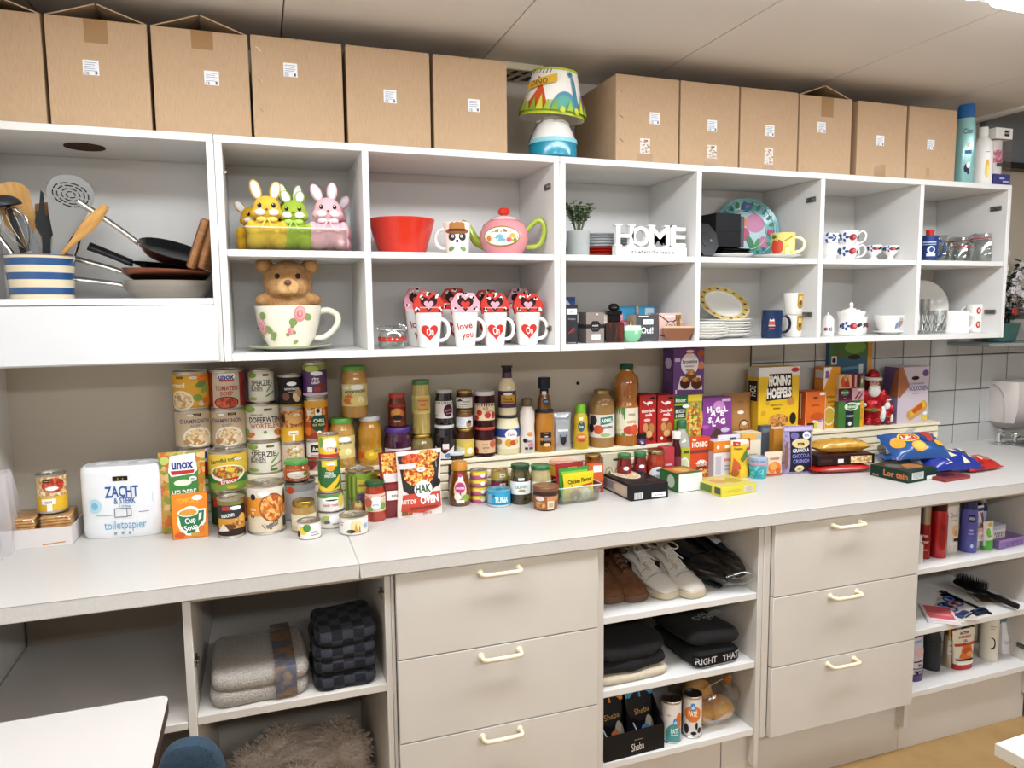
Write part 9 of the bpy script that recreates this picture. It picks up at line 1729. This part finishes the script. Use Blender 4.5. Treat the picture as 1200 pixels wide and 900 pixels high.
vessel(D[:2]+(LZ,)+D[3:],'slim gold hairspray can with a gold cap',[(0,0),(.98,0),(1,.01),(1,.68),(.92,.71),(0,.71)],mat('#b0a08a',.3,.5),[('cap',[(.93,.71),(.95,.72),(.93,.97),(.8,1),(0,1)],metal('#b58a4a',.3))],[('R',-.3,.4,.9,.9,'#c9bfb0'),('R',0,.7,.7,.74,'#a85a54'),('E',.7,.25,.3,.16,'#7a5a3a'),('R',.0,.5,.6,.53,'#8a7a6a')],None,(.05,.68),1.4,name='spray_can')
tube_pack((lambda b: (b[0],b[1],LZ,b[3],b[4],-2))((2.3055,0.06,0.1855,0.1017,0.1416,0)),'white and red warming gel tube standing on its red cap','#dcd6c6','#b01c1a',[('T',.0,.90,.075,'ACTIVE','#2a2a2a',1.05,0,.02),('T',.0,.79,.075,'WARMING','#c4502a',1.45,0,.02),('T',.0,.68,.07,'GEL','#2a2a2a',.55,0,.02),('R',-.95,.54,.95,.62,'#c43a20'),('P',[(-.7,.2),(-.3,.55),(.5,.55),(.75,.3),(.3,.12)],'#d9702a'),('E',.1,.4,.4,.1,'#c4541c'),('E',.3,.3,.35,.07,'#e39a5a'),('R',-.95,.12,.75,.17,'#2a1c18'),('R',-.9,.0,.9,.1,'#e3ddd0')],th=.035,z=LZ)
D = (2.4523,0.0926,0.1714,0.0295,0.1956)
vessel(D[:2]+(LZ,)+D[3:],'white shampoo bottle with a black curved letter',[(0,0),(.96,0),(1,.02),(1,.76),(.85,.92),(.55,.995),(0,1)],mat('#d9d3c4',.3),[('seam',[(1.004,.80),(1.004,.806),(.99,.81)],'#b9b3a6')],[('E',.35,.36,.42,.16,'#22201e'),('E',.28,.37,.32,.125,'#d9d3c4'),('R',-.3,.2,.2,.55,'#d9d3c4'),('R',.1,.80,.7,.82,'#8a847a'),('R',.1,.74,.6,.755,'#8a847a')],None,(.08,.8),1.3,sx=.75)
for k,(u,yy,lab) in enumerate(((1092,.26,'white spray can at the back left of the lower shelf'),(1106,.24,'white spray can behind the gold can'),(1122,.25,'white spray can behind the gel tube, left one'),(1132,.26,'white spray can behind the gel tube, right one'),(1142,.20,'cream bottle behind the white shampoo bottle'))):
    x,y = ((2.3822,0.26,0.123)[:2],(2.4238,0.24,0.1253)[:2],(2.5063,0.25,0.1231)[:2],(2.5645,0.26,0.1082)[:2],(2.5304,0.2,0.1597)[:2])[k]
    vessel((x,yy+.02,LZ,.0185,.178),lab,[(0,0),(1,0),(1,.80),(.85,.88),(.8,1.0),(0,1)],mat('#cdc6b9' if k < 4 else '#d3c9a8',.4),[('base_ring',[(1.03,.0),(1.03,.03),(1.0,.035)],'#8f8a82')],[('R',-.2,.3,.5,.34,'#3a3634'),('R',-.2,.6,.5,.63,'#3a3634')],None,(.1,.9),1.2,name='spray_can' if k < 4 else 'bottle')
x,y = (2.5688,0.12,0.1505)[:2]
t = thing('cotton_bag','white drawstring-topped plastic bag of cotton with a blue top','bag',(x,y,LZ),-.1)
cot = noisy('cotton',['#cfcccc','#dedbdb'],30,.8,bump=.3)
mb = MB(); mb.grid(lambda u,v: ((.048-.012*v+.004*math.sin(5*u*6.28))*math.cos(u*6.283),(.036-.022*v+.003*math.sin(7*u*6.28))*math.sin(u*6.283),.115*v+.001),26,10,cot); mb.ell((0,0,.045),(.040,.03,.043),cot); mb.build('bag',t)
mb = MB(); mb.grid(lambda u,v: ((.036+.006*v+.003*math.sin(4*u*6.28))*math.cos(u*6.283),(.014+.008*v)*math.sin(u*6.283),.112+.045*v+.004*math.sin(u*20)),26,4,frosted('blue_film','#5f97a6',.8)); mb.build('blue_top',t,solid=.0008)
mb = MB(); mb.box(-.03,-.034,.045,.03,-.033,.049,'#c9a9ac'); mb.build('pink_band',t)
# ================================================================ table, chair, dispenser, sink, plant
tt = mat('#cbc7c3',.45)
def table(label,poly,z,edge,th=.026,group=None,leg=None,legs=()):
    cx_ = sum(p[0] for p in poly)/len(poly); cy_ = sum(p[1] for p in poly)/len(poly)
    t = thing('table',label,'table',(cx_,cy_,0),0,group); P = [(a-cx_,b-cy_) for a,b in poly]
    mb = MB(); mb.prism(P,z-th,z-.0008,edge,axis='z'); mb.prism([(a*.996,b*.996) for a,b in P],z-.0012,z,tt,axis='z'); mb.build('table_top',t)
    for lx_,ly_ in legs:
        mb = MB(); mb.box(lx_-cx_-.02,ly_-cy_-.02,0,lx_-cx_+.02,ly_-cy_+.02,z-th,leg,.003); mb.build('leg',t)
    return t
def corner(x,y,sx,sy,r=.018,n=5): return [(x-sx*r+sx*r*math.cos(a),y-sy*r+sy*r*math.sin(a)) for a in ([math.pi/2*k/n for k in range(n+1)] if sx*sy > 0 else [math.pi/2*(n-k)/n for k in range(n+1)])]
E1 = (-0.2028,-0.1956,0.74); E2 = (-0.1934,-0.4225,0.74)
X1,Y1 = E1[0]+.002,E1[1]
table('white table with a dark brown edge at the lower left',[(-.645,Y1),]+corner(X1,Y1,1,1)[::-1]+[(X1+.0,-1.35),(-.645,-1.35)],.74,mat('#4a3026',.5),leg=mat('#3a2a24',.5),legs=((X1-.05,Y1-.05),(-.6,Y1-.05),(X1-.05,-1.3),(-.6,-1.3)))
q = (1.1798,-0.8744,0.74); q2 = (1.2568,-0.8699,0.74)
table('white table corner at the lower right',[(q[0],q[1]),(q[0]+.12,q[1]+.006),(1.9,q[1]+.02),(1.9,-1.5),(q[0]+.045,-1.5)],.74,mat('#c9c2b4',.5),.022,leg=mat('#1c1c1e',.4),legs=((q[0]+.04,q[1]-.04),(1.86,q[1]-.05),(1.86,-1.45),(q[0]+.09,-1.45)))
# chair with a blue fabric back
cxy = (-0.1258,-0.5783,0.8)
t = thing('chair','chair with a dark blue fabric back beside the left table','chair',(cxy[0]+.0,cxy[1]-.02,0),math.radians(-6))
bf = noisy('blue_fabric',['#223a4e','#2a4458','#1f3446'],120,.9,bump=.4,bscale=600)
zt2 = .845
mb = MB(); rings = []
for k,(yy,e) in enumerate(((-.022,.9),(-.015,1),(.0,1.02),(.012,1),(.020,.9))):
    rings.append([(e*.052*math.copysign(abs(math.cos(a))**.75,math.cos(a)),yy+.01*math.cos(a)**2,.735+(e*.13)*math.copysign(abs(math.sin(a))**.7,math.sin(a))) for a in [2*math.pi*i/28 for i in range(28)]])
mb.loft(rings,bf); mb.build('backrest',t,subsurf=1)
mb = MB(); mb.tube([(0,.03,.62),(0,.035,.5),(0,.02,.44),(0,-.12,.43)],.014,mat('#1c1c1e',.4),10); mb.build('back_support',t)
mb = MB(); mb.box(-.2,-.42,.44,.2,-.02,.48,bf,.02); mb.build('seat',t)
mb = MB(); mb.tube([(0,-.22,.44),(0,-.22,.10)],.025,mat('#1c1c1e',.4),12); mb.build('column',t)
for k in range(5):
    a = 2*math.pi*k/5; mb = MB(); mb.tube([(0,-.22,.11),(.22*math.cos(a),-.22+.22*math.sin(a),.05)],.016,mat('#1c1c1e',.4),8); mb.ell((.22*math.cos(a),-.22+.22*math.sin(a),.026),(.022,.022,.025),'#1a1a1a',10,8); mb.build('leg',t)
# towel dispenser on the tiles
t = thing('towel_dispenser','white wall-mounted paper towel dispenser at the right edge','dispenser',(3.17,.594,0),0)
wd = mat('#cfc6c2',.35,coat=.2)
mb = MB(); mb.loft([[(sx*w_,yy,zz) for sx,yy in ((-1,0),(-1,-d_*.75),(-.85,-d_),(.85,-d_),(1,-d_*.75),(1,0))] for w_,d_,zz in ((.085,.06,.955),(.125,.10,.985),(.135,.12,1.05),(.135,.12,1.13),(.13,.112,1.165))],wd); mb.build('housing',t)
mb = MB(); mb.tube([(-.1352,-.02,1.15),(-.1355,-.06,1.12),(-.135,-.075,1.05),(-.128,-.07,.98)],.0015,'#a9a09c',5); mb.build('cover_seam',t)
# sink rim, tap
sk = thing('sink','stainless sink rim at the back right of the worktop','sink',(3.17,.38,.9003),0)
mb = MB(); st_ = metal('#b3b5b8',.3)
for b in ((-.16,-.10,0,.35,-.075,.006),(-.16,.10,0,.35,.125,.006),(-.16,-.075,0,-.135,.10,.006)): mb.box(*b,st_,.002)
mb.box(-.135,-.075,.0,.34,.10,.0015,mat('#8f9296',.35,.9)); mb.build('rim',sk)
tp = thing('tap','chrome tap with a round knob at the back of the worktop','tap',((2.9835,0.5,0.808)[0],.50,.9012),0)
mb = MB(); mb.lathe([(0,0),(.020,0),(.020,.006),(.012,.010),(.012,.05),(0,.052)],CHROME,16); mb.build('base',tp)
mb = MB(); mb.tube([(0,0,.045),(-.01,-.01,.06),(-.045,-.05,.062),(-.055,-.062,.052)],.008,CHROME,10); mb.build('spout',tp)
mb = MB(); mb.lathe([(0,0),(.016,0),(.019,.010),(.016,.02),(0,.022)],CHROME,14,Matrix.Translation((.10,.0,.022))); mb.lathe([(.008,-.022),(.008,.0)],CHROME,10,Matrix.Translation((.10,.0,.022))); mb.build('knob',tp)
# hanging artificial plant with white blossom behind the cupboard's right end
t = thing('hanging_plant','artificial plant with white blossom on a wall shelf past the cupboard end','plant',(2.90,.50,1.34),0)
mb = MB(); mb.box(-.13,-.10,-.012,.5,.097,0,mat('#8f9894',.5),.002); mb.build('glass_ledge',t)
mb = MB(); mb.lathe([(0,.0),(.05,0),(.06,.004),(.075,.08),(.07,.08),(0,.07)],noisy('teal_pot',['#2f5a56','#3c6a64'],12,.4),24,Matrix.Translation((.05,0,0))); mb.build('pot',t)
rnd = random.Random(12); lm = [mat('#1f3d2c',.6),mat('#2a4d36',.6),mat('#173025',.6),mat('#35574a',.6)]; pm = [mat('#d3cfd0',.7),mat('#bdb9be',.7)]
for k in range(26):
    a = rnd.uniform(0,6.28); tip = Vector((.05+rnd.uniform(-.16,.22),rnd.uniform(-.10,.06),rnd.uniform(.10,.36))); base_ = Vector((.05+.03*math.cos(a),.03*math.sin(a),.07))
    mid = base_.lerp(tip,.55)+Vector((0,0,.05)); mb = MB(); mb.tube([base_,mid,tip],.0016,lm[0],5); s_ = mb.build('stem',t)
    mb = MB()
    for q in range(12):
        f_ = .15+.85*q/11; p = base_.lerp(mid,f_*2) if f_ < .5 else mid.lerp(tip,f_*2-1); th = rnd.uniform(0,6.28); dd = Vector((math.cos(th),math.sin(th),rnd.uniform(-.4,.6))).normalized()*rnd.uniform(.03,.045); sd = dd.cross(Vector((0,0,1))).normalized()*.013
        mb.add([p,p+dd*.5+sd,p+dd,p+dd*.5-sd],[(0,1,2,3)],lm[rnd.randrange(4)],False)
    mb.build('leaf',s_)
    if k % 2 == 0:
        mb = MB()
        for q in range(8):
            p = mid.lerp(tip,q/7)+Vector((rnd.uniform(-.02,.02),rnd.uniform(-.03,.0),rnd.uniform(-.015,.015)))
            for j in range(5):
                aa = 2*math.pi*j/5; mb.ell((p.x+.009*math.cos(aa),p.y-.004,p.z+.009*math.sin(aa)),(.007,.003,.007),pm[q % 2],8,5)
        mb.build('blossom',s_)
for k in range(4):
    p = (-.05+.07*k,-.085,.11+.02*(k % 2)); mb = MB()
    for j in range(5): a = 2*math.pi*j/5; mb.ell((p[0]+.01*math.cos(a),p[1],p[2]+.01*math.sin(a)),(.009,.004,.008),'#a83238',8,5)
    mb.build('red_blossom',t)
